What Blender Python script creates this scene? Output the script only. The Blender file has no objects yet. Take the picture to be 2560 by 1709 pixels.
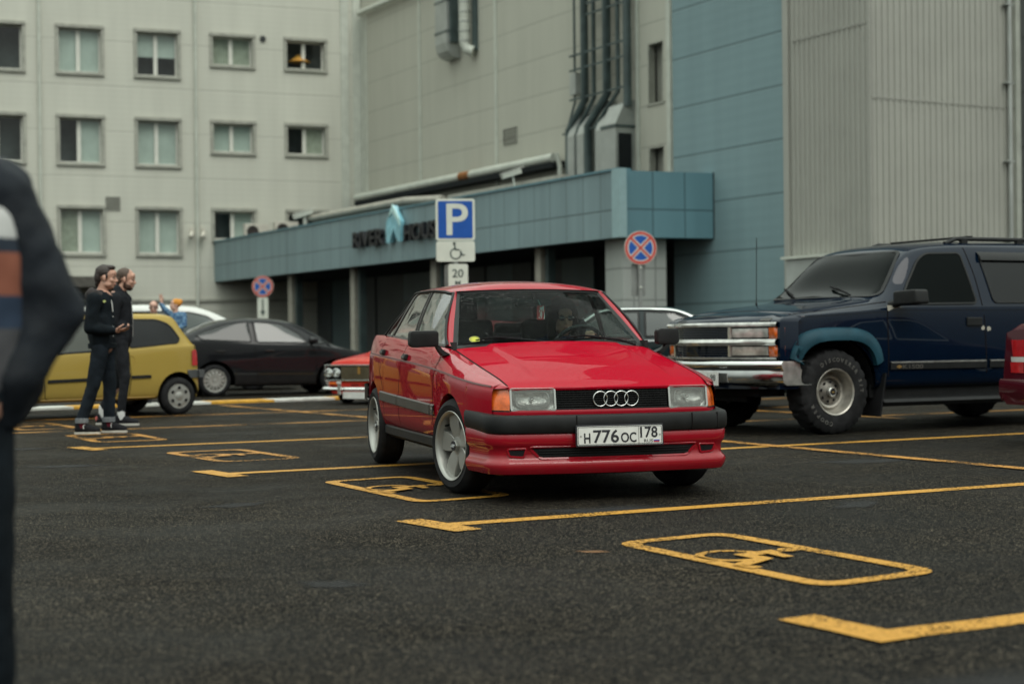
import bpy, bmesh, math, random
from mathutils import Vector, Matrix
from mathutils.bvhtree import BVHTree
random.seed(7)
V = Vector
R = math.radians
SC = bpy.context.scene
COL = SC.collection

# ------------------------------------------------------------------ camera, sky, sun, exposure
cam_data = bpy.data.cameras.new('camera')
cam = bpy.data.objects.new('camera', cam_data)
COL.objects.link(cam)
SC.camera = cam
cam_data.sensor_width = 36.0
cam_data.lens = 56.25
cam_data.clip_end = 2000
cam.matrix_world = (Matrix.Translation((0, 0, 0.95)) @ Matrix.Rotation(R(90 - 0.18), 4, 'X')
                    @ Matrix.Rotation(R(-0.6), 4, 'Z'))
cam_data.dof.use_dof = True
cam_data.dof.focus_distance = 9.9
cam_data.dof.aperture_fstop = 2.0
cam_data.dof.aperture_blades = 8

W = bpy.data.worlds.new("World")
SC.world = W
W.use_nodes = True
wn, wl = W.node_tree.nodes, W.node_tree.links
bg = wn['Background']
sky = wn.new('ShaderNodeTexSky')
sky.sky_type = 'NISHITA'
sky.sun_disc = False
SUN_EL, SUN_AZ = R(52), R(150)
sky.sun_elevation = SUN_EL
sky.sun_rotation = SUN_AZ
sky.dust_density = 4.0
hs = wn.new('ShaderNodeHueSaturation')
hs.inputs['Saturation'].default_value = 0.22
wl.new(sky.outputs[0], hs.inputs['Color'])
# cloud deck over the clear sky: brightest overhead, about a third as bright at the skyline
wtc = wn.new('ShaderNodeTexCoord')
wsp = wn.new('ShaderNodeSeparateXYZ')
wl.new(wtc.outputs['Generated'], wsp.inputs[0])
wmr = wn.new('ShaderNodeMapRange')
wmr.inputs[1].default_value = 0.0
wmr.inputs[2].default_value = 0.95
wmr.inputs[3].default_value = 0.07
wmr.inputs[4].default_value = 1.0
wl.new(wsp.outputs['Z'], wmr.inputs[0])
wnz = wn.new('ShaderNodeTexNoise')
wnz.inputs['Scale'].default_value = 2.2
wnz.inputs['Detail'].default_value = 5
wl.new(wtc.outputs['Generated'], wnz.inputs['Vector'])
wm2 = wn.new('ShaderNodeMapRange')
wm2.inputs[1].default_value = 0.3
wm2.inputs[2].default_value = 0.7
wm2.inputs[3].default_value = 0.8
wm2.inputs[4].default_value = 1.15
wl.new(wnz.outputs['Fac'], wm2.inputs[0])
wmu = wn.new('ShaderNodeMath')
wmu.operation = 'MULTIPLY'
wl.new(wmr.outputs[0], wmu.inputs[0])
wl.new(wm2.outputs[0], wmu.inputs[1])
wcl = wn.new('ShaderNodeVectorMath')
wcl.operation = 'SCALE'
wcl.inputs[0].default_value = (14.5, 16.0, 14.6)
wl.new(wmu.outputs[0], wcl.inputs['Scale'])
mixc = wn.new('ShaderNodeMix')
mixc.data_type = 'RGBA'
mixc.inputs[0].default_value = 0.85
wl.new(hs.outputs[0], mixc.inputs[6])
wl.new(wcl.outputs[0], mixc.inputs[7])
wl.new(mixc.outputs[2], bg.inputs['Color'])
bg.inputs['Strength'].default_value = 0.125

sun_d = bpy.data.lights.new('sun', 'SUN')
sun_d.energy = 0.6
sun_d.angle = R(30)
sun_d.color = (1.0, 0.96, 0.88)
sun = bpy.data.objects.new('sun', sun_d)
COL.objects.link(sun)
sdir = V((math.sin(SUN_AZ) * math.cos(SUN_EL), math.cos(SUN_AZ) * math.cos(SUN_EL), math.sin(SUN_EL)))
sun.rotation_euler = sdir.to_track_quat('Z', 'Y').to_euler()

vs = SC.view_settings
vs.view_transform = 'Standard'
vs.look = 'None'
vs.exposure = 0.42
vs.gamma = 1.0
SC.cycles.max_bounces = 8
SC.cycles.transparent_max_bounces = 16
SC.cycles.caustics_reflective = False
SC.cycles.caustics_refractive = False
SC.cycles.sample_clamp_indirect = 6
SC.cycles.use_denoising = True

# ------------------------------------------------------------------ materials
def new_mat(name):
    m = bpy.data.materials.new(name)
    m.use_nodes = True
    return m, m.node_tree.nodes, m.node_tree.links, m.node_tree.nodes['Principled BSDF']

def c4(c):
    return (c[0], c[1], c[2], 1)

def mat(name, col, rough=0.5, metal=0.0, coat=0.0, var=0.0, vscale=6.0, bump=0.0, bscale=80.0, spec=0.5, col2=None, emit=0.0, alpha=None):
    """principled with optional procedural colour variation and fine bump"""
    m, n, l, b = new_mat(name)
    b.inputs['Base Color'].default_value = c4(col)
    b.inputs['Roughness'].default_value = rough
    b.inputs['Metallic'].default_value = metal
    b.inputs['Coat Weight'].default_value = coat
    b.inputs['Coat Roughness'].default_value = 0.04
    b.inputs['Specular IOR Level'].default_value = spec if rough < .7 or spec != .5 else .12
    tc = n.new('ShaderNodeTexCoord')
    if var > 0:
        nz = n.new('ShaderNodeTexNoise')
        nz.inputs['Scale'].default_value = vscale
        nz.inputs['Detail'].default_value = 6
        l.new(tc.outputs['Object'], nz.inputs['Vector'])
        mx = n.new('ShaderNodeMix'); mx.data_type = 'RGBA'
        k = 1 - var
        mx.inputs[6].default_value = c4([x * k for x in col])
        mx.inputs[7].default_value = c4(col2 if col2 else [min(1, x * (1 + var)) for x in col])
        rp = n.new('ShaderNodeValToRGB')
        rp.color_ramp.elements[0].position = 0.35
        rp.color_ramp.elements[1].position = 0.65
        l.new(nz.outputs['Fac'], rp.inputs[0])
        l.new(rp.outputs[0], mx.inputs[0])
        l.new(mx.outputs[2], b.inputs['Base Color'])
        mr = n.new('ShaderNodeMapRange')
        mr.inputs[3].default_value = max(0.02, rough - 0.08)
        mr.inputs[4].default_value = min(1, rough + 0.08)
        l.new(nz.outputs['Fac'], mr.inputs[0])
        l.new(mr.outputs[0], b.inputs['Roughness'])
    if bump > 0:
        nb = n.new('ShaderNodeTexNoise')
        nb.inputs['Scale'].default_value = bscale
        nb.inputs['Detail'].default_value = 4
        l.new(tc.outputs['Object'], nb.inputs['Vector'])
        bp = n.new('ShaderNodeBump')
        bp.inputs['Strength'].default_value = bump
        bp.inputs['Distance'].default_value = 0.01
        l.new(nb.outputs['Fac'], bp.inputs['Height'])
        l.new(bp.outputs[0], b.inputs['Normal'])
    return m

def drops_height(n, l, scale, lo, hi, vec=None):
    """height field of rain beads: many small round drops"""
    if vec is None:
        vec = n.new('ShaderNodeTexCoord').outputs['Object']
    vo = n.new('ShaderNodeTexVoronoi')
    vo.inputs['Scale'].default_value = scale
    l.new(vec, vo.inputs['Vector'])
    mr = n.new('ShaderNodeMapRange')
    mr.interpolation_type = 'SMOOTHSTEP'
    mr.inputs[1].default_value = hi
    mr.inputs[2].default_value = lo
    l.new(vo.outputs['Distance'], mr.inputs[0])
    return mr.outputs[0]

def paint(name, col, rough=0.35, metal=0.0, drops=False, coat=0.8, var=0.06, coat_ior=1.4, bead=0.4):
    m, n, l, b = new_mat(name)
    tc = n.new('ShaderNodeTexCoord')
    nz = n.new('ShaderNodeTexNoise'); nz.inputs['Scale'].default_value = 2.5; nz.inputs['Detail'].default_value = 5
    l.new(tc.outputs['Object'], nz.inputs['Vector'])
    mx = n.new('ShaderNodeMix'); mx.data_type = 'RGBA'
    mx.inputs[6].default_value = c4([x * (1 - var) for x in col])
    mx.inputs[7].default_value = c4([x * (1 + var) for x in col])
    l.new(nz.outputs['Fac'], mx.inputs[0])
    # road film low on the body
    sp = n.new('ShaderNodeSeparateXYZ'); l.new(tc.outputs['Object'], sp.inputs[0])
    mr = n.new('ShaderNodeMapRange'); mr.inputs[1].default_value = 0.5; mr.inputs[2].default_value = 0.2
    mr.inputs[3].default_value = 0.0; mr.inputs[4].default_value = 0.22
    l.new(sp.outputs['Z'], mr.inputs[0])
    ml = n.new('ShaderNodeMath'); ml.operation = 'MULTIPLY'
    n2 = n.new('ShaderNodeTexNoise'); n2.inputs['Scale'].default_value = 14; n2.inputs['Detail'].default_value = 8
    l.new(tc.outputs['Object'], n2.inputs['Vector'])
    l.new(mr.outputs[0], ml.inputs[0]); l.new(n2.outputs['Fac'], ml.inputs[1])
    md = n.new('ShaderNodeMix'); md.data_type = 'RGBA'
    md.inputs[7].default_value = (0.09, 0.07, 0.055, 1)
    l.new(mx.outputs[2], md.inputs[6]); l.new(ml.outputs[0], md.inputs[0])
    l.new(md.outputs[2], b.inputs['Base Color'])
    b.inputs['Roughness'].default_value = rough
    b.inputs['Metallic'].default_value = metal
    b.inputs['Coat Weight'].default_value = coat
    b.inputs['Coat Roughness'].default_value = 0.02
    b.inputs['Coat IOR'].default_value = coat_ior
    b.inputs['Specular IOR Level'].default_value = 0.0
    if drops:
        h1 = drops_height(n, l, 70, 0.12, 0.30)
        h2 = drops_height(n, l, 150, 0.10, 0.27)
        ad = n.new('ShaderNodeMath'); ad.operation = 'MAXIMUM'
        l.new(h1, ad.inputs[0]); l.new(h2, ad.inputs[1])
        # beads sit on the upper, flatter surfaces
        ge = n.new('ShaderNodeNewGeometry'); sg = n.new('ShaderNodeSeparateXYZ'); l.new(ge.outputs['Normal'], sg.inputs[0])
        ms = n.new('ShaderNodeMapRange'); ms.inputs[1].default_value = -0.1; ms.inputs[2].default_value = 0.6
        ms.inputs[3].default_value = 0.25; ms.inputs[4].default_value = 1.0
        l.new(sg.outputs['Z'], ms.inputs[0])
        m2 = n.new('ShaderNodeMath'); m2.operation = 'MULTIPLY'
        l.new(ad.outputs[0], m2.inputs[0]); l.new(ms.outputs[0], m2.inputs[1])
        bp = n.new('ShaderNodeBump'); bp.inputs['Strength'].default_value = bead; bp.inputs['Distance'].default_value = 0.0010
        l.new(m2.outputs[0], bp.inputs['Height'])
        l.new(bp.outputs[0], b.inputs['Normal']); l.new(bp.outputs[0], b.inputs['Coat Normal'])
    return m

def glass(name, tint=(0.75, 0.85, 0.8), ior=1.5, drops=0.0, opaque=0.0, dark=(0.02, 0.025, 0.03), band=None, rough=0.0, gain=None):
    """thin pane: see-through with fresnel reflection. band=(z0,z1,tint) is a real shade band at the top."""
    m, n, l, b = new_mat(name)
    n.remove(b)
    out = n['Material Output']
    tr = n.new('ShaderNodeBsdfTransparent')
    tr.inputs[0].default_value = c4(tint)
    tc = n.new('ShaderNodeTexCoord')
    if band:
        sp = n.new('ShaderNodeSeparateXYZ'); l.new(tc.outputs['Object'], sp.inputs[0])
        mr = n.new('ShaderNodeMapRange'); mr.inputs[1].default_value = band[0]; mr.inputs[2].default_value = band[1]
        mr.interpolation_type = 'SMOOTHSTEP'
        l.new(sp.outputs['Z'], mr.inputs[0])
        mx = n.new('ShaderNodeMix'); mx.data_type = 'RGBA'
        mx.inputs[6].default_value = c4(tint); mx.inputs[7].default_value = c4(band[2])
        l.new(mr.outputs[0], mx.inputs[0]); l.new(mx.outputs[2], tr.inputs[0])
    base = tr.outputs[0]
    if opaque > 0:
        df = n.new('ShaderNodeBsdfDiffuse'); df.inputs[0].default_value = c4(dark)
        mo = n.new('ShaderNodeMixShader'); mo.inputs[0].default_value = opaque
        l.new(tr.outputs[0], mo.inputs[1]); l.new(df.outputs[0], mo.inputs[2])
        base = mo.outputs[0]
    gl = n.new('ShaderNodeBsdfGlossy'); gl.inputs['Roughness'].default_value = rough
    # Schlick reflectance from |N.I|, the same from both faces of the thin pane
    ge = n.new('ShaderNodeNewGeometry')
    dt = n.new('ShaderNodeVectorMath'); dt.operation = 'DOT_PRODUCT'
    l.new(ge.outputs['Normal'], dt.inputs[0]); l.new(ge.outputs['Incoming'], dt.inputs[1])
    def mth(op, a, b_=None):
        q = n.new('ShaderNodeMath'); q.operation = op
        for i, x in enumerate((a, b_)):
            if x is None: continue
            if isinstance(x, (int, float)): q.inputs[i].default_value = x
            else: l.new(x, q.inputs[i])
        return q.outputs[0]
    f0 = ((ior - 1) / (ior + 1)) ** 2
    frs = mth('ADD', mth('MULTIPLY', mth('POWER', mth('SUBTRACT', 1.0, mth('ABSOLUTE', dt.outputs['Value'])), 5.0), 1 - f0), f0)
    ms = n.new('ShaderNodeMixShader')
    if gain:
        pw = n.new('ShaderNodeMath'); pw.operation = 'POWER'; pw.inputs[1].default_value = gain; l.new(frs, pw.inputs[0]); frs = pw.outputs[0]
    l.new(frs, ms.inputs[0]); l.new(base, ms.inputs[1]); l.new(gl.outputs[0], ms.inputs[2])
    last = ms.outputs[0]
    if drops > 0:
        h = drops_height(n, l, 85, 0.10, 0.30)
        h2 = drops_height(n, l, 190, 0.08, 0.28)
        mxx = n.new('ShaderNodeMath'); mxx.operation = 'MAXIMUM'; l.new(h, mxx.inputs[0]); l.new(h2, mxx.inputs[1])
        nz = n.new('ShaderNodeTexNoise'); nz.inputs['Scale'].default_value = 3.0; l.new(tc.outputs['Object'], nz.inputs['Vector'])
        mr2 = n.new('ShaderNodeMapRange'); mr2.inputs[1].default_value = 0.42; mr2.inputs[2].default_value = 0.58
        l.new(nz.outputs['Fac'], mr2.inputs[0])
        mu = n.new('ShaderNodeMath'); mu.operation = 'MULTIPLY'; l.new(mxx.outputs[0], mu.inputs[0]); l.new(mr2.outputs[0], mu.inputs[1])
        bp = n.new('ShaderNodeBump'); bp.inputs['Strength'].default_value = drops; bp.inputs['Distance'].default_value = 0.002
        l.new(mu.outputs[0], bp.inputs['Height']); l.new(bp.outputs[0], gl.inputs['Normal'])
        g2 = n.new('ShaderNodeBsdfGlass'); g2.inputs['IOR'].default_value = 1.33; g2.inputs['Roughness'].default_value = 0.05
        l.new(bp.outputs[0], g2.inputs['Normal'])
        m3 = n.new('ShaderNodeMixShader'); mm = n.new('ShaderNodeMath'); mm.operation = 'MULTIPLY'; mm.inputs[1].default_value = 0.5
        l.new(mu.outputs[0], mm.inputs[0]); l.new(mm.outputs[0], m3.inputs[0]); l.new(last, m3.inputs[1]); l.new(g2.outputs[0], m3.inputs[2])
        last = m3.outputs[0]
    l.new(last, out.inputs['Surface'])
    return m

M = {}
M['red'] = paint('red paint', (0.29, 0.0018, 0.012), 0.45, drops=True, coat=0.95, coat_ior=1.5)
M['red_top'] = paint('red paint under rain beads', (0.33, 0.002, 0.014), 0.45, drops=True, coat=0.35, coat_ior=1.4, bead=0.8)
M['black_plastic'] = mat('black plastic', (0.012, 0.0125, 0.013), 0.5, spec=0.22, var=0.2, vscale=9, bump=0.08, bscale=300)
M['black_matte'] = mat('matt black', (0.012, 0.012, 0.013), 0.8, var=0.2)
M['grey_trim'] = mat('grey rubbing strip', (0.055, 0.052, 0.048), 0.42, var=0.15, vscale=8, bump=0.05, bscale=200)
M['seam'] = mat('panel gap', (0.006, 0.004, 0.004), 0.9)
M['rubber'] = mat('tyre rubber', (0.016, 0.016, 0.017), 0.72, var=0.3, vscale=12, bump=0.25, bscale=120)
M['alloy'] = mat('silver alloy', (0.36, 0.355, 0.33), 0.36, metal=0.55, var=0.06, vscale=10)
M['alloy_dark'] = mat('brake dark metal', (0.05, 0.05, 0.05), 0.5, metal=0.6, var=0.2)
M['chrome'] = mat('chrome', (0.66, 0.67, 0.66), 0.09, metal=1.0, var=0.08, vscale=5)
M['chrome_dull'] = mat('weathered chrome', (0.56, 0.555, 0.53), 0.2, metal=0.7, var=0.18, vscale=14)
M['orange_lens'] = mat('orange lens', (0.72, 0.13, 0.015), 0.12, coat=1.0, var=0.25, vscale=22, bump=0.25, bscale=140)
M['red_lens'] = mat('red lens', (0.42, 0.012, 0.015), 0.15, coat=1.0, var=0.15, vscale=20)
M['white_lens'] = mat('white lens', (0.55, 0.52, 0.5), 0.2, coat=1.0, var=0.1)
M['interior'] = mat('dark cabin trim', (0.028, 0.028, 0.029), 0.75, var=0.2, vscale=8, bump=0.1)
M['seat'] = mat('seat cloth', (0.035, 0.034, 0.036), 0.9, var=0.2, vscale=30, bump=0.2, bscale=200)
M['headliner'] = mat('grey headlining', (0.16, 0.16, 0.15), 0.9, var=0.1)
M['plate_white'] = mat('plate white', (0.62, 0.62, 0.59), 0.35, var=0.06, vscale=20)
M['plate_black'] = mat('plate black', (0.012, 0.012, 0.016), 0.4, var=0.2)
M['flag_white'] = mat('flag white', (0.7, 0.7, 0.7), 0.4, var=0.03)
M['flag_blue'] = mat('flag blue', (0.03, 0.06, 0.32), 0.4, var=0.05)
M['flag_red'] = mat('flag red', (0.42, 0.02, 0.03), 0.4, var=0.05)
M['mirror'] = mat('mirror glass', (0.75, 0.77, 0.78), 0.02, metal=1.0)
M['pane_dark'] = glass('dark car glass', (0.10, 0.12, 0.12), 1.5, opaque=0.55, dark=(0.012, 0.016, 0.017))
M['pane_clear'] = glass('car glass', (0.30, 0.36, 0.34), 1.7, opaque=0.35, dark=(0.03, 0.04, 0.038), gain=.9)
M['pane_tint'] = glass('tinted glass', (0.03, 0.035, 0.035), 1.45, opaque=0.8, dark=(0.008, 0.009, 0.010))

# ------------------------------------------------------------------ objects and meshes
def link(o, parent=None):
    COL.objects.link(o)
    if parent is not None:
        o.parent = parent
    return o

def tag(o, label=None, cat=None, group=None, kind=None):
    if label: o['label'] = label
    if cat: o['category'] = cat
    if group: o['group'] = group
    if kind: o['kind'] = kind
    return o

def thing(name, label, cat, loc=(0, 0, 0), rz=0.0, group=None):
    o = bpy.data.objects.new(name, None)
    o.empty_display_size = 0.2
    link(o)
    o.location = loc
    o.rotation_euler = (0, 0, rz)
    return tag(o, label, cat, group)

def empty_part(name, parent, loc=(0, 0, 0), rot=(0, 0, 0)):
    o = bpy.data.objects.new(name, None)
    link(o, parent)
    o.location = loc
    o.rotation_euler = rot
    return o

class MB:
    """collects shapes and links them as ONE mesh object"""
    def __init__(s):
        s.v, s.f, s.m = [], [], []
    def add(s, vs, fs, mi=0):
        k = len(s.v)
        s.v += [tuple(v) for v in vs]
        s.f += [tuple(i + k for i in f) for f in fs]
        s.m += [mi] * len(fs)
        return s
    def box(s, c, d, rot=None, mi=0):
        x, y, z = [a / 2 for a in d]
        vs = [V((sx * x, sy * y, sz * z)) for sz in (-1, 1) for sx, sy in ((-1, -1), (1, -1), (1, 1), (-1, 1))]
        if rot is not None:
            vs = [rot @ v for v in vs]
        vs = [v + V(c) for v in vs]
        return s.add(vs, [(3, 2, 1, 0), (4, 5, 6, 7), (0, 1, 5, 4), (1, 2, 6, 5), (2, 3, 7, 6), (3, 0, 4, 7)], mi)
    def bx(s, x0, x1, y0, y1, z0, z1, mi=0):
        return s.box(((x0 + x1) / 2, (y0 + y1) / 2, (z0 + z1) / 2), (abs(x1 - x0), abs(y1 - y0), abs(z1 - z0)), None, mi)
    def grid(s, rows, mi=0, cu=False, cv=False):
        nr, nc = len(rows), len(rows[0])
        vs = [p for r in rows for p in r]
        fs = []
        for i in range(nr if cu else nr - 1):
            for j in range(nc if cv else nc - 1):
                a, b = i * nc + j, i * nc + (j + 1) % nc
                c, d = ((i + 1) % nr) * nc + (j + 1) % nc, ((i + 1) % nr) * nc + j
                fs.append((a, b, c, d))
        return s.add(vs, fs, mi)
    def tube(s, path, r, n=10, mi=0, caps=True):
        path = [V(p) for p in path]
        rs = r if isinstance(r, (list, tuple)) else [r] * len(path)
        rows = []
        up = None
        for i, p in enumerate(path):
            t = (path[min(i + 1, len(path) - 1)] - path[max(i - 1, 0)]).normalized()
            if up is None:
                up = V((0, 0, 1)) if abs(t.z) < 0.9 else V((1, 0, 0))
            a = t.cross(up).normalized()
            b = a.cross(t).normalized()
            up = b
            rows.append([p + (a * math.cos(2 * math.pi * k / n) + b * math.sin(2 * math.pi * k / n)) * rs[i] for k in range(n)])
        s.grid(rows, mi, cv=True)
        if caps:
            for row, rev in ((rows[0], False), (rows[-1], True)):
                f = tuple(range(n))
                s.add(row, [f if not rev else f[::-1]], mi)
        return s
    def lathe(s, prof, n=32, axis='Y', o=(0, 0, 0), mi=0, mod=None):
        """prof = [(radius, along)]"""
        rows = []
        for (r, a) in prof:
            row = []
            for k in range(n):
                t = 2 * math.pi * k / n
                rr = r + (mod(r, a, k) if mod else 0)
                x, y = rr * math.cos(t), rr * math.sin(t)
                p = {'Y': (x, a, y), 'Z': (x, y, a), 'X': (a, x, y)}[axis]
                row.append(V(p) + V(o))
            rows.append(row)
        return s.grid(rows, mi, cv=True)
    def prism(s, poly, h0, h1, fn, mi=0):
        """poly in 2-D, extruded from h0 to h1; fn(a,b,h) -> 3-D"""
        n = len(poly)
        vs = [fn(a, b, h0) for a, b in poly] + [fn(a, b, h1) for a, b in poly]
        fs = [tuple(range(n))[::-1], tuple(range(n, 2 * n))] + [(i, (i + 1) % n, n + (i + 1) % n, n + i) for i in range(n)]
        return s.add(vs, fs, mi)
    def ball(s, c, r, n=14, mi=0, rot=None):
        if not isinstance(r, (list, tuple)): r = (r, r, r)
        rows = []
        for i in range(n // 2 + 1):
            t = math.pi * i / (n // 2)
            st = max(math.sin(t), 1e-4)
            row = []
            for k in range(n):
                p = V((r[0] * st * math.cos(2 * math.pi * k / n), r[1] * st * math.sin(2 * math.pi * k / n), r[2] * math.cos(t)))
                if rot is not None: p = rot @ p
                row.append(p + V(c))
            rows.append(row)
        return s.grid(rows[::-1], mi, cv=True)
    def cap(s, p0, p1, r0, r1, n=12, mi=0):
        """tapered capsule"""
        p0, p1 = V(p0), V(p1)
        d = (p1 - p0)
        L = max(d.length, 1e-6)
        t = d / L
        up = V((0, 0, 1)) if abs(t.z) < 0.9 else V((1, 0, 0))
        a = t.cross(up).normalized(); b = t.cross(a).normalized()
        rows = []
        st = []
        for i in range(5):
            q = math.pi / 2 * (1 - i / 4)
            st.append((p0 - t * r0 * math.sin(q), max(r0 * math.cos(q), 1e-4)))
        for i in range(5):
            q = math.pi / 2 * i / 4
            st.append((p1 + t * r1 * math.sin(q), max(r1 * math.cos(q), 1e-4)))
        for c, r in st:
            rows.append([c + (a * math.cos(2 * math.pi * k / n) + b * math.sin(2 * math.pi * k / n)) * r for k in range(n)])
        return s.grid(rows, mi, cv=True)
    def mesh(s, name='mesh'):
        me = bpy.data.meshes.new(name)
        me.from_pydata(s.v, [], s.f)
        me.validate()
        return me
    def build(s, name, m, parent=None, smooth=None, bevel=0.0, normals=True, seg=2):
        me = s.mesh(name)
        mats = m if isinstance(m, (list, tuple)) else [m]
        for x in mats: me.materials.append(x)
        if len(mats) > 1 and len(me.polygons) == len(s.m):
            me.polygons.foreach_set('material_index', s.m)
        return finish(me, name, parent, smooth, bevel, normals, seg)

def finish(me, name, parent=None, smooth=None, bevel=0.0, normals=True, seg=2):
    if normals or bevel:
        bm = bmesh.new(); bm.from_mesh(me)
        bmesh.ops.remove_doubles(bm, verts=bm.verts, dist=1e-5)
        if bevel:
            es = [e for e in bm.edges if len(e.link_faces) == 2 and e.calc_face_angle(0) > R(35)]
            bmesh.ops.bevel(bm, geom=es, offset=bevel, segments=seg, profile=0.6, affect='EDGES', clamp_overlap=True)
        bmesh.ops.recalc_face_normals(bm, faces=bm.faces)
        bm.to_mesh(me); bm.free()
    if smooth:
        me.polygons.foreach_set('use_smooth', [True] * len(me.polygons))
        me.set_sharp_from_angle(angle=R(smooth))
    o = bpy.data.objects.new(name, me)
    link(o, parent)
    return o

def text_verts(s, size=1.0, weight=0.0, outline=0.0, align='CENTER', extrude=0.0, space=1.0):
    cu = bpy.data.curves.new('t', 'FONT')
    cu.body = s; cu.size = size; cu.align_x = align; cu.align_y = 'BOTTOM_BASELINE'
    cu.offset = weight; cu.extrude = extrude; cu.resolution_u = 4; cu.space_character = space
    if outline:
        cu.fill_mode = 'NONE'; cu.bevel_depth = outline; cu.bevel_resolution = 1
    o = bpy.data.objects.new('t', cu)
    COL.objects.link(o)
    dg = bpy.context.evaluated_depsgraph_get()
    me = bpy.data.meshes.new_from_object(o.evaluated_get(dg))
    vs = [v.co.copy() for v in me.vertices]; fs = [tuple(p.vertices) for p in me.polygons]
    bpy.data.objects.remove(o); bpy.data.curves.remove(cu); bpy.data.meshes.remove(me)
    return vs, fs

def text_into(mb, s, size, fn, mi=0, fit=None, **k):
    """fit=(x0,x1,h): scale the string to that box"""
    vs, fs = text_verts(s, 1.0 if fit else size, **k)
    if fit:
        x0 = min(v.x for v in vs); x1 = max(v.x for v in vs); y0 = min(v.y for v in vs); y1 = max(v.y for v in vs)
        sx = (fit[1] - fit[0]) / (x1 - x0); sy = fit[2] / (y1 - y0)
        vs = [V((fit[0] + (v.x - x0) * sx, (v.y - y0) * sy, v.z)) for v in vs]
    mb.add([fn(v) for v in vs], fs, mi)

def lerp(a, b, t): return a + (b - a) * t
def sstep(a, b, x):
    t = min(1, max(0, (x - a) / (b - a))); return t * t * (3 - 2 * t)
def pl(tab):
    """smooth monotone interpolation through a table of (x, v...)"""
    tab = sorted(tab)
    xs = [t[0] for t in tab]; n = len(tab); k = len(tab[0]) - 1
    sl = []
    for j in range(k):
        d = [(tab[i + 1][j + 1] - tab[i][j + 1]) / (xs[i + 1] - xs[i]) for i in range(n - 1)]
        m = [d[0]] + [0 if d[i - 1] * d[i] <= 0 else 2 * d[i - 1] * d[i] / (d[i - 1] + d[i]) for i in range(1, n - 1)] + [d[-1]]
        sl.append(m)
    def f(x):
        if x <= xs[0]: r = tab[0][1:]
        elif x >= xs[-1]: r = tab[-1][1:]
        else:
            i = max(q for q in range(n - 1) if xs[q] <= x)
            h = xs[i + 1] - xs[i]; t = (x - xs[i]) / h
            r = []
            for j in range(k):
                a, b = tab[i][j + 1], tab[i + 1][j + 1]
                r.append((2*t**3 - 3*t*t + 1) * a + (t**3 - 2*t*t + t) * h * sl[j][i] + (-2*t**3 + 3*t*t) * b + (t**3 - t*t) * h * sl[j][i + 1])
            r = tuple(r)
        return r[0] if k == 1 else tuple(r)
    return f
def catmull(pts, n):
    """dense curve through control points (2-D or 3-D tuples)"""
    out = []
    P = [pts[0]] + list(pts) + [pts[-1]]
    for i in range(1, len(P) - 2):
        for q in range(n):
            t = q / n
            out.append(tuple(0.5 * (2*P[i][k] + (P[i+1][k]-P[i-1][k])*t + (2*P[i-1][k]-5*P[i][k]+4*P[i+1][k]-P[i+2][k])*t*t + (3*P[i][k]-P[i-1][k]-3*P[i+1][k]+P[i+2][k])*t**3) for k in range(len(P[i]))))
    out.append(tuple(pts[-1]))
    return out
def rnd_poly(poly, r, n=5):
    """2-D polygon with rounded corners"""
    out = []
    N = len(poly)
    for i in range(N):
        p, a, b = V(poly[i]), V(poly[i - 1]), V(poly[(i + 1) % N])
        rr = r[i] if isinstance(r, (list, tuple)) else r
        ra = min(rr, (a - p).length * 0.45, (b - p).length * 0.45)
        s, e = p + (a - p).normalized() * ra, p + (b - p).normalized() * ra
        for q in range(n + 1):
            t = q / n
            v = s * (1 - t) ** 2 + p * 2 * t * (1 - t) + e * t * t
            out.append((v.x, v.y))
    return out
def scan(poly, nx=24, ny=8):
    """grid rows of 2-D points filling a polygon that is single-valued along its first axis"""
    xs = [p[0] for p in poly]
    x0, x1 = min(xs), max(xs)
    rows = []
    for i in range(nx + 1):
        t = 0.5 - 0.5 * math.cos(math.pi * i / nx)
        x = lerp(x0 + 1e-4, x1 - 1e-4, 0.5 * t + 0.5 * i / nx)
        hit = []
        for k in range(len(poly)):
            a, b = poly[k], poly[(k + 1) % len(poly)]
            if (a[0] <= x < b[0]) or (b[0] <= x < a[0]):
                hit.append(a[1] + (b[1] - a[1]) * (x - a[0]) / (b[0] - a[0]))
        if len(hit) < 2: continue
        lo, hi = min(hit), max(hit)
        rows.append([(x, lerp(lo, hi, j / ny)) for j in range(ny + 1)])
    return rows
def bvh_of(o):
    me = o.data
    return BVHTree.FromPolygons([v.co.copy() for v in me.vertices], [tuple(p.vertices) for p in me.polygons])
def cast_side(bvh, side):
    """projector (x,z,off) -> point on a body's side seen along y; side=+1 left, -1 right"""
    def f(x, z, off=0.004):
        loc, nor, i, d = bvh.ray_cast(V((x, 4 * side, z)), V((0, -side, 0)))
        if loc is None: return V((x, 0, z)), V((0, side, 0))
        if nor.y * side < 0: nor = -nor
        return loc + nor * off, nor
    return f
def cast_dir(bvh, org, d):
    def f(a, b, off=0.004):
        o = org(a, b)
        loc, nor, i, dd = bvh.ray_cast(o, d)
        if loc is None: return o + d * 4, -d
        if nor.dot(d) > 0: nor = -nor
        return loc + nor * off, nor
    return f
def panel(proj, poly, off=0.004, nx=24, ny=8):
    mb = MB()
    mb.grid([[proj(a, b, off)[0] for a, b in row] for row in scan(poly, nx, ny)])
    return mb
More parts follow.
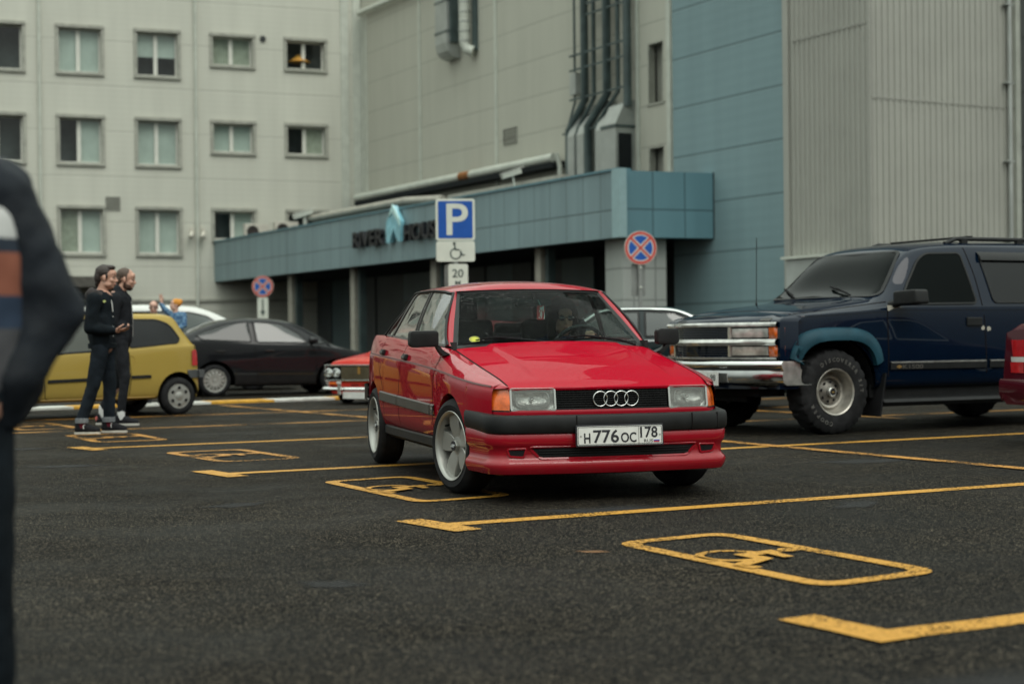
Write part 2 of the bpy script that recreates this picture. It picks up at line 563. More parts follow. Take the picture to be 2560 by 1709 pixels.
def strip(mb, path, w, t=0.0, closed=False, mi=0):
    """band along a path of (point, normal); width w, raised by t with sloped edges"""
    n = len(path)
    rows = []
    for i in range(n):
        p, nn = path[i]
        a = path[(i - 1) % n if closed else max(i - 1, 0)][0]
        b = path[(i + 1) % n if closed else min(i + 1, n - 1)][0]
        d = (b - a)
        if d.length < 1e-9: continue
        s = d.normalized().cross(nn).normalized() * (w / 2)
        if t: rows.append([p - s, p - s * 0.8 + nn * t, p + s * 0.8 + nn * t, p + s])
        else: rows.append([p - s, p + s])
    mb.grid(rows, mi, cu=closed)
    return mb
def surf_path(proj, pts, off, n=8):
    """polyline in the projector's plane -> list of (point, normal), each leg cut in n"""
    out = []
    for i in range(len(pts) - 1):
        for q in range(n):
            t = q / n
            out.append(proj(lerp(pts[i][0], pts[i + 1][0], t), lerp(pts[i][1], pts[i + 1][1], t), off))
    out.append(proj(pts[-1][0], pts[-1][1], off))
    return out
def remesh(mb, voxel, smooth=6, factor=0.6):
    me = mb.mesh('tmp')
    o = bpy.data.objects.new('tmp', me); COL.objects.link(o)
    r = o.modifiers.new('r', 'REMESH'); r.mode = 'VOXEL'; r.voxel_size = voxel
    if smooth:
        s = o.modifiers.new('s', 'SMOOTH'); s.iterations = smooth; s.factor = factor
    dg = bpy.context.evaluated_depsgraph_get()
    out = bpy.data.meshes.new_from_object(o.evaluated_get(dg))
    bpy.data.objects.remove(o); bpy.data.meshes.remove(me)
    return out
def organic(name, mb, m, parent=None, voxel=0.01, smooth=6, wrinkle=0.0, wscale=9.0, zstretch=1.0):
    me = remesh(mb, voxel, smooth)
    if wrinkle:
        from mathutils import noise
        for v in me.vertices:
            c = V((v.co.x, v.co.y, v.co.z * zstretch)) * wscale
            v.co += v.normal * (noise.noise(c) + 0.5 * noise.noise(c * 2.3)) * wrinkle
    me.materials.clear()
    me.materials.append(m)
    me.polygons.foreach_set('use_smooth', [True] * len(me.polygons))
    o = bpy.data.objects.new(name, me)
    return link(o, parent)
# ------------------------------------------------------------------ ground and painted bays
def asphalt():
    m, n, l, b = new_mat('damp asphalt')
    tc = n.new('ShaderNodeTexCoord')
    def noise(sc, det=3, rough=0.5):
        z = n.new('ShaderNodeTexNoise'); z.inputs['Scale'].default_value = sc; z.inputs['Detail'].default_value = det
        z.inputs['Roughness'].default_value = rough
        l.new(tc.outputs['Object'], z.inputs['Vector']); return z.outputs['Fac']
    def ramp(src, p0, p1, c0=(0, 0, 0, 1), c1=(1, 1, 1, 1)):
        r = n.new('ShaderNodeValToRGB'); r.color_ramp.elements[0].position = p0; r.color_ramp.elements[1].position = p1
        r.color_ramp.elements[0].color = c0; r.color_ramp.elements[1].color = c1
        l.new(src, r.inputs[0]); return r.outputs[0]
    vo = n.new('ShaderNodeTexVoronoi'); vo.inputs['Scale'].default_value = 165
    l.new(tc.outputs['Object'], vo.inputs['Vector'])
    sp = n.new('ShaderNodeSeparateColor'); l.new(vo.outputs['Color'], sp.inputs[0])
    stone = ramp(sp.outputs[0], 0.78, 1.0, (0.0034, 0.0032, 0.0028, 1), (0.14, 0.122, 0.096, 1))
    big = ramp(noise(0.45, 6, 0.6), 0.33, 0.7, (0.55, 0.55, 0.56, 1), (1.35, 1.30, 1.24, 1))
    mid = ramp(noise(5, 6, 0.65), 0.3, 0.72, (0.75, 0.75, 0.75, 1), (1.25, 1.25, 1.25, 1))
    fine = ramp(noise(210, 2), 0.35, 0.7, (0.45, 0.45, 0.45, 1), (1.7, 1.65, 1.55, 1))
    def mul(a, c):
        x = n.new('ShaderNodeMix'); x.data_type = 'RGBA'; x.blend_type = 'MULTIPLY'; x.inputs[0].default_value = 1
        l.new(a, x.inputs[6]); l.new(c, x.inputs[7]); return x.outputs[2]
    l.new(mul(mul(mul(stone, big), mid), fine), b.inputs['Base Color'])
    damp = ramp(noise(0.9, 5, 0.6), 0.35, 0.68, (0.52, 0.52, 0.52, 1), (0.85, 0.85, 0.85, 1))
    l.new(damp, b.inputs['Roughness'])
    b.inputs['Specular IOR Level'].default_value = 0.07
    bp = n.new('ShaderNodeBump'); bp.inputs['Strength'].default_value = 0.75; bp.inputs['Distance'].default_value = 0.006
    ad = n.new('ShaderNodeMath'); ad.operation = 'ADD'
    l.new(vo.outputs['Distance'], ad.inputs[0]); l.new(noise(160, 3), ad.inputs[1])
    l.new(ad.outputs[0], bp.inputs['Height']); l.new(bp.outputs[0], b.inputs['Normal'])
    return m

def road_paint(name, col, wear=0.42):
    m, n, l, b = new_mat(name)
    out = n['Material Output']
    tc = n.new('ShaderNodeTexCoord')
    a = n.new('ShaderNodeTexNoise'); a.inputs['Scale'].default_value = 1.6; a.inputs['Detail'].default_value = 4
    f = n.new('ShaderNodeTexNoise'); f.inputs['Scale'].default_value = 55; f.inputs['Detail'].default_value = 6; f.inputs['Roughness'].default_value = 0.7
    for z in (a, f): l.new(tc.outputs['Object'], z.inputs['Vector'])
    mr = n.new('ShaderNodeMapRange'); mr.inputs[1].default_value = 0.3; mr.inputs[2].default_value = 0.75; mr.inputs[3].default_value = 0.32; mr.inputs[4].default_value = wear + 0.06
    l.new(a.outputs['Fac'], mr.inputs[0])
    cm = n.new('ShaderNodeMath'); cm.operation = 'SUBTRACT'; l.new(f.outputs['Fac'], cm.inputs[0]); l.new(mr.outputs[0], cm.inputs[1])
    st = n.new('ShaderNodeMapRange'); st.inputs[1].default_value = -0.02; st.inputs[2].default_value = 0.05
    l.new(cm.outputs[0], st.inputs[0])
    mx = n.new('ShaderNodeMix'); mx.data_type = 'RGBA'
    mx.inputs[6].default_value = c4([x * 0.5 for x in col]); mx.inputs[7].default_value = c4([x * 1.2 for x in col])
    l.new(f.outputs['Fac'], mx.inputs[0]); l.new(mx.outputs[2], b.inputs['Base Color'])
    b.inputs['Roughness'].default_value = 0.6
    bp = n.new('ShaderNodeBump'); bp.inputs['Strength'].default_value = 0.5; bp.inputs['Distance'].default_value = 0.006
    g = n.new('ShaderNodeTexNoise'); g.inputs['Scale'].default_value = 130; l.new(tc.outputs['Object'], g.inputs['Vector'])
    l.new(g.outputs['Fac'], bp.inputs['Height']); l.new(bp.outputs[0], b.inputs['Normal'])
    tr = n.new('ShaderNodeBsdfTransparent'); ms = n.new('ShaderNodeMixShader')
    l.new(st.outputs[0], ms.inputs[0]); l.new(tr.outputs[0], ms.inputs[1]); l.new(b.outputs[0], ms.inputs[2])
    l.new(ms.outputs[0], out.inputs['Surface'])
    return m

YEL = (0.50, 0.24, 0.018)
M['yellow'] = road_paint('yellow road paint', YEL, 0.46)
M['yellow_old'] = road_paint('worn yellow road paint', (0.47, 0.21, 0.025), 0.56)
M['white_road'] = road_paint('white road paint', (0.62, 0.62, 0.58), 0.42)

ground = MB().add([(-300, -120, 0), (300, -120, 0), (300, 400, 0), (-300, 400, 0)], [(0, 1, 2, 3)]).build('ground', asphalt())
tag(ground, kind='structure')

def flat(a, b, w, z, mb, jig=0.004):
    """painted bar between two ground points, edges slightly uneven"""
    a, b = V((a[0], a[1])), V((b[0], b[1]))
    d = (b - a); L = d.length; d /= L
    s = V((-d.y, d.x)) * w / 2
    n = max(2, int(L / 0.12))
    rows = []
    for i in range(n + 1):
        p = a + d * L * i / n
        j1, j2 = 1 + random.uniform(-jig, jig) * 14, 1 + random.uniform(-jig, jig) * 14
        p1, p2 = p + s * j1, p - s * j2
        rows.append([(p1.x, p1.y, z), (p2.x, p2.y, z)])
    mb.grid(rows)
def line(a, b, w=0.13, z=0.004, m='yellow', tee=None):
    mb = MB(); flat(a, b, w, z, mb)
    o = mb.build('parking_line', M[m], ground)
    if tee:
        mb = MB(); flat(tee[0], tee[1], 0.16, z + 0.003, mb)
        mb.build('parking_line', M[m], ground)
ST = V((0.886, 0.464))
def along(p, t): return (p[0] + ST.x * t, p[1] + ST.y * t)
line((1.13, 5.0), along((1.13, 5.0), 6.5), 0.14, tee=((0.94, 5.34), (1.19, 4.93)))
line((-0.36, 8.1), along((-0.36, 8.1), 9.0), 0.13, tee=((-0.55, 8.31), (-0.22, 7.84)))
line((-2.06, 11.32), along((-2.06, 11.32), 8.0), 0.13, tee=((-2.26, 11.58), (-1.9, 11.06)))
line((-3.72, 14.17), along((-3.72, 14.17), 6.2), 0.13, tee=((-3.93, 14.33), (-3.58, 13.9)))
line((-5.35, 16.61), along((-5.35, 16.61), 6.4), 0.12, m='yellow_old')
line((-6.4, 19.03), along((-6.4, 19.03), 7.5), 0.12, m='yellow_old')
line((1.6, 14.66), (3.9, 10.31), 0.13, 0.010, m='yellow_old')
line((-4.2, 23.1), (0.2, 16.0), 0.12, 0.010, m='yellow_old')
line((1.9, 17.15), along((1.9, 17.15), 6), 0.11, m='yellow_old')
line((2.2, 20.1), along((2.2, 20.1), 6), 0.11, m='yellow_old')
line((2.7, 20.3), (4.3, 17.6), 0.11, 0.010, m='yellow_old')
line((2.0, 22.6), along((2.0, 22.6), 6), 0.11, m='yellow_old')

def bay_symbol(p0, p1, p3, m='yellow', sym=True):
    """rounded frame and wheelchair pictogram painted in a bay; p0->p3 is the long side"""
    p0, p1, p3 = V(p0), V(p1), V(p3)
    eb = (p1 - p0); wb = eb.length; eb /= wb
    ea = (p3 - p0); la = ea.length; ea /= la
    def g(a, b, z=0.006):
        p = p0 + ea * a + eb * b
        return (p.x, p.y, z)
    t = 0.085
    outer = rnd_poly([(0, 0), (la, 0), (la, wb), (0, wb)], 0.16, 6)
    inner = rnd_poly([(t, t), (la - t, t), (la - t, wb - t), (t, wb - t)], 0.10, 6)
    mb = MB()
    cuts = {6, 13, 20, 27}
    N_ = len(outer)
    for i in range(N_):
        j = (i + 1) % N_
        n_ = 2 if i in cuts else 1
        for q in range(n_):
            t0_, t1_ = (0, 1) if n_ == 1 else ((0.004, .48) if q == 0 else (.49, .996))
            def mix(P_, t): return (lerp(P_[i][0], P_[j][0], t), lerp(P_[i][1], P_[j][1], t))
            mb.add([g(*mix(outer, t0_)), g(*mix(outer, t1_)), g(*mix(inner, t1_)), g(*mix(inner, t0_))], [(0, 1, 2, 3)])
    mb.build('bay_frame', M[m], ground)
    if not sym: return
    # pictogram: upright along the short side, wheel near the kerb-side corner
    mb = MB()
    ca, cb, r = la * .43, wb * .33, .165
    rows = []
    for i in range(29):
        q = R(75 + 290 * i / 28)
        rows.append([g(ca + rr_ * math.cos(q), cb + rr_ * math.sin(q), 0.006) for rr_ in (r, r - .042)])
    mb.grid(rows)
    def bar(a0, b0, a1, b1, w, z):
        d = V((a1 - a0, b1 - b0)).normalized(); s = V((-d.y, d.x)) * w / 2
        mb.add([g(a0 + s.x, b0 + s.y, z), g(a1 + s.x, b1 + s.y, z), g(a1 - s.x, b1 - s.y, z), g(a0 - s.x, b0 - s.y, z)], [(0, 1, 2, 3)])
    bar(ca + .02, wb * .70, ca + .03, wb * .36, .085, .008)
    bar(ca + .0, wb * .40, ca + .20, wb * .40, .075, .010)
    bar(ca + .17, wb * .42, ca + .27, wb * .08, .075, .012)
    bar(ca + .25, wb * .10, ca + .36, wb * .13, .06, .010)
    bar(ca + .03, wb * .60, ca + .20, wb * .58, .055, .010)
    k = 14
    mb.add([g(ca + .02 + .055 * math.cos(2 * math.pi * i / k), wb * .80 + .055 * math.sin(2 * math.pi * i / k), .008) for i in range(k)], [tuple(range(k))])
    mb.build('wheelchair_marking', M[m], ground)
bay_symbol((0.44, 7.31), (1.0, 7.68), (1.15, 5.96))
bay_symbol((-1.29, 10.62), (-0.72, 10.99), (-0.55, 9.18))
bay_symbol((-2.97, 13.52), (-2.35, 13.86), (-2.27, 12.38), 'yellow_old')
bay_symbol((-4.55, 16.15), (-3.91, 16.45), (-3.9, 14.95), 'yellow_old')
bay_symbol((-6.0, 18.35), (-5.4, 18.68), (-5.3, 17.15), 'yellow_old')

# low painted divider strip, white and yellow blocks
kerb = MB()
kd = V((4.42, 3.17)).normalized(); kn = V((-kd.y, kd.x))
k0 = V((-9.6, 20.1))
tag(thing('divider_strip', 'low flat divider strip painted in white and yellow blocks across the car park', 'kerb', (k0.x, k0.y, 0)), kind='thing')
kroot = bpy.data.objects['divider_strip']
for i in range(12):
    mb = MB()
    a, b = kd * i * 1.05, kd * (i + 1) * 1.05
    q = [a, b, b + kn * .42, a + kn * .42]
    mb.prism([(p.x, p.y) for p in q], 0.0, 0.035, lambda a, b, h: (a, b, h))
    mb.build('painted_block', (mat('white block paint', (0.6, 0.6, 0.56), 0.6, var=0.2, vscale=7) if i % 2 else mat('yellow block paint', (0.62, 0.32, 0.03), 0.6, var=0.2, vscale=7)), kroot)

def stain_mat(name, col, rough):
    m, n, l, b = new_mat(name)
    out = n['Material Output']
    b.inputs['Base Color'].default_value = c4(col); b.inputs['Roughness'].default_value = rough
    tc = n.new('ShaderNodeTexCoord'); nz = n.new('ShaderNodeTexNoise'); nz.inputs['Scale'].default_value = 3.2; nz.inputs['Detail'].default_value = 7
    l.new(tc.outputs['Object'], nz.inputs['Vector'])
    ln = n.new('ShaderNodeVectorMath'); ln.operation = 'LENGTH'; l.new(tc.outputs['Object'], ln.inputs[0])
    mr = n.new('ShaderNodeMapRange'); mr.inputs[1].default_value = 0.0; mr.inputs[2].default_value = 0.5; mr.inputs[3].default_value = 0.5; mr.inputs[4].default_value = -0.42
    l.new(ln.outputs['Value'], mr.inputs[0])
    ad = n.new('ShaderNodeMath'); ad.operation = 'ADD'; l.new(mr.outputs[0], ad.inputs[0]); l.new(nz.outputs['Fac'], ad.inputs[1])
    st = n.new('ShaderNodeMapRange'); st.inputs[1].default_value = 0.5; st.inputs[2].default_value = 0.75; st.inputs[4].default_value = 0.75; l.new(ad.outputs[0], st.inputs[0])
    tr = n.new('ShaderNodeBsdfTransparent'); ms = n.new('ShaderNodeMixShader')
    l.new(st.outputs[0], ms.inputs[0]); l.new(tr.outputs[0], ms.inputs[1]); l.new(b.outputs[0], ms.inputs[2]); l.new(ms.outputs[0], out.inputs['Surface'])
    return m
M['oil'] = stain_mat('oil stain', (0.004, 0.004, 0.004), 0.95)
M['ochre'] = stain_mat('rubbed paint stain', (0.16, 0.07, 0.02), 0.8)
for x, y, sx, sy, a, m_ in ((1.62, 4.35, 1.3, .8, .4, 'oil'), (.55, 8.75, 1.1, .45, .3, 'oil'), (-1.6, 9.2, .5, .3, .9, 'oil'), (.35, 7.05, .18, .1, 0, 'ochre'), (2.6, 11.9, 1.0, .5, .5, 'oil'), (-3.4, 12.2, .8, .35, .4, 'oil'), (-.7, 6.2, .35, .25, 0, 'oil'), (1.9, 8.9, .6, .3, 1.2, 'oil'), (-4.4, 14.2, .9, .4, .4, 'oil')):
    o = MB().add([(-.5, -.5, 0), (.5, -.5, 0), (.5, .5, 0), (-.5, .5, 0)], [(0, 1, 2, 3)]).build('stain', M[m_], ground)
    o.location = (x, y, .0022); o.scale = (sx * 1.6, sy * 1.6, 1); o.rotation_euler = (0, 0, a)

# ------------------------------------------------------------------ building materials
def cladding(name, col, seam=1.05, off=0.0, rib=0.0, seamw=0.02, dirt=0.25, rough=0.55, vert=None, seamdark=0.72):
    """sheet cladding: horizontal panel joints every `seam` metres, fine ribs, streaks of dirt. local z is height, x along the wall"""
    m, n, l, b = new_mat(name)
    tc = n.new('ShaderNodeTexCoord'); sp = n.new('ShaderNodeSeparateXYZ'); l.new(tc.outputs['Object'], sp.inputs[0])
    def math_(op, a, c=None):
        q = n.new('ShaderNodeMath'); q.operation = op
        for i, x in enumerate((a, c)):
            if x is None: continue
            if isinstance(x, (int, float)): q.inputs[i].default_value = x
            else: l.new(x, q.inputs[i])
        return q.outputs[0]
    def joint(coord, period, o, w):
        f = math_('FRACT', math_('DIVIDE', math_('ADD', coord, -o + 100 * period), period))
        d = math_('MINIMUM', f, math_('SUBTRACT', 1.0, f))
        q = n.new('ShaderNodeMapRange'); q.inputs[1].default_value = w / period; q.inputs[2].default_value = w / period * 1.6
        q.inputs[3].default_value = 1; q.inputs[4].default_value = 0
        l.new(d, q.inputs[0]); return q.outputs[0]
    j = joint(sp.outputs['Z'], seam, off, seamw)
    if vert: j = math_('MAXIMUM', j, joint(sp.outputs['X'], vert[0], vert[1], vert[2] if len(vert) > 2 else seamw))
    mp = n.new('ShaderNodeMapping'); mp.inputs['Scale'].default_value = (1.4, 1.4, 0.12); l.new(tc.outputs['Object'], mp.inputs[0])
    st = n.new('ShaderNodeTexNoise'); st.inputs['Scale'].default_value = 1.5; st.inputs['Detail'].default_value = 7; st.inputs['Roughness'].default_value = 0.62
    l.new(mp.outputs[0], st.inputs['Vector'])
    bl = n.new('ShaderNodeTexNoise'); bl.inputs['Scale'].default_value = 0.35; bl.inputs['Detail'].default_value = 4
    l.new(tc.outputs['Object'], bl.inputs['Vector'])
    s2 = math_('ADD', math_('MULTIPLY', st.outputs['Fac'], 0.6), math_('MULTIPLY', bl.outputs['Fac'], 0.4))
    rp = n.new('ShaderNodeMapRange'); rp.inputs[1].default_value = 0.35; rp.inputs[2].default_value = 0.65
    rp.inputs[3].default_value = 1 - dirt; rp.inputs[4].default_value = 1 + dirt * 0.4
    l.new(s2, rp.inputs[0])
    k = math_('MULTIPLY', rp.outputs[0], math_('SUBTRACT', 1.0, math_('MULTIPLY', j, 1 - seamdark)))
    mx = n.new('ShaderNodeVectorMath'); mx.operation = 'SCALE'; mx.inputs[0].default_value = col
    l.new(k, mx.inputs['Scale']); l.new(mx.outputs[0], b.inputs['Base Color'])
    b.inputs['Roughness'].default_value = rough
    b.inputs['Specular IOR Level'].default_value = 0.3
    hgt = math_('MULTIPLY', j, -1.0)
    if rib:
        f = math_('FRACT', math_('DIVIDE', math_('ADD', sp.outputs['Z'], 100.0), rib))
        hgt = math_('ADD', hgt, math_('MULTIPLY', math_('ABSOLUTE', math_('SUBTRACT', f, 0.5)), 0.5))
    bp = n.new('ShaderNodeBump'); bp.inputs['Strength'].default_value = 0.5; bp.inputs['Distance'].default_value = 0.01
    l.new(hgt, bp.inputs['Height']); l.new(bp.outputs[0], b.inputs['Normal'])
    return m

M['office'] = cladding('pale grey cladding', (0.57, 0.57, 0.50), 1.525, 0.4, rib=0.19, dirt=0.09, seamdark=0.84, seamw=0.014)
M['hall'] = cladding('grey panel cladding', (0.465, 0.46, 0.395), 1.05, 0.53, rib=0.0, dirt=0.08, seamdark=0.80, seamw=0.014)
M['blue'] = cladding('blue panel cladding', (0.19, 0.28, 0.30), 1.055, 0.55, rib=0.21, dirt=0.10)
M['trim_light'] = mat('pale flashing', (0.52, 0.54, 0.48), 0.5, var=0.08, vscale=3)
M['corr'] = mat('corrugated sheet', (0.33, 0.33, 0.295), 0.5, var=0.04, vscale=1.2)
M['corr_joint'] = mat('sheet lap line', (0.28, 0.28, 0.25), .6, var=.1)  # joint strips, a little darker than the sheet
M['corr_dark'] = cladding('dark grey cladding', (0.12, 0.125, 0.125), 1.05, 0.3, dirt=0.1)
M['fascia'] = cladding('blue grey fascia panels', (0.205, 0.285, 0.305), 50, 3.52, seamw=0.014, dirt=0.2, rough=0.42, vert=(0.70, 0.02, 0.012), seamdark=0.55)
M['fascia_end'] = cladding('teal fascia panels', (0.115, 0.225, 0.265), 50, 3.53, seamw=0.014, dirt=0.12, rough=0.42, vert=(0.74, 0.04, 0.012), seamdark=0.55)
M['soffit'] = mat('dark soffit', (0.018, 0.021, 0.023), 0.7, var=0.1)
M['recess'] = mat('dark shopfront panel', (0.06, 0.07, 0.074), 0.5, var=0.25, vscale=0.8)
M['recess_blue'] = mat('blue grey shopfront panel', (0.10, 0.145, 0.155), 0.45, var=0.15, vscale=0.8)
M['stone_tile'] = cladding('grey column tiles', (0.36, 0.38, 0.36), 0.66, 0.36, seamw=0.012, dirt=0.08, vert=(0.5, 0.0, 0.012), seamdark=0.6)
M['post'] = mat('beige post', (0.36, 0.34, 0.29), 0.6, var=0.12, vscale=4)
M['duct'] = mat('galvanised duct', (0.40, 0.42, 0.40), 0.42, metal=0.35, var=0.12, vscale=2)
M['pipe'] = mat('dark service pipe', (0.06, 0.085, 0.085), 0.5, var=0.2, vscale=3)
M['white_pvc'] = mat('white window frame', (0.66, 0.66, 0.60), 0.4, var=0.04)
M['pane_office'] = glass('office glass', (0.86, 0.92, 0.90), 1.6)
M['blind'] = mat('pale roller blind', (0.50, 0.545, 0.505), 0.8, var=0.08, vscale=2)
M['blind2'] = mat('cream curtain', (0.42, 0.43, 0.36), 0.9, var=0.12, vscale=5)
M['room'] = mat('dim room', (0.11, 0.12, 0.12), 0.9, var=0.3, vscale=1.2)
M['surround'] = mat('window surround flashing', (0.34, 0.34, 0.295), 0.6, var=0.14, vscale=5)
M['grille_grey'] = mat('vent grille', (0.25, 0.25, 0.22), 0.6, var=0.1)
M['beige_box'] = mat('off-white casing', (0.56, 0.53, 0.46), 0.5, var=0.06)
M['rust'] = mat('rust', (0.30, 0.13, 0.05), 0.8, var=0.3, vscale=6)
M['dark_metal'] = mat('dark metal', (0.04, 0.043, 0.045), 0.5, metal=0.3, var=0.2)
M['grey_pole'] = mat('galvanised pole', (0.30, 0.31, 0.30), 0.45, metal=0.5, var=0.12)

def wall_holes(mb, s0, s1, z0, z1, holes, y=0.0, mi=0):
    xs = sorted({s0, s1} | {h[0] for h in holes} | {h[1] for h in holes})
    zs = sorted({z0, z1} | {h[2] for h in holes} | {h[3] for h in holes})
    for i in range(len(xs) - 1):
        for j in range(len(zs) - 1):
            cx, cz = (xs[i] + xs[i + 1]) / 2, (zs[j] + zs[j + 1]) / 2
            if any(h[0] < cx < h[1] and h[2] < cz < h[3] for h in holes): continue
            mb.add([(xs[i], y, zs[j]), (xs[i + 1], y, zs[j]), (xs[i + 1], y, zs[j + 1]), (xs[i], y, zs[j + 1])], [(0, 1, 2, 3)], mi)

def vent_grille(mb, x0, x1, z0, z1, n, y=-0.03):
    mb.bx(x0, x1, y, 0.02, z0, z0 + .03); mb.bx(x0, x1, y, 0.02, z1 - .03, z1)
    mb.bx(x0, x0 + .03, y, 0.02, z0 + .031, z1 - .031); mb.bx(x1 - .03, x1, y, 0.02, z0 + .031, z1 - .031)
    for i in range(n):
        z = lerp(z0 + .04, z1 - .05, i / (n - 1))
        mb.box(((x0 + x1) / 2, y + .02, z), (x1 - x0 - .07, .05, .012), Matrix.Rotation(R(-40), 3, 'X'))

# ------------------------------------------------------------------ office building (left)
ORZ = math.atan2(0.366, 0.930)
office = thing('office_building', 'pale grey clad office block with rows of white framed windows', 'building', (-5.31, 57.325, 0), ORZ)
cols = [(-21.1, -19.45), (-18.5, -16.85), (-15.9, -14.25), (-13.28, -11.53), (-10.58, -8.98), (-8.0, -6.41), (-5.42, -3.82), (-2.81, -1.24)]
rows_ = [(14.62, 12.9, 13.4), (11.57, 9.86, 10.35), (8.56, 6.82, 7.34), (5.52, 3.79, 4.31)]
fr = 0.11
holes = []
wins = []
for ri, (zt, zb, zb2) in enumerate(rows_):
    for ci, (a, b) in enumerate(cols):
        zz = zb2 if ci > 5 else zb
        h = (a + fr, b - fr, zz + fr, zt - fr)
        holes.append(h); wins.append((ri, ci, h))
mb = MB()
door = (-10.5, -8.9, 0.0, 2.55)
wall_holes(mb, -22, 0.0, 0, 21.0, holes + [door])
mb.bx(-22, 0, 0.9, 1.0, 0, 21.0, 1)
mb.bx(-22.0, 0.0, 0.01, 0.9, 21.0, 21.1, 1)
mb.build('wall', [M['office'], M['room']], office, normals=False)
# coverings inside each window: (left leaf, right leaf): b blind, c cream, d dark, h half blind, l lamp
cover = {(0, 0): 'hd', (0, 1): 'bb', (0, 2): 'hh', (0, 3): 'cc', (0, 4): 'dl', (1, 0): 'dd', (1, 1): 'db', (1, 2): 'bb', (1, 3): 'bb', (1, 4): 'dc',
         (2, 0): 'bd', (2, 1): 'cb', (2, 2): 'bb', (2, 3): 'db', (2, 4): 'dd'}
for ri, ci, (x0, x1, z0, z1) in wins:
    mb = MB()
    y0, y1 = -0.05, 0.16
    mb.bx(x0 - fr, x1 + fr, y0 - .03, y1, z1, z1 + fr); mb.bx(x0 - fr, x1 + fr, y0 - .03, y1, z0 - fr * .8, z0)
    mb.bx(x0 - fr, x0, y0, y1, z0 + .002, z1 - .002); mb.bx(x1, x1 + fr, y0, y1, z0 + .002, z1 - .002)
    w = mb.build('window', M['surround'], office)
    mb = MB()
    xm = lerp(x0, x1, 0.47)
    ys0, ys1 = 0.162, 0.23
    t = 0.06
    mb.bx(x0, x1, ys0, ys1, z0, z0 + t); mb.bx(x0, x1, ys0, ys1, z1 - t, z1)
    mb.bx(x0, x0 + t * .6, ys0, ys1, z0 + t, z1 - t); mb.bx(x1 - t, x1, ys0, ys1, z0 + t, z1 - t)
    mb.bx(xm - .065, xm + .065, ys0 - .015, ys1, z0 + t, z1 - t)
    mb.build('sash', M['white_pvc'], w)
    MB().add([(x0 + .04, .21, z0 + .05), (x1 - .05, .21, z0 + .05), (x1 - .05, .21, z1 - .05), (x0 + .04, .21, z1 - .05)], [(0, 1, 2, 3)]).build('pane', M['pane_office'], w)
    for q, (a, b) in enumerate(((x0 + .02, xm - .03), (xm + .03, x1 - .03))):
        k = cover.get((ri - 1, ci - 3), 'bbdcbh'[(ri * 5 + ci * 3) % 5:][:2])[q]
        if k == 'd': continue
        zb = z0 + .04
        if k == 'h': zb = lerp(z0, z1, 0.45)
        if k == 'l':
            MB().lathe([(0.02, 0.28), (0.06, 0.26), (0.30, 0.06), (0.42, 0.0), (0.40, -0.01), (0.0, 0.02)], 20, 'Z', (xm - .1, .42, lerp(z0, z1, .32))).build('lamp_shade', mat('amber lamp shade', (0.62, 0.30, 0.05), 0.6, emit=0), w, smooth=40)
            continue
        mb = MB()
        n = 24
        mb.grid([[(lerp(a, b, i / n), .245 + (0.012 * math.sin(i * 1.9) if k == 'c' else 0), z) for z in (zb, z1 - .01)] for i in range(n + 1)])
        mb.build('blind', M['blind2'] if k == 'c' else M['blind'], w)
mb = MB()
for s in (-11.1, -5.92):
    mb = MB(); mb.tube([(s, -.09, 0), (s, -.09, 20.8)], .055, 8)
    for z in range(1, 15, 2): mb.bx(s - .07, s + .07, -.1, 0, z, z + .04)
    mb.build('downpipe', M['trim_light'], office, smooth=40)
mb = MB().bx(-.75, -.47, -.06, 0, 0, 20.9).bx(-.3, -.02, -.06, 0, 0, 20.9)
mb.build('corner_flashing', M['trim_light'], office)
mb = MB(); vent_grille(mb, -8.99, -8.5, 5.36, 5.83, 8); mb.build('vent_grille', M['grille_grey'], office)
mb = MB(); vent_grille(mb, -8.3, -7.95, 2.02, 2.24, 4); mb.build('vent_grille', M['grille_grey'], office)
mb = MB().lathe([(0.001, -.06), (.1, -.06), (.11, -.02), (.11, .01)], 16, 'Y', (-3.55, 0, 11.46)); mb.build('vent_outlet', M['dark_metal'], office, smooth=40)
MB().bx(-22, 0, -.07, 0, 2.28, 2.36).build('ledge', M['surround'], office)
mb = MB().bx(-11.3, -8.5, -1.5, 0, 2.72, 3.08)
mb.build('door_canopy', mat('brown grey canopy', (0.10, 0.095, 0.085), 0.7, var=0.15), office, bevel=.02)
mb = MB().bx(-10.5, -8.9, .30, .34, 0, 2.55).bx(-9.74, -9.66, .22, .29, 0, 2.55)
mb.build('entrance_door', M['room'], office)

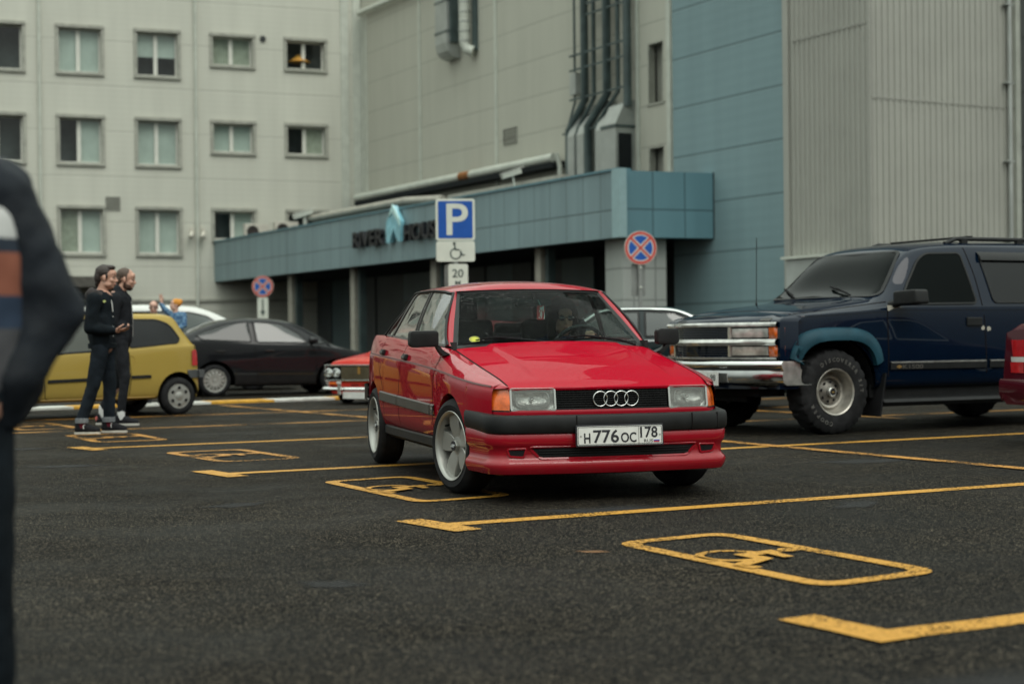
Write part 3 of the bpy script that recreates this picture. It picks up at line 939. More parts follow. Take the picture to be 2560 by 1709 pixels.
# ------------------------------------------------------------------ panel hall (middle)
HRZ = math.atan2(-0.877, 0.480)
hall = thing('panel_hall', 'tall grey panel hall with pale vertical joints above the blue canopy', 'building', (-5.31, 57.325, 0), HRZ)
hw = [(18.48, 19.19, 6.87, 8.42), (18.48, 19.19, 4.2, 5.76)]
mb = MB(); wall_holes(mb, 0, 19.6, 0, 13.2, hw); mb.bx(0.0, 19.6, .42, .5, 0, 13.2, 1)
mb.build('wall', [M['hall'], M['room']], hall, normals=False)
for (x0, x1, z0, z1) in hw:
    mb = MB()
    mb.bx(x0, x0 + .03, 0.001, .2, z0, z1); mb.bx(x1 - .03, x1, 0.001, .2, z0, z1); mb.bx(x0 + .03, x1 - .03, 0.001, .2, z1 - .03, z1); mb.bx(x0 - .03, x1 + .03, -.03, .2, z0 - .05, z0)
    w = mb.build('window', M['surround'], hall)
    MB().bx((x0 + x1) / 2 - .04, (x0 + x1) / 2 + .04, .22, .28, z0, z1).build('sash', M['surround'], w)
    MB().add([(x0 + .03, .25, z0), (x1 - .03, .25, z0), (x1 - .03, .25, z1 - .03), (x0 + .03, .25, z1 - .03)], [(0, 1, 2, 3)]).build('pane', mat('dusty pane', (0.20, 0.20, 0.175), 0.3, var=0.15, vscale=2), w)
mb = MB()
for s in (4.91, 10.25): mb.bx(s - .07, s + .07, -.04, 0, 4.4, 13.1)
for s in (.12, .42): mb.bx(s, s + .14, -.05, 0, 0, 12.4)
mb.bx(17.98, 18.1, -.05, 0, 4.4, 13.1); mb.bx(19.4, 19.56, -.06, 0, 4.4, 13.1)
mb.build('joint_strip', M['trim_light'], hall)
mb = MB(); mb.tube([(.3, -.18, 12.5), (3.9, -.18, 12.46), (19.6, -.18, 12.9)], .10, 10); mb.build('gutter', M['trim_light'], hall, smooth=40)
mb = MB().bx(.25, 14.26, -.42, 0, 5.66, 5.86)
mb.build('eaves_ledge', M['soffit'], hall, bevel=.02)
mb = MB(); mb.tube([(.3, -.34, 5.93), (14.26, -.34, 5.93)], .14, 12); mb.tube([(14.3, -.3, 6.05), (14.35, -.22, 5.7), (14.35, -.2, 4.35)], .07, 8)
mb.build('eaves_gutter', M['trim_light'], hall, smooth=40)
mb = MB(); mb.tube([(8.5, -.34, 5.93), (9.2, -.34, 5.93)], .143, 12); mb.build('rust_stain', M['rust'], hall, smooth=40)
mb = MB(); vent_grille(mb, 10.68, 11.52, 6.68, 7.16, 6); mb.build('vent_grille', M['grille_grey'], hall)

MB().bx(1.0, 19.5, 5.0, 9.0, 12.9, 22.0).build('set_back_storey', mat('brown grey render', (0.20, 0.18, 0.15), .8, var=.12), hall)
MB().bx(0.0, 19.6, .51, 4.99, 12.6, 12.9).build('roof', M['soffit'], hall)
# ducts and pipes hung on the hall wall: each can be unbolted, so each is a thing
def hung(name, label, cat, group=None):
    return thing(name, label, cat, (-5.31, 57.325, 0), HRZ, group)
t = hung('ventilation_duct', 'wide rectangular sheet metal duct with rounded mouth high on the grey wall', 'duct')
mb = MB(); mb.bx(7.1, 7.9, -.5, -.02, 10.55, 13.4); mb.build('duct', M['duct'], t, bevel=.015)
prof = [(-.5, 10.55), (-.5, 10.2), (-.44, 9.95), (-.3, 9.8), (-.1, 9.74), (-.02, 9.74), (-.02, 10.55)]
mb = MB(); mb.prism(prof, 7.1, 7.9, lambda a, b, h: (h, a, b)); mb.build('duct_mouth', M['duct'], t)
mb = MB().bx(7.08, 7.92, -.52, 0, 10.53, 10.58).bx(7.08, 7.92, -.52, 0, 11.5, 11.54).bx(7.92, 8.0, -.4, 0, 10.2, 13.4); mb.build('flange', M['pipe'], t)
t = hung('flue_pipe', 'slim round silver flue pipe beside the wide duct on the grey wall', 'pipe')
mb = MB(); mb.tube([(8.75, -.3, 13.4), (8.75, -.3, 10.05), (8.8, -.26, 9.85), (9.0, -.1, 9.75)], .17, 14); mb.build('flue', M['trim_light'], t, smooth=50)
mb = MB(); [mb.lathe([(.18, -.02), (.185, 0), (.18, .02)], 14, 'Z', (8.75, -.3, z)) for z in (10.1, 10.4, 10.7, 11.0, 11.3, 11.6, 11.9)]; mb.build('rings', M['duct'], t, smooth=50)
mb = MB().bx(8.9, 9.1, -.12, -.0, 9.8, 13.2); mb.build('bracket', M['pipe'], t)
t = hung('pipe_bundle', 'bundle of dark vertical service pipes bending towards the canopy', 'pipes')
for s, r, b in ((15.2, .035, 14.9), (15.72, .11, 15.0), (16.2, .06, 15.5), (16.85, .12, 16.0), (17.4, .06, 16.45), (17.85, .11, None)):
    mb = MB()
    p = [(s, -.22, 13.4), (s, -.22, 7.35)]
    p += [(b, -.30, 6.6), (b, -.30, 4.4)] if b else [(s, -.22, 6.9)]
    mb.tube(p, r, 10); mb.build('pipe', M['pipe'], t, smooth=40)
mb = MB()
for z in (12.4, 11.3, 10.9, 9.9, 9.6, 8.6, 8.2, 7.4): mb.bx(15.0 + (.9 if int(z * 10) % 3 == 0 else 0), 17.9, -.28, -.24, z, z + .05)
for z in (6.5, 5.2): mb.bx(14.7, 16.7, -.34, -.3, z, z + .05)
mb.build('rail', M['pipe'], t)
mb = MB().bx(15.05, 15.35, -.3, 0, 7.55, 8.15); mb.build('junction_box', M['duct'], t, bevel=.01)
for i, (a, b) in enumerate(((15.1, 15.45), (15.6, 15.95), (16.55, 17.0))):
    mb = MB(); mb.prism([(-.42, 4.4), (-.42, 6.4), (-.1, 7.2), (0, 7.2), (0, 4.4)], a, b, lambda p, q, h: (h, p, q)); mb.build('sheet_cover', M['duct'], t)
t = hung('riser_box', 'big grey sheet metal riser box with sloped top beside the bent pipes', 'duct')
mb = MB(); mb.prism([(-.6, 4.4), (-.6, 6.45), (-.35, 6.95), (0, 7.1), (0, 4.4)], 17.15, 17.85, lambda p, q, h: (h, p, q)); mb.build('riser', M['duct'], t)
mb = MB().bx(17.13, 17.87, -.62, 0, 6.35, 6.42); mb.build('flange', M['pipe'], t)
mb = MB().bx(17.855, 17.87, -.52, -.12, 4.5, 6.2); mb.build('dark_opening', M['soffit'], t)

# ------------------------------------------------------------------ blue clad block and corrugated block
blue = thing('blue_clad_block', 'tall blue panel clad block behind the canopy end', 'building', (5.394, 31.292, 0), HRZ)
MB().bx(-3.87, 0.0, 0, 3.0, 0, 22).build('wall', M['blue'], blue)
MB().bx(-.02, .14, -.05, 3.0, 0, 22).build('corner_flashing', M['corr'], blue)
corr = thing('corrugated_block', 'grey vertically corrugated metal block at the far right', 'building', (6.563, 29.156, 0), HRZ)
def corrug(mb, x0, x1, z0, z1, y, period=.145, dep=.028):
    x = x0
    pts = []
    while x < x1 - .01:
        pts += [(x, y), (x + period * .58, y), (x + period * .66, y - dep), (x + period * .92, y - dep)]
        x += period
    pts.append((x1, y))
    mb.grid([[(a, b, z0), (a, b, z1)] for a, b in pts])
mb = MB(); corrug(mb, -2.28, -.06, 0, 22, 0.0); o = mb.build('wall', M['corr'], corr, normals=False)
side = empty_part('side_wall', corr, (0, 0, 0), (0, 0, R(90)))
mb = MB(); corrug(mb, .06, 3.72, 0, 22, 0.0); mb.build('sheet', M['corr'], side, normals=False)
mb = MB()
mb.grid([[(-.06 + .06 * math.sin(q), .06 - .06 * math.cos(q) - .012, z) for z in (0, 22)] for q in [R(90) * i / 8 for i in range(9)]])
mb.build('corner_strip', M['corr'], corr, smooth=60, normals=False)
mb = MB().bx(-2.2, -.08, -.034, -.03, 6.6, 6.63); mb.build('sheet_joint', M['corr_joint'], corr)
MB().bx(.06, 3.72, -.034, -.03, 5.24, 5.26).build('sheet_joint', M['corr_joint'], side)
mb = MB(); mb.tube([(3.41, -.1, 0), (3.41, -.1, 22)], .04, 8)
for z in (2.7, 4.2, 5.7, 7.2): mb.bx(3.30, 3.5, -.14, -.02, z, z + .03)
mb.build('conduit', M['duct'], side, smooth=40)
MB().bx(3.6, 3.72, -.08, .2, 0, 22).build('edge_flashing', M['trim_light'], side)
MB().bx(3.73, 9, -.5, .4, 0, 22).build('return_wall', M['corr_dark'], side)
MB().bx(-2.2, -1.0, -.22, -.04, 0, 2.38).build('meter_cabinet', M['duct'], corr, bevel=.01)
MB().bx(-2.28, -.9, -.28, -.03, 2.39, 2.44).build('cabinet_lid', M['trim_light'], corr)

# ------------------------------------------------------------------ canopy with blue grey fascia
can = thing('entrance_canopy', 'long flat canopy with blue grey panel fascia over a dark recessed shopfront', 'canopy', (2.197, 32.593, 0), HRZ)
z0, z1 = 2.96, 4.32
MB().bx(-27.0, 0.0, 0, .25, z0, z1).build('fascia', M['fascia'], can)
cend = empty_part('fascia_return', can, (0, 0, 0), (0, 0, ORZ - HRZ))
MB().bx(0.02, 2.18, -.001, .3, z0, z1).build('fascia_end', M['fascia_end'], cend)
MB().bx(2.181, 2.24, -.02, .3, z0 - .01, z1 + .01).build('fascia_edge', M['soffit'], cend)
MB().bx(-.16, .16, -.06, .1, z0 - .01, z1 + .03).build('corner_strip', mat('pale blue flashing', (0.26, 0.38, 0.40), 0.45, var=.06), can)
mb = MB()
sl = [(-26.9, .26), (.0, .26), (.24, 2.17), (-.2, 2.21), (-.2, 5.28), (-26.6, 5.28)]
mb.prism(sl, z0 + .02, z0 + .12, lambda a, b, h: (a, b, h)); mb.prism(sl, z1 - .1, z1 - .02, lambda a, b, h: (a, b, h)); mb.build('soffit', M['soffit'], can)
MB().bx(-27.0, .02, -.04, .3, z1 + .002, z1 + .05).build('coping', M['fascia_end'], can)
mb = MB(); mb.tube([(-18.2, .5, 4.62), (-11.4, .5, 4.62), (-9.3, .6, 4.5)], .10, 8); mb.bx(-18.2, -9.5, .55, .7, 4.33, 4.58); mb.bx(-8.8, -3.2, .5, .9, 4.33, 4.55); mb.build('roof_upstand', M['post'], can)
mb = MB()
x = -26.4
k = 0
while x < 1.6:
    w = random.choice((1.1, 1.6, 2.2))
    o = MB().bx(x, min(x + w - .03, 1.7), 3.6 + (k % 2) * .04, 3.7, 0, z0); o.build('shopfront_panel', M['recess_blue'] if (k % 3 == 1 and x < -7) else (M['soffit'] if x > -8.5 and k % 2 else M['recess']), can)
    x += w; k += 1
MB().bx(-17.9, -17.0, 3.5, 3.58, 0, 2.1).build('shopfront_door', mat('grey door', (0.09, 0.085, 0.075), .5, var=.1), can)
for s, w, y in ((-20.2, .35, .5), (-15.05, .3, .45), (-9.85, .34, .5), (-4.35, .26, .5), (-1.45, .2, .6)):
    MB().bx(s, s + w, y, y + w, 0, z0).build('post', M['post'], can)
    MB().bx(s + w + .02, s + w + .16, y + .1, y + .3, 0, z0).build('downpipe', M['pipe'], can)
col = empty_part('corner_column', can, (0, 0, 0), (0, 0, ORZ - HRZ))
MB().bx(.25, 1.25, .35, 1.2, 0, z0).build('column', M['stone_tile'], col)

# lettering on the fascia
t = thing('shop_sign', 'dark raised shop lettering with a pale blue arrow emblem on the fascia', 'sign', (2.197, 32.593, 0), HRZ)
mb = MB()
for s, a, b in (('RIVER', -13.45, -11.4), ('HOUSE', -10.08, -7.85)):
    text_into(mb, s, 1, lambda v: V((v.x, -.10 - v.z, 3.44 + v.y)), fit=(a, b, .44), weight=.012, extrude=.06)
mb.build('lettering', M['plate_black'], t)
mb = MB(); mb.prism([(-11.15, 3.46), (-11.15, 4.0), (-10.7, 4.42), (-10.26, 3.98), (-10.26, 3.46), (-10.45, 3.46), (-10.7, 3.82), (-10.95, 3.46)], -.16, -.03, lambda a, b, h: (a, h, b))
mb.build('emblem', mat('pale blue arrow', (0.22, 0.50, 0.60), .25, coat=1, var=.2, vscale=3), t)
mb = MB(); mb.prism([(-10.95, 4.12), (-10.7, 4.45), (-10.24, 4.02), (-10.24, 3.85), (-10.7, 4.25)], -.19, -.162, lambda a, b, h: (a, h, b))
mb.build('emblem_highlight', mat('mint arrow edge', (0.45, 0.72, 0.72), .25, coat=1, var=.05), t)

# small equipment on roofs and walls
def ac(x, y, z, rz, label):
    t = thing('air_conditioner', label, 'air conditioner', (x, y, z), rz, 'air conditioners on the canopy roof')
    MB().bx(-.42, .42, -.15, .15, 0.05, .58).build('casing', M['beige_box'], t, bevel=.015)
    mb = MB()
    for r in (.06, .1, .14, .18, .2): mb.lathe([(r - .006, 0), (r, -.012), (r + .006, 0)], 24, 'Y', (-.14, -.155, .31))
    mb.build('fan_guard', M['dark_metal'], t)
    MB().lathe([(.001, -.002), (.2, -.002)], 24, 'Y', (-.14, -.151, .31)).build('fan_opening', mat('fan recess', (0.07, 0.06, 0.055), .7, var=.1), t)
    MB().bx(-.38, -.32, -.14, .14, 0, .05).bx(.32, .38, -.14, .14, 0, .05).build('foot', M['dark_metal'], t)
def on_office(s, y): return (-5.31 + .930 * s - .366 * y, 57.325 + .366 * s + .930 * y)
def on_can(s, y): return (2.197 + .480 * s + .877 * y, 32.593 - .877 * s + .480 * y)
p = on_office(-4.0, -.6); ac(p[0], p[1], 4.36, ORZ, 'boxy air conditioner on the canopy roof below the third column window')
p = on_office(-2.95, -.6); ac(p[0], p[1], 4.45, ORZ, 'boxy air conditioner on the canopy roof beside the tilted white camera')
def cctv(x, y, z, rz, label, sc=1.0, tilt=-18):
    t = thing('security_camera', label, 'camera', (x, y, z), rz, 'security cameras')
    rot = Matrix.Rotation(R(tilt), 3, 'Y')
    mb = MB(); mb.box((0, 0, .12 * sc), (.62 * sc, .17 * sc, .16 * sc), rot); mb.build('housing', M['trim_light'], t, bevel=.02)
    mb = MB(); mb.box((.02 * sc, 0, .215 * sc), (.74 * sc, .2 * sc, .02 * sc), rot); mb.build('sunshield', M['white_pvc'], t)
    mb = MB(); mb.tube([(.05 * sc, 0, .05 * sc), (.1 * sc, 0, -.25 * sc)], .03 * sc, 8); mb.build('bracket', M['trim_light'], t, smooth=40)
p = on_can(-18.1, .2); cctv(p[0], p[1], 4.62, R(20), 'white security camera tilted down at the canopy edge near the air conditioners')
p = on_can(-4.9, .2); cctv(p[0], p[1], 4.62, R(20), 'white security camera on the canopy edge in front of the eaves gutter', .8)
for s, lab in ((-6.12, 'small pale security camera on the office wall, the one further from the window'), (-5.72, 'small pale security camera on the office wall, the one nearer the window')):
    t = thing('wall_camera', lab, 'camera', (*on_office(s, -.12), 4.62), ORZ, 'wall cameras')
    mb = MB(); mb.cap((0, 0, .0), (-.06, -.22, -.1), .08, .09); mb.build('housing', M['beige_box'], t, smooth=60)
    mb = MB(); mb.bx(-.05, .05, .0, .12, -.04, .2); mb.build('bracket', M['beige_box'], t)

# ------------------------------------------------------------------ road signs
M['sign_blue'] = mat('sign blue', (0.004, 0.075, 0.36), .35, var=.05)
M['sign_white'] = mat('sign white', (0.60, 0.62, 0.55), .4, var=.04)
M['sign_red'] = mat('sign red', (0.50, 0.06, 0.05), .4, var=.05)
M['sign_back'] = mat('sign edge', (0.22, 0.23, 0.22), .5, metal=.3, var=.1)
M['sign_ink'] = mat('sign ink', (0.03, 0.05, 0.045), .5, var=.1)
def plate(mb, w, h, r, y0, y1, zc, mi=0, xc=0):
    mb.prism(rnd_poly([(xc - w/2, zc - h/2), (xc + w/2, zc - h/2), (xc + w/2, zc + h/2), (xc - w/2, zc + h/2)], r), y0, y1, lambda a, b, q: (a, q, b), mi)
t = thing('parking_sign', 'blue parking sign with wheelchair plate and 20 metre plate on one pole', 'sign', (-.845, 24.4, 0), R(4))
P_ = 1.22
MB().tube([(0, .05, 0), (0, .05, 3.05)], .038, 10).build('pole', M['grey_pole'], t, smooth=40)
mb = MB(); plate(mb, .60, .64, .05, 0, .012, 2.745); mb.build('parking_plate', M['sign_white'], t)
mb = MB(); plate(mb, .525, .565, .02, -.004, -.0015, 2.745); mb.build('blue_field', M['sign_blue'], t)
mb = MB()
text_into(mb, 'P', 1, lambda v: V((v.x, -.006, 2.51 + v.y)), fit=(-.135, .195, .48), weight=.012); mb.build('letter', M['sign_white'], t)
mb = MB(); plate(mb, .59, .31, .04, 0, .012, 2.262); mb.build('wheelchair_plate', M['sign_white'], t)
mb = MB()
rows = []
for i in range(31):
    q = R(100 + 285 * i / 30)
    rows.append([(.0 + .088 * math.cos(q), -.003, 2.225 + .088 * math.sin(q)), (.0 + .068 * math.cos(q), -.003, 2.225 + .068 * math.sin(q))])
mb.grid(rows)
mb.add([(-.03, -.004, 2.37), (-.008, -.004, 2.37), (.012, -.004, 2.28), (-.012, -.004, 2.28)], [(0, 1, 2, 3)])
mb.add([(-.012, -.005, 2.298), (.058, -.005, 2.298), (.058, -.005, 2.278), (-.012, -.005, 2.278)], [(0, 1, 2, 3)])
mb.add([(.058, -.006, 2.288), (.078, -.006, 2.278), (.115, -.006, 2.202), (.095, -.006, 2.198)], [(0, 1, 2, 3)])
mb.add([(.098, -.007, 2.21), (.14, -.007, 2.222), (.14, -.007, 2.204), (.098, -.007, 2.194)], [(0, 1, 2, 3)])
mb.add([(-.02 + .022 * math.cos(i * .6283), -.008, 2.385 + .02 * math.sin(i * .6283)) for i in range(10)], [tuple(range(10))])
mb.build('wheelchair_symbol', M['sign_ink'], t)
mb = MB(); plate(mb, .30, .42, .04, 0, .012, 1.86, xc=.035); mb.build('distance_plate', M['sign_white'], t)
mb = MB(); plate(mb, .3, .42, .04, .11, .12, 1.86, xc=-.02); mb.build('rear_plate', M['sign_back'], t)
mb = MB()
text_into(mb, '20', 1, lambda v: V((v.x, -.004, 1.865 + v.y)), fit=(-.055, .115, .125), weight=.008)
text_into(mb, 'M', 1, lambda v: V((v.x, -.004, 1.75 + v.y)), fit=(-.01, .07, .065), weight=.008)
mb.build('lettering', M['sign_ink'], t)

def no_stop(x, y, zc, r, rz, label, sx=1.0):
    t = thing('no_stopping_sign', label, 'sign', (x, y, 0), rz, 'round no stopping signs')
    MB().tube([(0, .05, 0), (0, .05, zc + r * .8)], .036, 10).build('pole', M['grey_pole'], t, smooth=40)
    def disc(r0, r1, yy):
        n = 48
        return [[(r0 * math.cos(2 * math.pi * i / n), yy, zc + r0 * math.sin(2 * math.pi * i / n)), (r1 * math.cos(2 * math.pi * i / n), yy, zc + r1 * math.sin(2 * math.pi * i / n))] for i in range(n + 1)]
    mb = MB().lathe([(.001, .012), (r, .012), (r, 0), (.001, 0)], 48, 'Y', (0, 0, zc)); mb.build('disc', M['sign_white'], t)
    mb = MB().grid(disc(r * .97, r * .80, -.003)); mb.build('red_ring', M['sign_red'], t)
    mb = MB()
    for q in range(4):
        a0 = R(90 * q) 
        pts = []
        for i in range(9):
            a = a0 + R(-35 + 70 * i / 8); pts.append((r * .735 * math.cos(a), -.003, zc + r * .735 * math.sin(a)))
        d = r * .2
        pts.append((d * math.cos(a0), -.003, zc + d * math.sin(a0)))
        mb.add(pts, [tuple(range(len(pts)))])
    mb.build('blue_quarter', M['sign_blue'], t)
    mb = MB()
    for q in (45, 135):
        c, s = math.cos(R(q)), math.sin(R(q)); L, w = r * .82, r * .065
        mb.add([(L*c - w*s, -.005 - q * 1e-5, zc + L*s + w*c), (L*c + w*s, -.005 - q * 1e-5, zc + L*s - w*c), (-L*c + w*s, -.005 - q * 1e-5, zc - L*s - w*c), (-L*c - w*s, -.005 - q * 1e-5, zc - L*s + w*c)], [(0, 1, 2, 3)])
    mb.build('red_cross', M['sign_red'], t)
    return t
t = no_stop(2.30, 28.4, 2.505, .298, R(12), 'round no stopping sign with a blank plate back below it by the tiled column')
mb = MB(); plate(mb, .26, .58, .03, .09, .1, 1.94, xc=-.02); mb.build('blank_plate', M['sign_back'], t)
mb = MB(); mb.cap((0, .02, 2.15), (0, .0, 2.15), .02, .02); mb.cap((0, .02, 1.8), (0, .0, 1.8), .02, .02); mb.build('clamp', M['trim_light'], t)
t = no_stop(-6.95, 44.7, 2.43, .30, R(-2), 'round no stopping sign above a white plate with a downward arrow')
mb = MB(); plate(mb, .30, .60, .03, 0, .012, 1.82); mb.build('arrow_plate', M['sign_white'], t)
mb = MB().bx(-.02, .02, -.006, -.003, 1.72, 2.08); mb.prism([(-.07, 1.75), (.07, 1.75), (0, 1.6)], -.009, -.007, lambda a, b, h: (a, h, b)); mb.build('arrow', M['sign_ink'], t)
# ------------------------------------------------------------------ wheels
def wheel(car, x, y, z, rt, rr, w, side, kind, steer=0.0, name='wheel', tread=0.0, letters=False, lean=0.0):
    """outer face points to side (+1 left / -1 right)"""
    e = empty_part(name, car, (x, y, z), (0, 0, R(steer)))
    s = side
    hw = w / 2
    rb = rr * 1.02
    prof = [(rb, -hw * .92), (rb + .02, -hw * .98), (lerp(rb, rt, .5), -hw * 1.02), (rt - .035, -hw * .96), (rt - .012, -hw * .84), (rt, -hw * .6), (rt + .002, 0),
            (rt, hw * .6), (rt - .012, hw * .84), (rt - .035, hw * .96), (lerp(rb, rt, .5), hw * 1.02), (rb + .02, hw * .98), (rb, hw * .92), (rb - .01, hw * .8)]
    if tread:
        n = 144
        def mod(r, a, k):
            if r < rt - .04: return 0
            j = (k // 2 + (1 if a * s > 0 else 0)) % 3
            return -tread if j == 0 else (0.004 if (k // 2) % 2 else 0)
    else:
        n = 72
        mod = None
    mb = MB().lathe([(r, a * s) for r, a in prof], n, 'Y', mod=mod)
    if not tread:
        for a in (-.5, -.17, .17, .5):
            mb.lathe([(rt + .0035, a * hw - .006), (rt + .0035, a * hw + .006)], n, 'Y')
    t = mb.build('tyre', M['rubber'], e, smooth=30 if tread else 50)
    f = hw * s
    def L(prof, n=48): return MB().lathe([(r, a * s) for r, a in prof], n, 'Y')
    if kind == 'star':      # deep five-arm star alloy
        mb = L([(rr * 1.0, hw * .80), (rr * 1.045, hw * .96), (rr * 1.03, hw * 1.0), (rr * .985, hw * .96), (rr * .945, hw * .80), (rr * .93, hw * .35), (rr * .88, -.02), (rr * .86, -hw * .8)], 64)
        mb.build('rim', M['alloy'], e, smooth=40)
        L([(.001, -.045), (rr * .8, -.045), (rr * .87, -.05)]).build('brake_disc', M['alloy_dark'], e, smooth=40)
        mb = MB()
        for q in range(5):
            a0 = R(90 + 72 * q + 10)
            def P2(r, da, yy, a0=a0): return V((r * math.cos(a0 + da), yy * s, r * math.sin(a0 + da)))
            def prism_arm():
                # arm narrows outwards; raised ridge in the middle
                sec = []
                for r, hwid, yy in ((rr * .26, .625, hw * .50), (rr * .46, .57, hw * .54), (rr * .70, .43, hw * .60), (rr * .95, .31, hw * .60)):
                    sec.append([P2(r, -hwid * 1.03, yy - .035), P2(r, -hwid, yy - .004), P2(r, -hwid * .94, yy), P2(r, 0, yy + .001), P2(r, hwid * .94, yy), P2(r, hwid, yy - .004), P2(r, hwid * 1.03, yy - .035)])
                mb.grid(sec)
            prism_arm()
        mb.lathe([(a, b * s) for a, b in ((rr * .40, hw * .42), (rr * .39, hw * .46), (rr * .30, hw * .50), (rr * .24, hw * .52), (.001, hw * .52))], 40, 'Y')
        mb.build('spokes', M['alloy'], e, smooth=35)
        mb = L([(rr * .19, hw * .5), (rr * .185, hw * .72), (rr * .165, hw * .76), (.001, hw * .76)], 6)
        mb.build('hub_nut', M['alloy'], e, bevel=.003)
        mb = L([(.031, hw * .75), (.030, hw * .80), (.001, hw * .80)], 24); mb.build('centre_cap', M['plate_black'], e, smooth=40)
        mb = MB()
        for k in range(4):
            cx = (k - 1.5) * .0115
            ring = [V((cx + .0075 * math.cos(2 * math.pi * i / 14), (hw * .80 + .0015) * s, .0075 * math.sin(2 * math.pi * i / 14))) for i in range(15)]
            mb.tube(ring, .0011, 4, caps=False)
        mb.build('ring_emblem', M['chrome'], e)
        p = R(135 if s < 0 else 45)
        MB().tube([(rr * .86 * math.cos(p), hw * .2 * s, rr * .86 * math.sin(p)), (rr * .80 * math.cos(p), hw * .75 * s, rr * .80 * math.sin(p))], .006, 8).build('valve', M['black_plastic'], e)
    elif kind == 'steel':   # deep dish pickup-style steel wheel with round holes
        mb = L([(rr * .98, hw * .80), (rr * 1.05, hw * .95), (rr * 1.03, hw), (rr * .97, hw * .94), (rr * .93, hw * .74), (rr * .90, hw * .30), (rr * .80, hw * .14), (rr * .74, hw * .22), (rr * .70, hw * .34), (rr * .62, hw * .30), (rr * .58, hw * .05)], 64)
        mb.build('rim', mat('worn steel rim', (0.42, 0.40, 0.36), .38, metal=.6, var=.35, vscale=9, col2=(.46, .43, .38)), e, smooth=40)
        mb = L([(rr * .60, hw * .02), (rr * .50, hw * .10), (rr * .30, hw * .34), (rr * .22, hw * .36)], 64); mb.build('wheel_disc', mat('grey steel disc', (0.20, 0.185, 0.165), .45, metal=.5, var=.25, vscale=10), e, smooth=40)
        mb = MB()
        for k in range(8):
            a = R(45 * k + 10)
            r0 = rr * .43
            mb.lathe([(.001, (hw * .215 + .004) * s), (rr * .075, (hw * .20 + .004) * s)], 16, 'Y', (r0 * math.cos(a), 0, r0 * math.sin(a)))
        mb.build('vent_hole', M['black_matte'], e)
        mb = L([(rr * .22, hw * .30), (rr * .215, hw * .62), (rr * .18, hw * .68), (rr * .13, hw * .66), (.001, hw * .655)], 32); mb.build('hub_cap', M['chrome_dull'], e, smooth=40)
        mb = L([(rr * .15, hw * .672), (.001, hw * .675)], 24); mb.build('cap_face', M['plate_black'], e)
        mb = MB(); g = .5 * rr * .15
        mb.prism([(-g*1.1, -g*.3), (-g*.4, -g*.3), (-g*.4, -g*.55), (g*.4, -g*.55), (g*.4, -g*.3), (g*1.1, -g*.3), (g*1.1, g*.3), (g*.4, g*.3), (g*.4, g*.55), (-g*.4, g*.55), (-g*.4, g*.3), (-g*1.1, g*.3)], hw * .68, hw * .69, lambda a, b, h: (a, h * s, b))
        mb.build('bowtie_emblem', mat('dull gold', (0.42, 0.28, 0.10), .35, metal=.6, var=.1), e)
    elif kind == 'cover':   # six-hole plastic wheel cover
        mb = L([(rr * 1.05, hw * .9), (rr * 1.03, hw * 1.0), (rr * .95, hw * .98), (rr * .82, hw * 1.02), (rr * .5, hw * 1.06), (rr * .36, hw * 1.0), (rr * .32, hw * 1.04), (.001, hw * 1.06)], 48)
        mb.build('wheel_cover', M['alloy'], e, smooth=40)
        mb = MB()
        for k in range(6):
            a = R(60 * k + 30)
            o = [(math.cos(a) * rr * .72 + rr * .16 * math.cos(q) * math.cos(a) * .8 - rr * .15 * math.sin(q) * math.sin(a), math.sin(a) * rr * .72 + rr * .16 * math.cos(q) * math.sin(a) * .8 + rr * .15 * math.sin(q) * math.cos(a)) for q in [2 * math.pi * i / 16 for i in range(16)]]
            mb.add([(p, (hw * 1.05 + .006) * s, q) for p, q in o], [tuple(range(16))])
        mb.build('cover_hole', M['black_matte'], e)
    elif kind == 'multi':   # many-spoke alloy
        mb = L([(rr * .98, hw * .8), (rr * 1.05, hw * .95), (rr * 1.03, hw), (rr * .93, hw * .97), (rr * .90, hw * .5), (rr * .86, -hw * .5)], 48); mb.build('rim', M['alloy'], e, smooth=40)
        L([(.001, -.03), (rr * .88, -.03)]).build('brake_disc', M['black_matte'], e)
        mb = MB()
        for k in range(14):
            a = R(360 / 14 * k)
            d = V((math.cos(a), 0, math.sin(a))); n_ = V((-math.sin(a), 0, math.cos(a)))
            rows = [[d * r + n_ * (w_ * q) + V((0, (hw * .8 + c) * s, 0)) for q in (-1, 1)] for r, w_, c in ((rr * .2, .018, .0), (rr * .6, .02, .012), (rr * .92, .028, .0))]
            mb.grid(rows)
        mb.lathe([(a, b * s) for a, b in ((rr * .24, hw * .8), (rr * .22, hw * .95), (.001, hw * .97))], 24, 'Y')
        mb.build('spokes', M['alloy'], e, smooth=30)
    else:                   # plain hubcap
        L([(rr * 1.04, hw * .9), (rr * 1.02, hw), (rr * .9, hw * .8), (rr * .6, hw * .7), (rr * .55, hw * .9), (.001, hw * .95)]).build('hubcap', M['chrome_dull'], e, smooth=40)
    if letters:
        mb = MB()
        def arc_text(txt, a_mid, step, rad, size):
            n = len(txt)
            for i, ch in enumerate(txt):
                if ch == ' ': continue
                a = a_mid - s * -1 * 0 - (i - (n - 1) / 2) * step
                vs, fs = text_verts(ch, size, outline=.0012)
                out = []
                for v in vs:
                    q = R(a)
                    rr_ = rad + v.y
                    t_ = v.x
                    px = rr_ * math.cos(q) + t_ * math.sin(q)
                    pz = rr_ * math.sin(q) - t_ * math.cos(q)
                    # mirrored for the left-hand side so it reads from outside
                    out.append(V((px * (-1 if s > 0 else 1), (hw * 1.035 + v.z) * s, pz)))
                mb.add(out, fs)
        mid = lerp(rb, rt, .38)
        arc_text('DISCOVERER S/T', 62, 9.3, mid, .052)
        arc_text('COOPER', 232, 10.5, mid, .052)
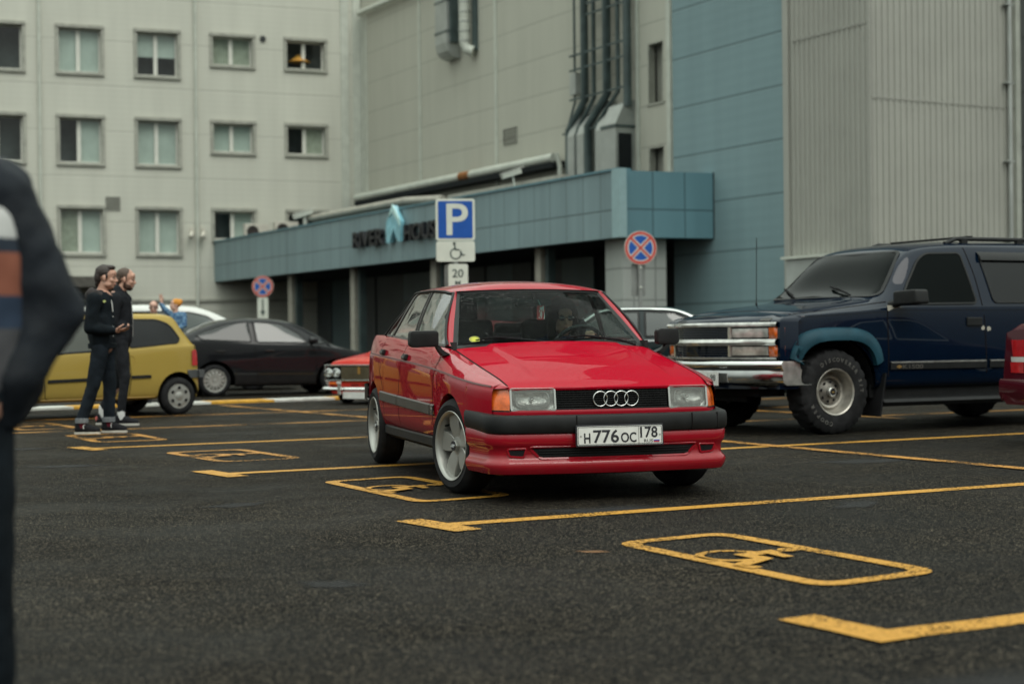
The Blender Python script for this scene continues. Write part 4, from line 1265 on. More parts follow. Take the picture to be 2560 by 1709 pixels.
        mb.build('tyre_lettering', mat('raised white letters', (0.17, 0.163, 0.15), .6, var=.2), e)
    return e

# ------------------------------------------------------------------ red sedan (the main subject)
ch = R(15.5)
hx, hy = math.sin(ch), -math.cos(ch)
RED = thing('red_sedan', 'wet red sedan with black bumper, silver star wheels and a driver at the wheel', 'car', (.370, 10.03, 0), math.atan2(hy, hx))
Wf = pl([(.74, .645), (.66, .692), (.55, .735), (.40, .768), (.2, .788), (0, .798), (-.6, .806), (-1.5, .81), (-2.4, .80), (-2.82, .765), (-3.08, .71), (-3.20, .64)])
CZ = pl([(.74, .655), (.64, .664), (-.37, .747), (-1.4, .793), (-2.7, .834), (-3.20, .842)])
TE = pl([(.735, .612, .661), (.60, .624, .699), (.5, .630, .719), (.2, .640, .769), (-.2, .648, .835), (-.42, .655, .872), (-.56, .695, .887), (-.8, .708, .897), (-1.38, .712, .925), (-2.2, .705, .957), (-2.5, .695, .968), (-2.78, .690, .975), (-3.04, .670, .974), (-3.14, .645, .955), (-3.20, .60, .92)])
ARC = [(0.02, .335, .280), (-2.50, .335, .295)]
SILL = .305
def arch_z(x, grow=0.0):
    z = None
    for xc, r, zc in ARC:
        r2 = r + grow
        if abs(x - xc) < r2:
            q = zc + math.sqrt(max(0, r2 * r2 - (x - xc) ** 2)) * .985
            z = q if z is None else max(z, q)
    return z
def red_sec(x):
    w, zc, (ty, tz) = Wf(x), CZ(x), TE(x)
    ty = min(ty, w - .015)
    b = max(tz - zc, .006)
    return [(w - .050, SILL), (w - .018, .36), (w - .004, .44), (w, .54), (w - .003, lerp(.54, zc, .7)), (w - .010, zc - .012), (w - .016, zc + .004),
            (lerp(w - .016, ty, .22), zc + b * .42), (lerp(w - .016, ty, .58), zc + b * .80), (ty, tz)]
def dense_sec(ctrl, n=4): return catmull(ctrl, n)
def cut_low(poly, z):
    """drop the part of the profile below z"""
    if z is None or z <= poly[0][1]: return poly
    for i in range(len(poly) - 1):
        if poly[i][1] <= z <= poly[i + 1][1]:
            t = (z - poly[i][1]) / max(1e-9, poly[i + 1][1] - poly[i][1])
            p0 = (lerp(poly[i][0], poly[i + 1][0], t), z)
            rest = [p0] + list(poly[i + 1:])
            # resample to the same count, uniform in arc parameter
            L = [0]
            for k in range(1, len(rest)): L.append(L[-1] + math.hypot(rest[k][0] - rest[k-1][0], rest[k][1] - rest[k-1][1]))
            N = len(poly); out = []
            L0 = [0]
            for k in range(1, N): L0.append(L0[-1] + math.hypot(poly[k][0] - poly[k-1][0], poly[k][1] - poly[k-1][1]))
            # keep the upper vertices where they are; squeeze only the lower ones
            keep = max(i + 1, min(N - 2, 22))
            zk = poly[keep]
            for k in range(N):
                if k >= keep: out.append(poly[k])
                else:
                    t2 = k / keep
                    # walk along rest from p0 to zk
                    tot = L[len(rest) - (N - keep)]
                    d = tot * t2
                    j = 0
                    while j < len(L) - 2 and L[j + 1] < d: j += 1
                    u = (d - L[j]) / max(1e-9, L[j + 1] - L[j])
                    out.append((lerp(rest[j][0], rest[j+1][0], u), lerp(rest[j][1], rest[j+1][1], u)))
            return out
    return poly
def stations(x0, x1, n, arcs):
    xs = {round(lerp(x0, x1, i / n), 4) for i in range(n + 1)}
    for xc, r, zc in arcs:
        xs = {x for x in xs if abs(x - xc) > r + .012}
        for i in range(29): xs.add(round(xc + r * math.cos(math.pi * i / 28), 4))
    return sorted(x for x in xs if min(x0, x1) - 1e-6 <= x <= max(x0, x1) + 1e-6)
xs = stations(.66, -3.20, 60, ARC)
side_obj = {}
SIDEB = {}
body_mb = MB()
for s in (-1, 1):
    rows = []
    for x in xs:
        pr = cut_low(dense_sec(red_sec(x)), arch_z(x))
        rows.append([(x, s * y, z) for y, z in pr])
    body_mb.grid(rows)
    # arch lips
    for xc, r, zc in ARC:
        lip = []
        for i in range(29):
            x = xc + r * math.cos(math.pi * i / 28)
            pr = cut_low(dense_sec(red_sec(x)), arch_z(x))
            y, z = pr[0]
            lip.append([(x, s * y, z), (x, s * (y - .012), z - .006), (x, s * (y - .045), z - .004)])
        body_mb.grid(lip)
    # belt return under the glass
    body_mb.grid([[(x, s * TE(x)[0], TE(x)[1]), (x, s * (TE(x)[0] - .07), TE(x)[1] - .01)] for x in [lerp(-.44, -2.8, i / 30) for i in range(31)]])
for s in (-1, 1):
    rows = []
    for i in range(11):
        t = i / 10
        x = lerp(.615, .737, t); y, z = TE(x)
        bx, by = lerp(.615, .737, t), lerp(.697, .606, t ** 1.6)
        top = V((x + .002, s * (y - .002), z - .001)); bot = V((bx + .004, s * by, .6535))
        m_ = (top + bot) / 2 + V((.4, s * .5, .6)).normalized() * .006
        rows.append([top, top.lerp(m_, .5) + V((.001, s * .001, .002)), m_, bot])
    body_mb.grid(rows)
# hood
def hood_pt(u, t):
    """u -1..1 across, t 0 front .. 1 cowl"""
    xe = lerp(.735, -.44, t)
    ey, ez = TE(xe)
    y = u * ey
    bow = (1 - abs(u) ** 2.2)
    x = xe + bow * lerp(.065, .13, t)
    crown = bow * lerp(.004, .030, sstep(0, .5, t))
    rise = .015 * (1 - sstep(.64, .70, abs(u))) * sstep(.10, .30, t)
    drop = -.010 * (1 - sstep(0, .10, t)) * 1
    return (x, y, ez + crown + rise + drop)
hood_mb = MB()
us = sorted(set([round(-1 + i / 20, 4) for i in range(41)] + [.62, .66, .69, .72, -.62, -.66, -.69, -.72]))
hood_mb.grid([[hood_pt(u, t) for u in us] for t in [(i / 40) ** 1.15 for i in range(41)]])
# lip of the hood folding down to the grille
def plan_front(y):
    a = abs(y)
    return .800 - .055 * (a / .6) ** 2.4 if a < .6 else .745 - .24 * ((a - .6) / .1) ** 1.5 * .35
hood_mb.grid([[hood_pt(u, 0), (hood_pt(u, 0)[0] - .004, hood_pt(u, 0)[1], hood_pt(u, 0)[2] - .012), (hood_pt(u, 0)[0] - .05, hood_pt(u, 0)[1], hood_pt(u, 0)[2] - .016)] for u in us])
hood_mb.build('bonnet', M['red_top'], RED, smooth=38)
# rear deck, trunk and tail
ds = [(-2.68, .0), (-2.8, 0), (-2.92, 0), (-3.03, 0), (-3.12, .012), (-3.18, .016), (-3.205, 0), (-3.215, -.05)]
rows = []
for x, dz in ds:
    ey, ez = TE(max(x, -3.20))
    rows.append([(x - (1 - abs(u) ** 2) * .03, u * ey, ez + dz + .012 * (1 - u * u)) for u in [-1 + i / 8 for i in range(17)]])
for z in (.80, .62, .5, .32): rows.append([(-3.215 - (1 - abs(u) ** 2) * .05, u * .63, z) for u in [-1 + i / 8 for i in range(17)]])
body_mb.grid(rows)
red_body = body_mb.build('body', M['red'], RED, smooth=38)
rb = bvh_of(red_body)
projR = cast_side(rb, -1); projL = cast_side(rb, 1)
projT = cast_dir(rb, lambda a, b: V((a, b, 3)), V((0, 0, -1)))

# roof
WT = lambda u: (-.965 + (1 - abs(u) ** 2) * .075, u * .50, 1.256 + (1 - abs(u) ** 2) * .012)      # windscreen top edge
RAIL = pl([(-.90, .513, 1.252), (-1.1, .545, 1.276), (-1.4, .560, 1.289), (-1.8, .560, 1.290), (-2.05, .545, 1.277), (-2.25, .525, 1.255)])
RC = pl([(-.86, 1.284), (-1.1, 1.323), (-1.5, 1.346), (-1.9, 1.342), (-2.25, 1.29)])
rf = MB()
rows = [[(WT(u)[0] + .012, WT(u)[1] * 1.02, WT(u)[2] + .006) for u in [-1 + i / 12 for i in range(25)]]]
for i in range(1, 22):
    x = lerp(-.93, -2.22, i / 21)
    y, z = RAIL(x)
    zc = RC(x)
    rows.append([(x + (1 - u * u) * lerp(.08, -.04, i / 21), u * y, z + (zc - z) * (1 - abs(u) ** 2.4)) for u in [-1 + k / 12 for k in range(25)]])
rf.grid(rows)
roof = rf.build('roof', M['red'], RED, smooth=60)
# windscreen
WB_ = lambda u: (-.455 + (1 - abs(u) ** 2) * .14, u * .648, .880 + (1 - abs(u) ** 2) * .024)
def ws_pt(u, t, off=0.0):
    b, c = V(WB_(u)), V(WT(u))
    p = b.lerp(c, t)
    return p + V((.5, 0, .8)).normalized() * (.018 * 4 * t * (1 - t) * (1 - abs(u) ** 3) + off)
M['windscreen'] = glass('windscreen', (0.84, 0.92, 0.89), 1.25, drops=0.5, gain=1.45, band=(1.10, 1.21, (0.10, 0.34, 0.30)))
mb = MB(); mb.grid([[ws_pt(u, t) for u in [-1 + i / 14 for i in range(29)]] for t in [i / 12 for i in range(13)]])
mb.build('windscreen', M['windscreen'], RED, smooth=60)
mb = MB()
nrm = V((.5, 0, .8)).normalized()
for pts in ([ws_pt(-.985, t, .003) for t in [i / 10 for i in range(11)]], [ws_pt(u, .985, .003) for u in [-1 + i * .1 for i in range(21)]], [ws_pt(.985, t, .003) for t in [i / 10 for i in range(11)]], [ws_pt(u, .012, .003) for u in [-1 + i / 12 for i in range(25)]]):
    strip(mb, [(p, nrm) for p in pts], .032)
mb.build('windscreen_seal', M['black_plastic'], RED, normals=False)

# side glass surface between belt and rail
def SGp(x, z, s, off=0.0):
    # find rail for this x, extended forward along the pillar
    if x > -.90:
        t0 = (x + .90) / (.90 - .46)          # 0 at -.90, 1 at -.46
        yr, zr = lerp(.513, .70, t0), lerp(1.252, .886, t0)
    elif x < -2.0:
        t0 = (-2.0 - x) / .52
        yr, zr = lerp(.548, .69, t0), lerp(1.280, .968, t0)
    else: yr, zr = RAIL(x)
    yb, zb = TE(x)
    yb = yb - .012
    yr0, zr0 = RAIL(min(-.9, max(-2.25, x)))
    t = (z - zb) / max(.02, zr0 - zb)
    y = lerp(yb, yr0, t) + .014 * 4 * t * (1 - t)
    return V((x, s * (y + off), z))
win_polys = [('front', [(-.535, .897), (-.925, 1.236), (-1.06, 1.262), (-1.365, 1.274), (-1.385, .932)], [.01, .05, .05, .02, .02]),
             ('rear', [(-1.445, .934), (-1.425, 1.276), (-1.80, 1.274), (-1.92, 1.258), (-2.20, .965), (-2.18, .960)], [.02, .02, .04, .04, .01, .01]),
             ('quarter', [(-2.235, .963), (-1.955, 1.252), (-2.02, 1.235), (-2.47, .972)], [.01, .02, .03, .02])]
M['side_glass'] = glass('side glass', (0.66, 0.74, 0.71), 2.2, drops=0.35, gain=.45)
for s in (-1, 1):
    for nm, poly, rr_ in win_polys:
        mb = MB(); mb.grid([[SGp(a, b, s, .002) for a, b in row] for row in scan(rnd_poly(poly, rr_), 20, 8)])
        mb.build('side_window', M['side_glass'], RED, smooth=60)
        mb = MB()
        pts = rnd_poly(poly, rr_)
        path = []
        for i in range(len(pts)):
            a, b = pts[i], pts[(i + 1) % len(pts)]
            for q in range(3): path.append((SGp(lerp(a[0], b[0], q / 3), lerp(a[1], b[1], q / 3), s, .003), V((0, s, .35)).normalized()))
        strip(mb, path, .020, .006, closed=True)
        mb.build('window_trim', M['grey_trim'], RED, normals=False)
    # b pillar
    mb = MB(); mb.grid([[SGp(lerp(-1.375, -1.455, a), z, s, .001) if False else SGp(lerp(lerp(-1.375, -1.36, t), lerp(-1.455, -1.435, t), a), lerp(.93, 1.277, t), s, -.002) for a in (0, .5, 1)] for t in [i / 6 for i in range(7)]])
    mb.grid([[SGp(lerp(-2.17, -2.25, a) + t * .28, lerp(.962, 1.255, t), s, -.002) for a in (0, 1)] for t in [i / 6 for i in range(7)]])
    mb.build('door_pillar', M['black_plastic'], RED, normals=False)
    # a pillar, cant rail, c pillar in body colour
    mb = MB()
    rows = []
    for i in range(15):
        t = i / 14
        inner = ws_pt(s * 1.0, t, .004)
        ox = lerp(-.525, -.925, t); oz = lerp(.892, 1.245, t)
        o = SGp(ox, oz, s, .004)
        m_ = (inner + o) / 2 + V((.25, s * .5, .6)).normalized() * .012
        rows.append([inner, inner.lerp(m_, .5) + V((.2, s * .3, .4)) * .008, m_, m_.lerp(o, .5) + V((.1, s * .5, .3)) * .006, o])
    mb.grid(rows)
    rows = []
    for i in range(19):
        x = lerp(-.92, -2.02, i / 18)
        y, z = RAIL(x)
        o = SGp(x, z - .018, s, .004)
        rows.append([(x, s * y, z + .001), (x, s * (y + .012), z - .004), o])
    mb.grid(rows)
    rows = []
    for i in range(13):
        t = i / 12
        o = SGp(lerp(-2.50, -2.0, t), lerp(.972, 1.25, t), s, .004)
        i_ = V((lerp(-2.72, -2.20, t), s * lerp(.56, .465, t), lerp(.985, 1.262, t)))
        m_ = (o + i_) / 2 + V((-.3, s * .6, .4)).normalized() * .012
        rows.append([o, o.lerp(m_, .5) + V((0, s * .003, .003)), m_, m_.lerp(i_, .5) + V((-.01, s * .004, .01)), i_])
    mb.grid(rows)
    mb.build('pillar', M['red'], RED, smooth=60, normals=True)
    # drip moulding
    mb = MB(); mb.tube([SGp(lerp(-.50, -.925, t), lerp(.90, 1.249, t), s, .012) for t in [i / 8 for i in range(9)]] + [SGp(x, RAIL(x)[1] - .012, s, .012) for x in [lerp(-.96, -1.98, i / 12) for i in range(13)]] + [SGp(lerp(-2.02, -2.50, t), lerp(1.25, .975, t), s, .012) for t in [i / 8 for i in range(9)]], .009, 6)
    mb.build('window_surround', M['black_plastic'], RED, smooth=50)
    # doors: seams, handle, side strip, skirt
    pj = projR if s < 0 else projL
    mb = MB()
    for pts in ([(-.50, .872), (-.40, .80), (-.385, .74), (-.40, .55), (-.43, .36), (-.46, .315)], [(-1.41, .918), (-1.42, .79), (-1.47, .52), (-1.50, .315)], [(-2.24, .945), (-2.26, .80), (-2.20, .70), (-2.08, .60), (-2.04, .5), (-2.05, .40), (-2.1, .315)], [(-.46, .318), (-2.1, .318)]):
        strip(mb, surf_path(pj, pts, .0012, 6), .0075)
    mb.build('door_gap', M['seam'], RED, normals=False)
    mb = MB()
    cz = [(x, CZ(x) + .001) for x in [lerp(.64, -3.15, i / 40) for i in range(41)]]
    strip(mb, [pj(x, z, .0014) for x, z in cz], .011, .002); mb.build('crease_strip', mat('dark crease line', (0.09, .03, .03), .5, var=.1), RED, normals=False)  # dark red strip laid along the body crease
    mb = MB()
    for a, b in ((-.345, -.43), (-.445, -1.475), (-1.487, -2.15)):
        mb = MB()
        strip(mb, [pj(x, lerp(.487, .525, (-.2 - x) / 1.95), .001) for x in [lerp(a, b, i / 14) for i in range(15)]], .074, .013)
        mb.build('side_strip', M['grey_trim'], RED, normals=False, smooth=25)
    mb = MB()
    for a, b in ((-2.84, -2.98),): strip(mb, [pj(x, .535, .001) for x in [lerp(a, b, i / 5) for i in range(6)]], .07, .012)
    mb.build('side_strip', M['grey_trim'], RED, normals=False, smooth=25)
    mb = MB(); mb.lathe([(.016, 0), (.016, .003), (.001, .003)], 18, 'Y', (0, 0, 0))
    p, n_ = pj(-.385, .492, .0135)
    mb = MB().lathe([(.018, -.001), (.018, .002), (.012, .003), (.001, .003)], 18, 'Y', (0, 0, 0))
    o = mb.build('badge', M['chrome'], RED, smooth=40); o.location = p; o.rotation_euler = (0, 0, 0 if s > 0 else math.pi)
    for hx_ in (-1.30, -2.12):
        zc = CZ(hx_) + .028
        p, n_ = pj(hx_, zc, 0)
        mb = MB().box((0, 0, 0), (.125, .024, .040)); h = mb.build('door_handle', M['black_plastic'], RED, bevel=.008); h.location = p + n_ * .008; h.rotation_euler = (R(-12) * s * -1, 0, R(-1))
        MB().box((0, s * .016, -.004), (.10, .008, .022)).build('latch', M['grey_trim'], h, bevel=.004)
    mb = MB()
    prof = [(.0, .318), (.012, .30), (.012, .25), (-.02, .225), (-.08, .22)]
    rows = [[(x, s * (Wf(x) - .052 + a), b) for a, b in prof] for x in [lerp(-.33, -2.19, i / 14) for i in range(15)]]
    mb.grid(rows); mb.build('sill_skirt', M['black_plastic'], RED, smooth=30)

# gaps around the bonnet
mb = MB()
for s in (-1, 1):
    path = [(V((x, s * TE(x)[0], TE(x)[1] + .0015)), V((0, s * .5, .86))) for x in [lerp(.72, -.46, i / 30) for i in range(31)]]
    strip(mb, path, .009)
mb.build('bonnet_gap', M['seam'], RED, normals=False)

# cowl and wipers
mb = MB(); mb.grid([[V(hood_pt(u, 1)) + V((.02, 0, -.006)), V(WB_(u)) + V((.035, 0, -.012)), V(WB_(u)) + V((-.06, 0, -.03))] for u in [-.95 + i * .95 / 12 for i in range(25)]])
mb.build('cowl', M['black_plastic'], RED, smooth=50)
def wiper(u0, t0, u1, t1, piv):
    mb = MB()
    p0, p1 = ws_pt(u0, t0, .018), ws_pt(u1, t1, .018)
    pm = p0.lerp(p1, .52)
    mb.tube([p0, p1], .0065, 6)
    mb.tube([p0.lerp(p1, .22) + V((.01, 0, .014)), pm + V((.012, 0, .022)), p0.lerp(p1, .78) + V((.01, 0, .014))], .005, 6)
    mb.tube([V(piv), V(piv).lerp(pm, .3) + V((.01, 0, .02)), pm + V((.012, 0, .022))], .008, 6)
    mb.build('wiper', M['black_matte'], RED, smooth=50)
wiper(-.92, .02, -.36, .085, (-.34, -.02, .895))
wiper(-.03, .015, .62, .075, (-.36, .56, .89))

# front: grille, lamps, bumper, apron
def FX(y, z):
    """front plane of the lamps and grille, leaning back a little"""
    a = abs(y)
    x = .800 - .062 * (a / .6) ** 2.2
    if a > .6: x -= .20 * ((a - .6) / .095) ** 1.7 * .55
    return x - (z - .59) * .16
GZ0, GZ1 = .530, .650
mb = MB(); mb.grid([[(FX(y, z) - .030, y, z) for z in (GZ0 - .01, GZ1 + .004)] for y in [lerp(-.345, .345, i / 20) for i in range(21)]])
mb.build('grille_backing', M['black_matte'], RED)
mb = MB()
for k in range(9):
    z = lerp(GZ0 + .008, GZ1 - .006, k / 8)
    rows = []
    for i in range(21):
        y = lerp(-.338, .338, i / 20); x = FX(y, z)
        rows.append([(x - .03, y, z - .003), (x - .002, y, z - .0035), (x - .002, y, z + .0025), (x - .03, y, z + .004)])
    mb.grid(rows)
for k in range(29):
    y = lerp(-.33, .33, k / 28)
    mb.bx(FX(y, .59) - .032, FX(y, .59) - .014, y - .0018, y + .0018, GZ0 + .001, GZ1)
mb.build('grille', M['black_plastic'], RED, smooth=25)
mb = MB()
for yy0, yy1, za, zb in ((-.347, .347, GZ1 - .003, GZ1 + .008), (-.347, .347, GZ0 - .01, GZ0 + .002)):
    rows = [[(FX(y, za) - .02, y, za), (FX(y, za) + .003, y, za), (FX(y, zb) + .003, y, zb), (FX(y, zb) - .02, y, zb)] for y in [lerp(yy0, yy1, i / 20) for i in range(21)]]
    mb.grid(rows)
mb.build('grille_frame', M['black_plastic'], RED, smooth=25)
mb = MB()
rr0 = .0425
for k in range(4):
    cy = .012 + (k - 1.5) * .0635
    ring = [V((FX(cy, .588) + .010, cy + rr0 * math.cos(2 * math.pi * i / 32), .588 + rr0 * math.sin(2 * math.pi * i / 32))) for i in range(33)]
    mb.tube(ring, .0038, 8, caps=False)
mb.build('ring_emblem', M['chrome'], RED, smooth=60)
# lamps
def lamp_glass():
    m, n, l, b = new_mat('headlamp glass')
    n.remove(b)
    out = n['Material Output']
    tc = n.new('ShaderNodeTexCoord'); wv = n.new('ShaderNodeTexWave'); wv.bands_direction = 'Y'; wv.inputs['Scale'].default_value = 28; wv.inputs['Distortion'].default_value = 0
    l.new(tc.outputs['Object'], wv.inputs['Vector'])
    bp = n.new('ShaderNodeBump'); bp.inputs['Strength'].default_value = .35; bp.inputs['Distance'].default_value = .004; l.new(wv.outputs['Fac'], bp.inputs['Height'])
    gs = n.new('ShaderNodeBsdfGlass'); gs.inputs['IOR'].default_value = 1.12; gs.inputs['Roughness'].default_value = .04; l.new(bp.outputs[0], gs.inputs['Normal'])
    gs.inputs['Color'].default_value = (.93, .95, .93, 1)
    gl = n.new('ShaderNodeBsdfGlossy'); gl.inputs['Roughness'].default_value = .04
    tr = n.new('ShaderNodeBsdfTransparent'); tr.inputs[0].default_value = (.9, .92, .9, 1)
    fr_ = n.new('ShaderNodeFresnel'); fr_.inputs[0].default_value = 1.5
    m0 = n.new('ShaderNodeMixShader'); m0.inputs[0].default_value = .6; l.new(gs.outputs[0], m0.inputs[1]); l.new(tr.outputs[0], m0.inputs[2])
    df = n.new('ShaderNodeBsdfDiffuse'); df.inputs[0].default_value = (.62, .62, .58, 1)
    m1 = n.new('ShaderNodeMixShader'); m1.inputs[0].default_value = .12; l.new(m0.outputs[0], m1.inputs[1]); l.new(df.outputs[0], m1.inputs[2])
    m2 = n.new('ShaderNodeMixShader'); l.new(fr_.outputs[0], m2.inputs[0]); l.new(m1.outputs[0], m2.inputs[1]); l.new(gl.outputs[0], m2.inputs[2])
    l.new(m2.outputs[0], out.inputs['Surface'])
    return m
M['lamp_glass'] = lamp_glass()
M['reflector'] = mat('lamp reflector', (0.78, 0.79, 0.76), 0.24, metal=0.4, var=.22, vscale=30, bump=.35, bscale=70)
M['lamp_rim'] = mat('grey lamp surround', (0.42, 0.43, 0.41), 0.3, metal=.5, var=.08)
for s in (-1, 1):
    y0, y1 = .350, .600
    e = None
    # bowl behind the glass
    mb = MB()
    rows = []
    ny, nz = 20, 10
    for i in range(ny + 1):
        row = []
        for j in range(nz + 1):
            y = lerp(y0 + .006, y1 - .006, i / ny); z = lerp(GZ0 + .004, GZ1 - .004, j / nz)
            a, b = (i / ny - .5) * 2, (j / nz - .5) * 2
            q = max(abs(a) * 1.02, abs(b) * 1.02)
            dep = .010 + .040 * max(0, 1 - (abs(a) ** 2.4 + abs(b) ** 2.4) * .95) ** .6
            row.append((FX(y, z) - dep, s * y, z))
        rows.append(row)
    mb.grid(rows)
    hl = mb.build('headlight', M['reflector'], RED, smooth=50)
    mb = MB(); mb.grid([[(FX(lerp(y0, y1, i / 10), z) + .004 + .004 * (1 - ((i - 5) / 5) ** 2), s * lerp(y0, y1, i / 10), z) for z in [lerp(GZ0, GZ1, j / 4) for j in range(5)]] for i in range(11)])
    mb.build('lens', M['lamp_glass'], hl, smooth=60)
    mb = MB()
    path = []
    for y, z in rnd_poly([(y0, GZ0), (y1, GZ0), (y1, GZ1), (y0, GZ1)], .008, 3): path.append((V((FX(y, z) + .004, s * y, z)), V((1, 0, 0))))
    strip(mb, path, .013, .004, closed=True); mb.build('lamp_bezel', M['lamp_rim'], hl, normals=False)
    mb = MB()
    path = []
    for y, z in rnd_poly([(y0 + .035, GZ0 + .016), (y1 - .03, GZ0 + .016), (y1 - .03, GZ1 - .016), (y0 + .035, GZ1 - .016)], .035, 5): path.append((V((FX(y, z) + .001, s * y, z)), V((1, 0, 0))))
    strip(mb, path, .006, .003, closed=True); mb.build('inner_ring', M['lamp_rim'], hl, normals=False)
    mb = MB(); mb.cap((FX(.475, .59) - .05, s * .475, .59), (FX(.475, .59) - .02, s * .475, .59), .014, .011); mb.build('bulb_shield', M['chrome'], hl, smooth=60)
    # corner indicator wraps round the wing
    mb = MB()
    rows = []
    for i in range(13):
        t = i / 12
        if t < .55: y = lerp(.606, .668, t / .55); x = FX(y, .59)
        else:
            q = (t - .55) / .45
            y = lerp(.668, .698, math.sin(q * math.pi / 2)); x = lerp(FX(.668, .59), .612, q)
        rows.append([(x + .004 - (z - .59) * .16, s * (y - max(0, z - .59) * .22), z) for z in (GZ0 - .004, GZ0 + .03, .59, GZ1 - .03, GZ1 + .002)])
    mb.grid(rows); o = mb.build('indicator', M['orange_lens'], RED, smooth=60)
    mb = MB(); path = []
    n_ = len(rows)
    loop = [r[0] for r in rows] + [r[-1] for r in rows[::-1]]
    strip(mb, [(V(p) + V((.001, s * .001, 0)), V((.8, s * .6, 0))) for p in loop], .007, .003, closed=True); mb.build('indicator_edge', M['black_plastic'], o, normals=False)
# red cross-member under the lamps
def corner_path(base, off, n=40, wrap=.36, yc=.60, ye=.768, xside=.62):
    """plan curve of the bumper from the right arch round the nose to the left arch"""
    pts = []
    half = []
    for i in range(13): 
        y = yc * i / 12
        half.append((base - .055 * (y / .6) ** 2.3, y))
    x0 = half[-1][0]
    for i in range(1, 11):
        q = i / 10 * math.pi / 2
        half.append((lerp(x0 - .16, x0, math.cos(q)), lerp(yc, ye - .02, math.sin(q) ** 1.0)))
    xa = half[-1][0]
    for i in range(1, 7): half.append((lerp(xa, wrap, i / 6), lerp(ye - .02, ye + .012, i / 6)))
    def nrm(i):
        a, b = half[max(0, i - 1)], half[min(len(half) - 1, i + 1)]
        d = V((b[0] - a[0], b[1] - a[1])).normalized(); return V((d.y, -d.x)) if True else None
    out = []
    for i, (x, y) in enumerate(half):
        n_ = nrm(i)
        if n_.x < 0 and i < 12: n_ = -n_
        if n_.y < -.01: n_ = -n_
        out.append((x + n_.x * off, y + n_.y * off))
    return [(x, -y) for x, y in out[:0:-1]] + out
def band(mb, prof, base, **k):
    cols_ = [corner_path(base, o, **k) for o, z in prof]
    mb.grid([[(cols_[j][i][0], cols_[j][i][1], prof[j][1] if not callable(prof[j][1]) else prof[j][1](cols_[j][i][0])) for j in range(len(prof))] for i in range(len(cols_[0]))])
mb = MB()
rows = []
for i in range(41):
    y = lerp(-.70, .70, i / 40)
    a = abs(y)
    x = FX(min(a, .665), .51) - (.05 * ((a - .665) / .035) if a > .665 else 0)
    rows.append([(x - .03, y, .531), (x + .003, y, .529), (x + .008, y, .515), (x + .002, y, .494)])
mb.grid(rows); mb.build('front_panel', M['red'], RED, smooth=40)
up = lambda x: 0.0
def rise(z): return lambda x, z=z: z + .022 * sstep(.80, .36, x)
mb = MB(); band(mb, [(-.09, rise(.500)), (-.02, rise(.503)), (-.004, rise(.499)), (.004, rise(.485)), (.006, rise(.45)), (.004, rise(.415)), (-.006, rise(.399)), (-.03, rise(.394))], .868)
mb.build('bumper', M['black_plastic'], RED, smooth=40)
mb = MB()
for y in (-.245, .47, .64):
    x = .868 - .055 * (abs(y) / .6) ** 2.3
    mb.box((x + .003, y, .45), (.012, .004, .094))
mb.build('bumper_joint', M['seam'], RED)
mb = MB(); band(mb, [(-.03, rise(.400)), (-.010, rise(.396)), (-.004, rise(.385)), (-.006, .345), (-.014, .325), (-.026, .312), (-.030, .262), (-.020, .246), (-.008, .236), (-.002, .222), (-.003, .205), (-.010, .185), (-.022, .166), (-.05, .158), (-.25, .17)], .862)
apron = mb.build('front_apron', M['red'], RED, smooth=40)
ab = bvh_of(apron)
projA = cast_dir(ab, lambda y, z: V((3, y, z)), V((-1, 0, 0)))
mb = panel(projA, rnd_poly([(-.50, .318), (-.44, .258), (.44, .258), (.50, .318)], .02), .0015, 30, 4); mb.build('air_intake', M['black_matte'], RED)
mb = MB()
for z in (.272, .286, .300): strip(mb, [projA(y, z, .003) for y in [lerp(-.455, .455, i / 24) for i in range(25)]], .006, .006)
mb.build('intake_slat', M['black_plastic'], RED, normals=False)
mb = MB(); strip(mb, surf_path(projA, rnd_poly([(-.515, .322), (-.45, .252), (.45, .252), (.515, .322)], .025) + [rnd_poly([(-.515, .322), (-.45, .252), (.45, .252), (.515, .322)], .025)[0]], .001, 3), .014, .005); mb.build('intake_lip', M['red'], RED, normals=False, smooth=30)
for s in (-1, 1):
    poly = [(s * a, b) for a, b in ((.525, .315), (.54, .262), (.62, .268), (.635, .312))]
    mb = panel(projA, rnd_poly(poly, .012), .002, 10, 4); mb.build('brake_duct', M['black_matte'], RED)
    mb = MB(); pp = rnd_poly(poly, .012); strip(mb, surf_path(projA, pp + [pp[0]], .001, 2), .012, .007); mb.build('duct_lip', M['red'], RED, normals=False, smooth=30)

# number plate
PX = .884
pn = empty_part('number_plate', RED, (PX, .005, .3805), (0, R(-4), 0))
pbk = MB(); pbk.prism(rnd_poly([(-.265, -.062), (.265, -.062), (.265, .062), (-.265, .062)], .008), -.004, .010, lambda a, b, h: (h, a, b)); pbk.build('frame', M['plate_black'], pn, bevel=.002)
pw = MB(); pw.prism(rnd_poly([(-.257, -.054), (.257, -.054), (.257, .054), (-.257, .054)], .008), .0101, .0125, lambda a, b, h: (h, a, b)); pw.build('plate', M['plate_white'], pn)
mb = MB()
FY = lambda v: V((.0135, v.x, v.y))
def ptxt(s_, x0, x1, y0, h, wgt=.02): text_into(mb, s_, 1, lambda v: V((.0138, v.x, y0 + v.y)), fit=(x0, x1, h), weight=wgt)
ptxt('H', -.218, -.180, -.042, .058); ptxt('776', -.163, -.008, -.042, .076); ptxt('OC', .004, .098, -.042, .058)
ptxt('178', .122, .228, -.018, .064); ptxt('RUS', .144, .198, -.044, .018, .006)
mb.add([FY(V((.1115, -.053))), FY(V((.1135, -.053))), FY(V((.1135, .053))), FY(V((.1115, .053)))], [(0, 1, 2, 3)])
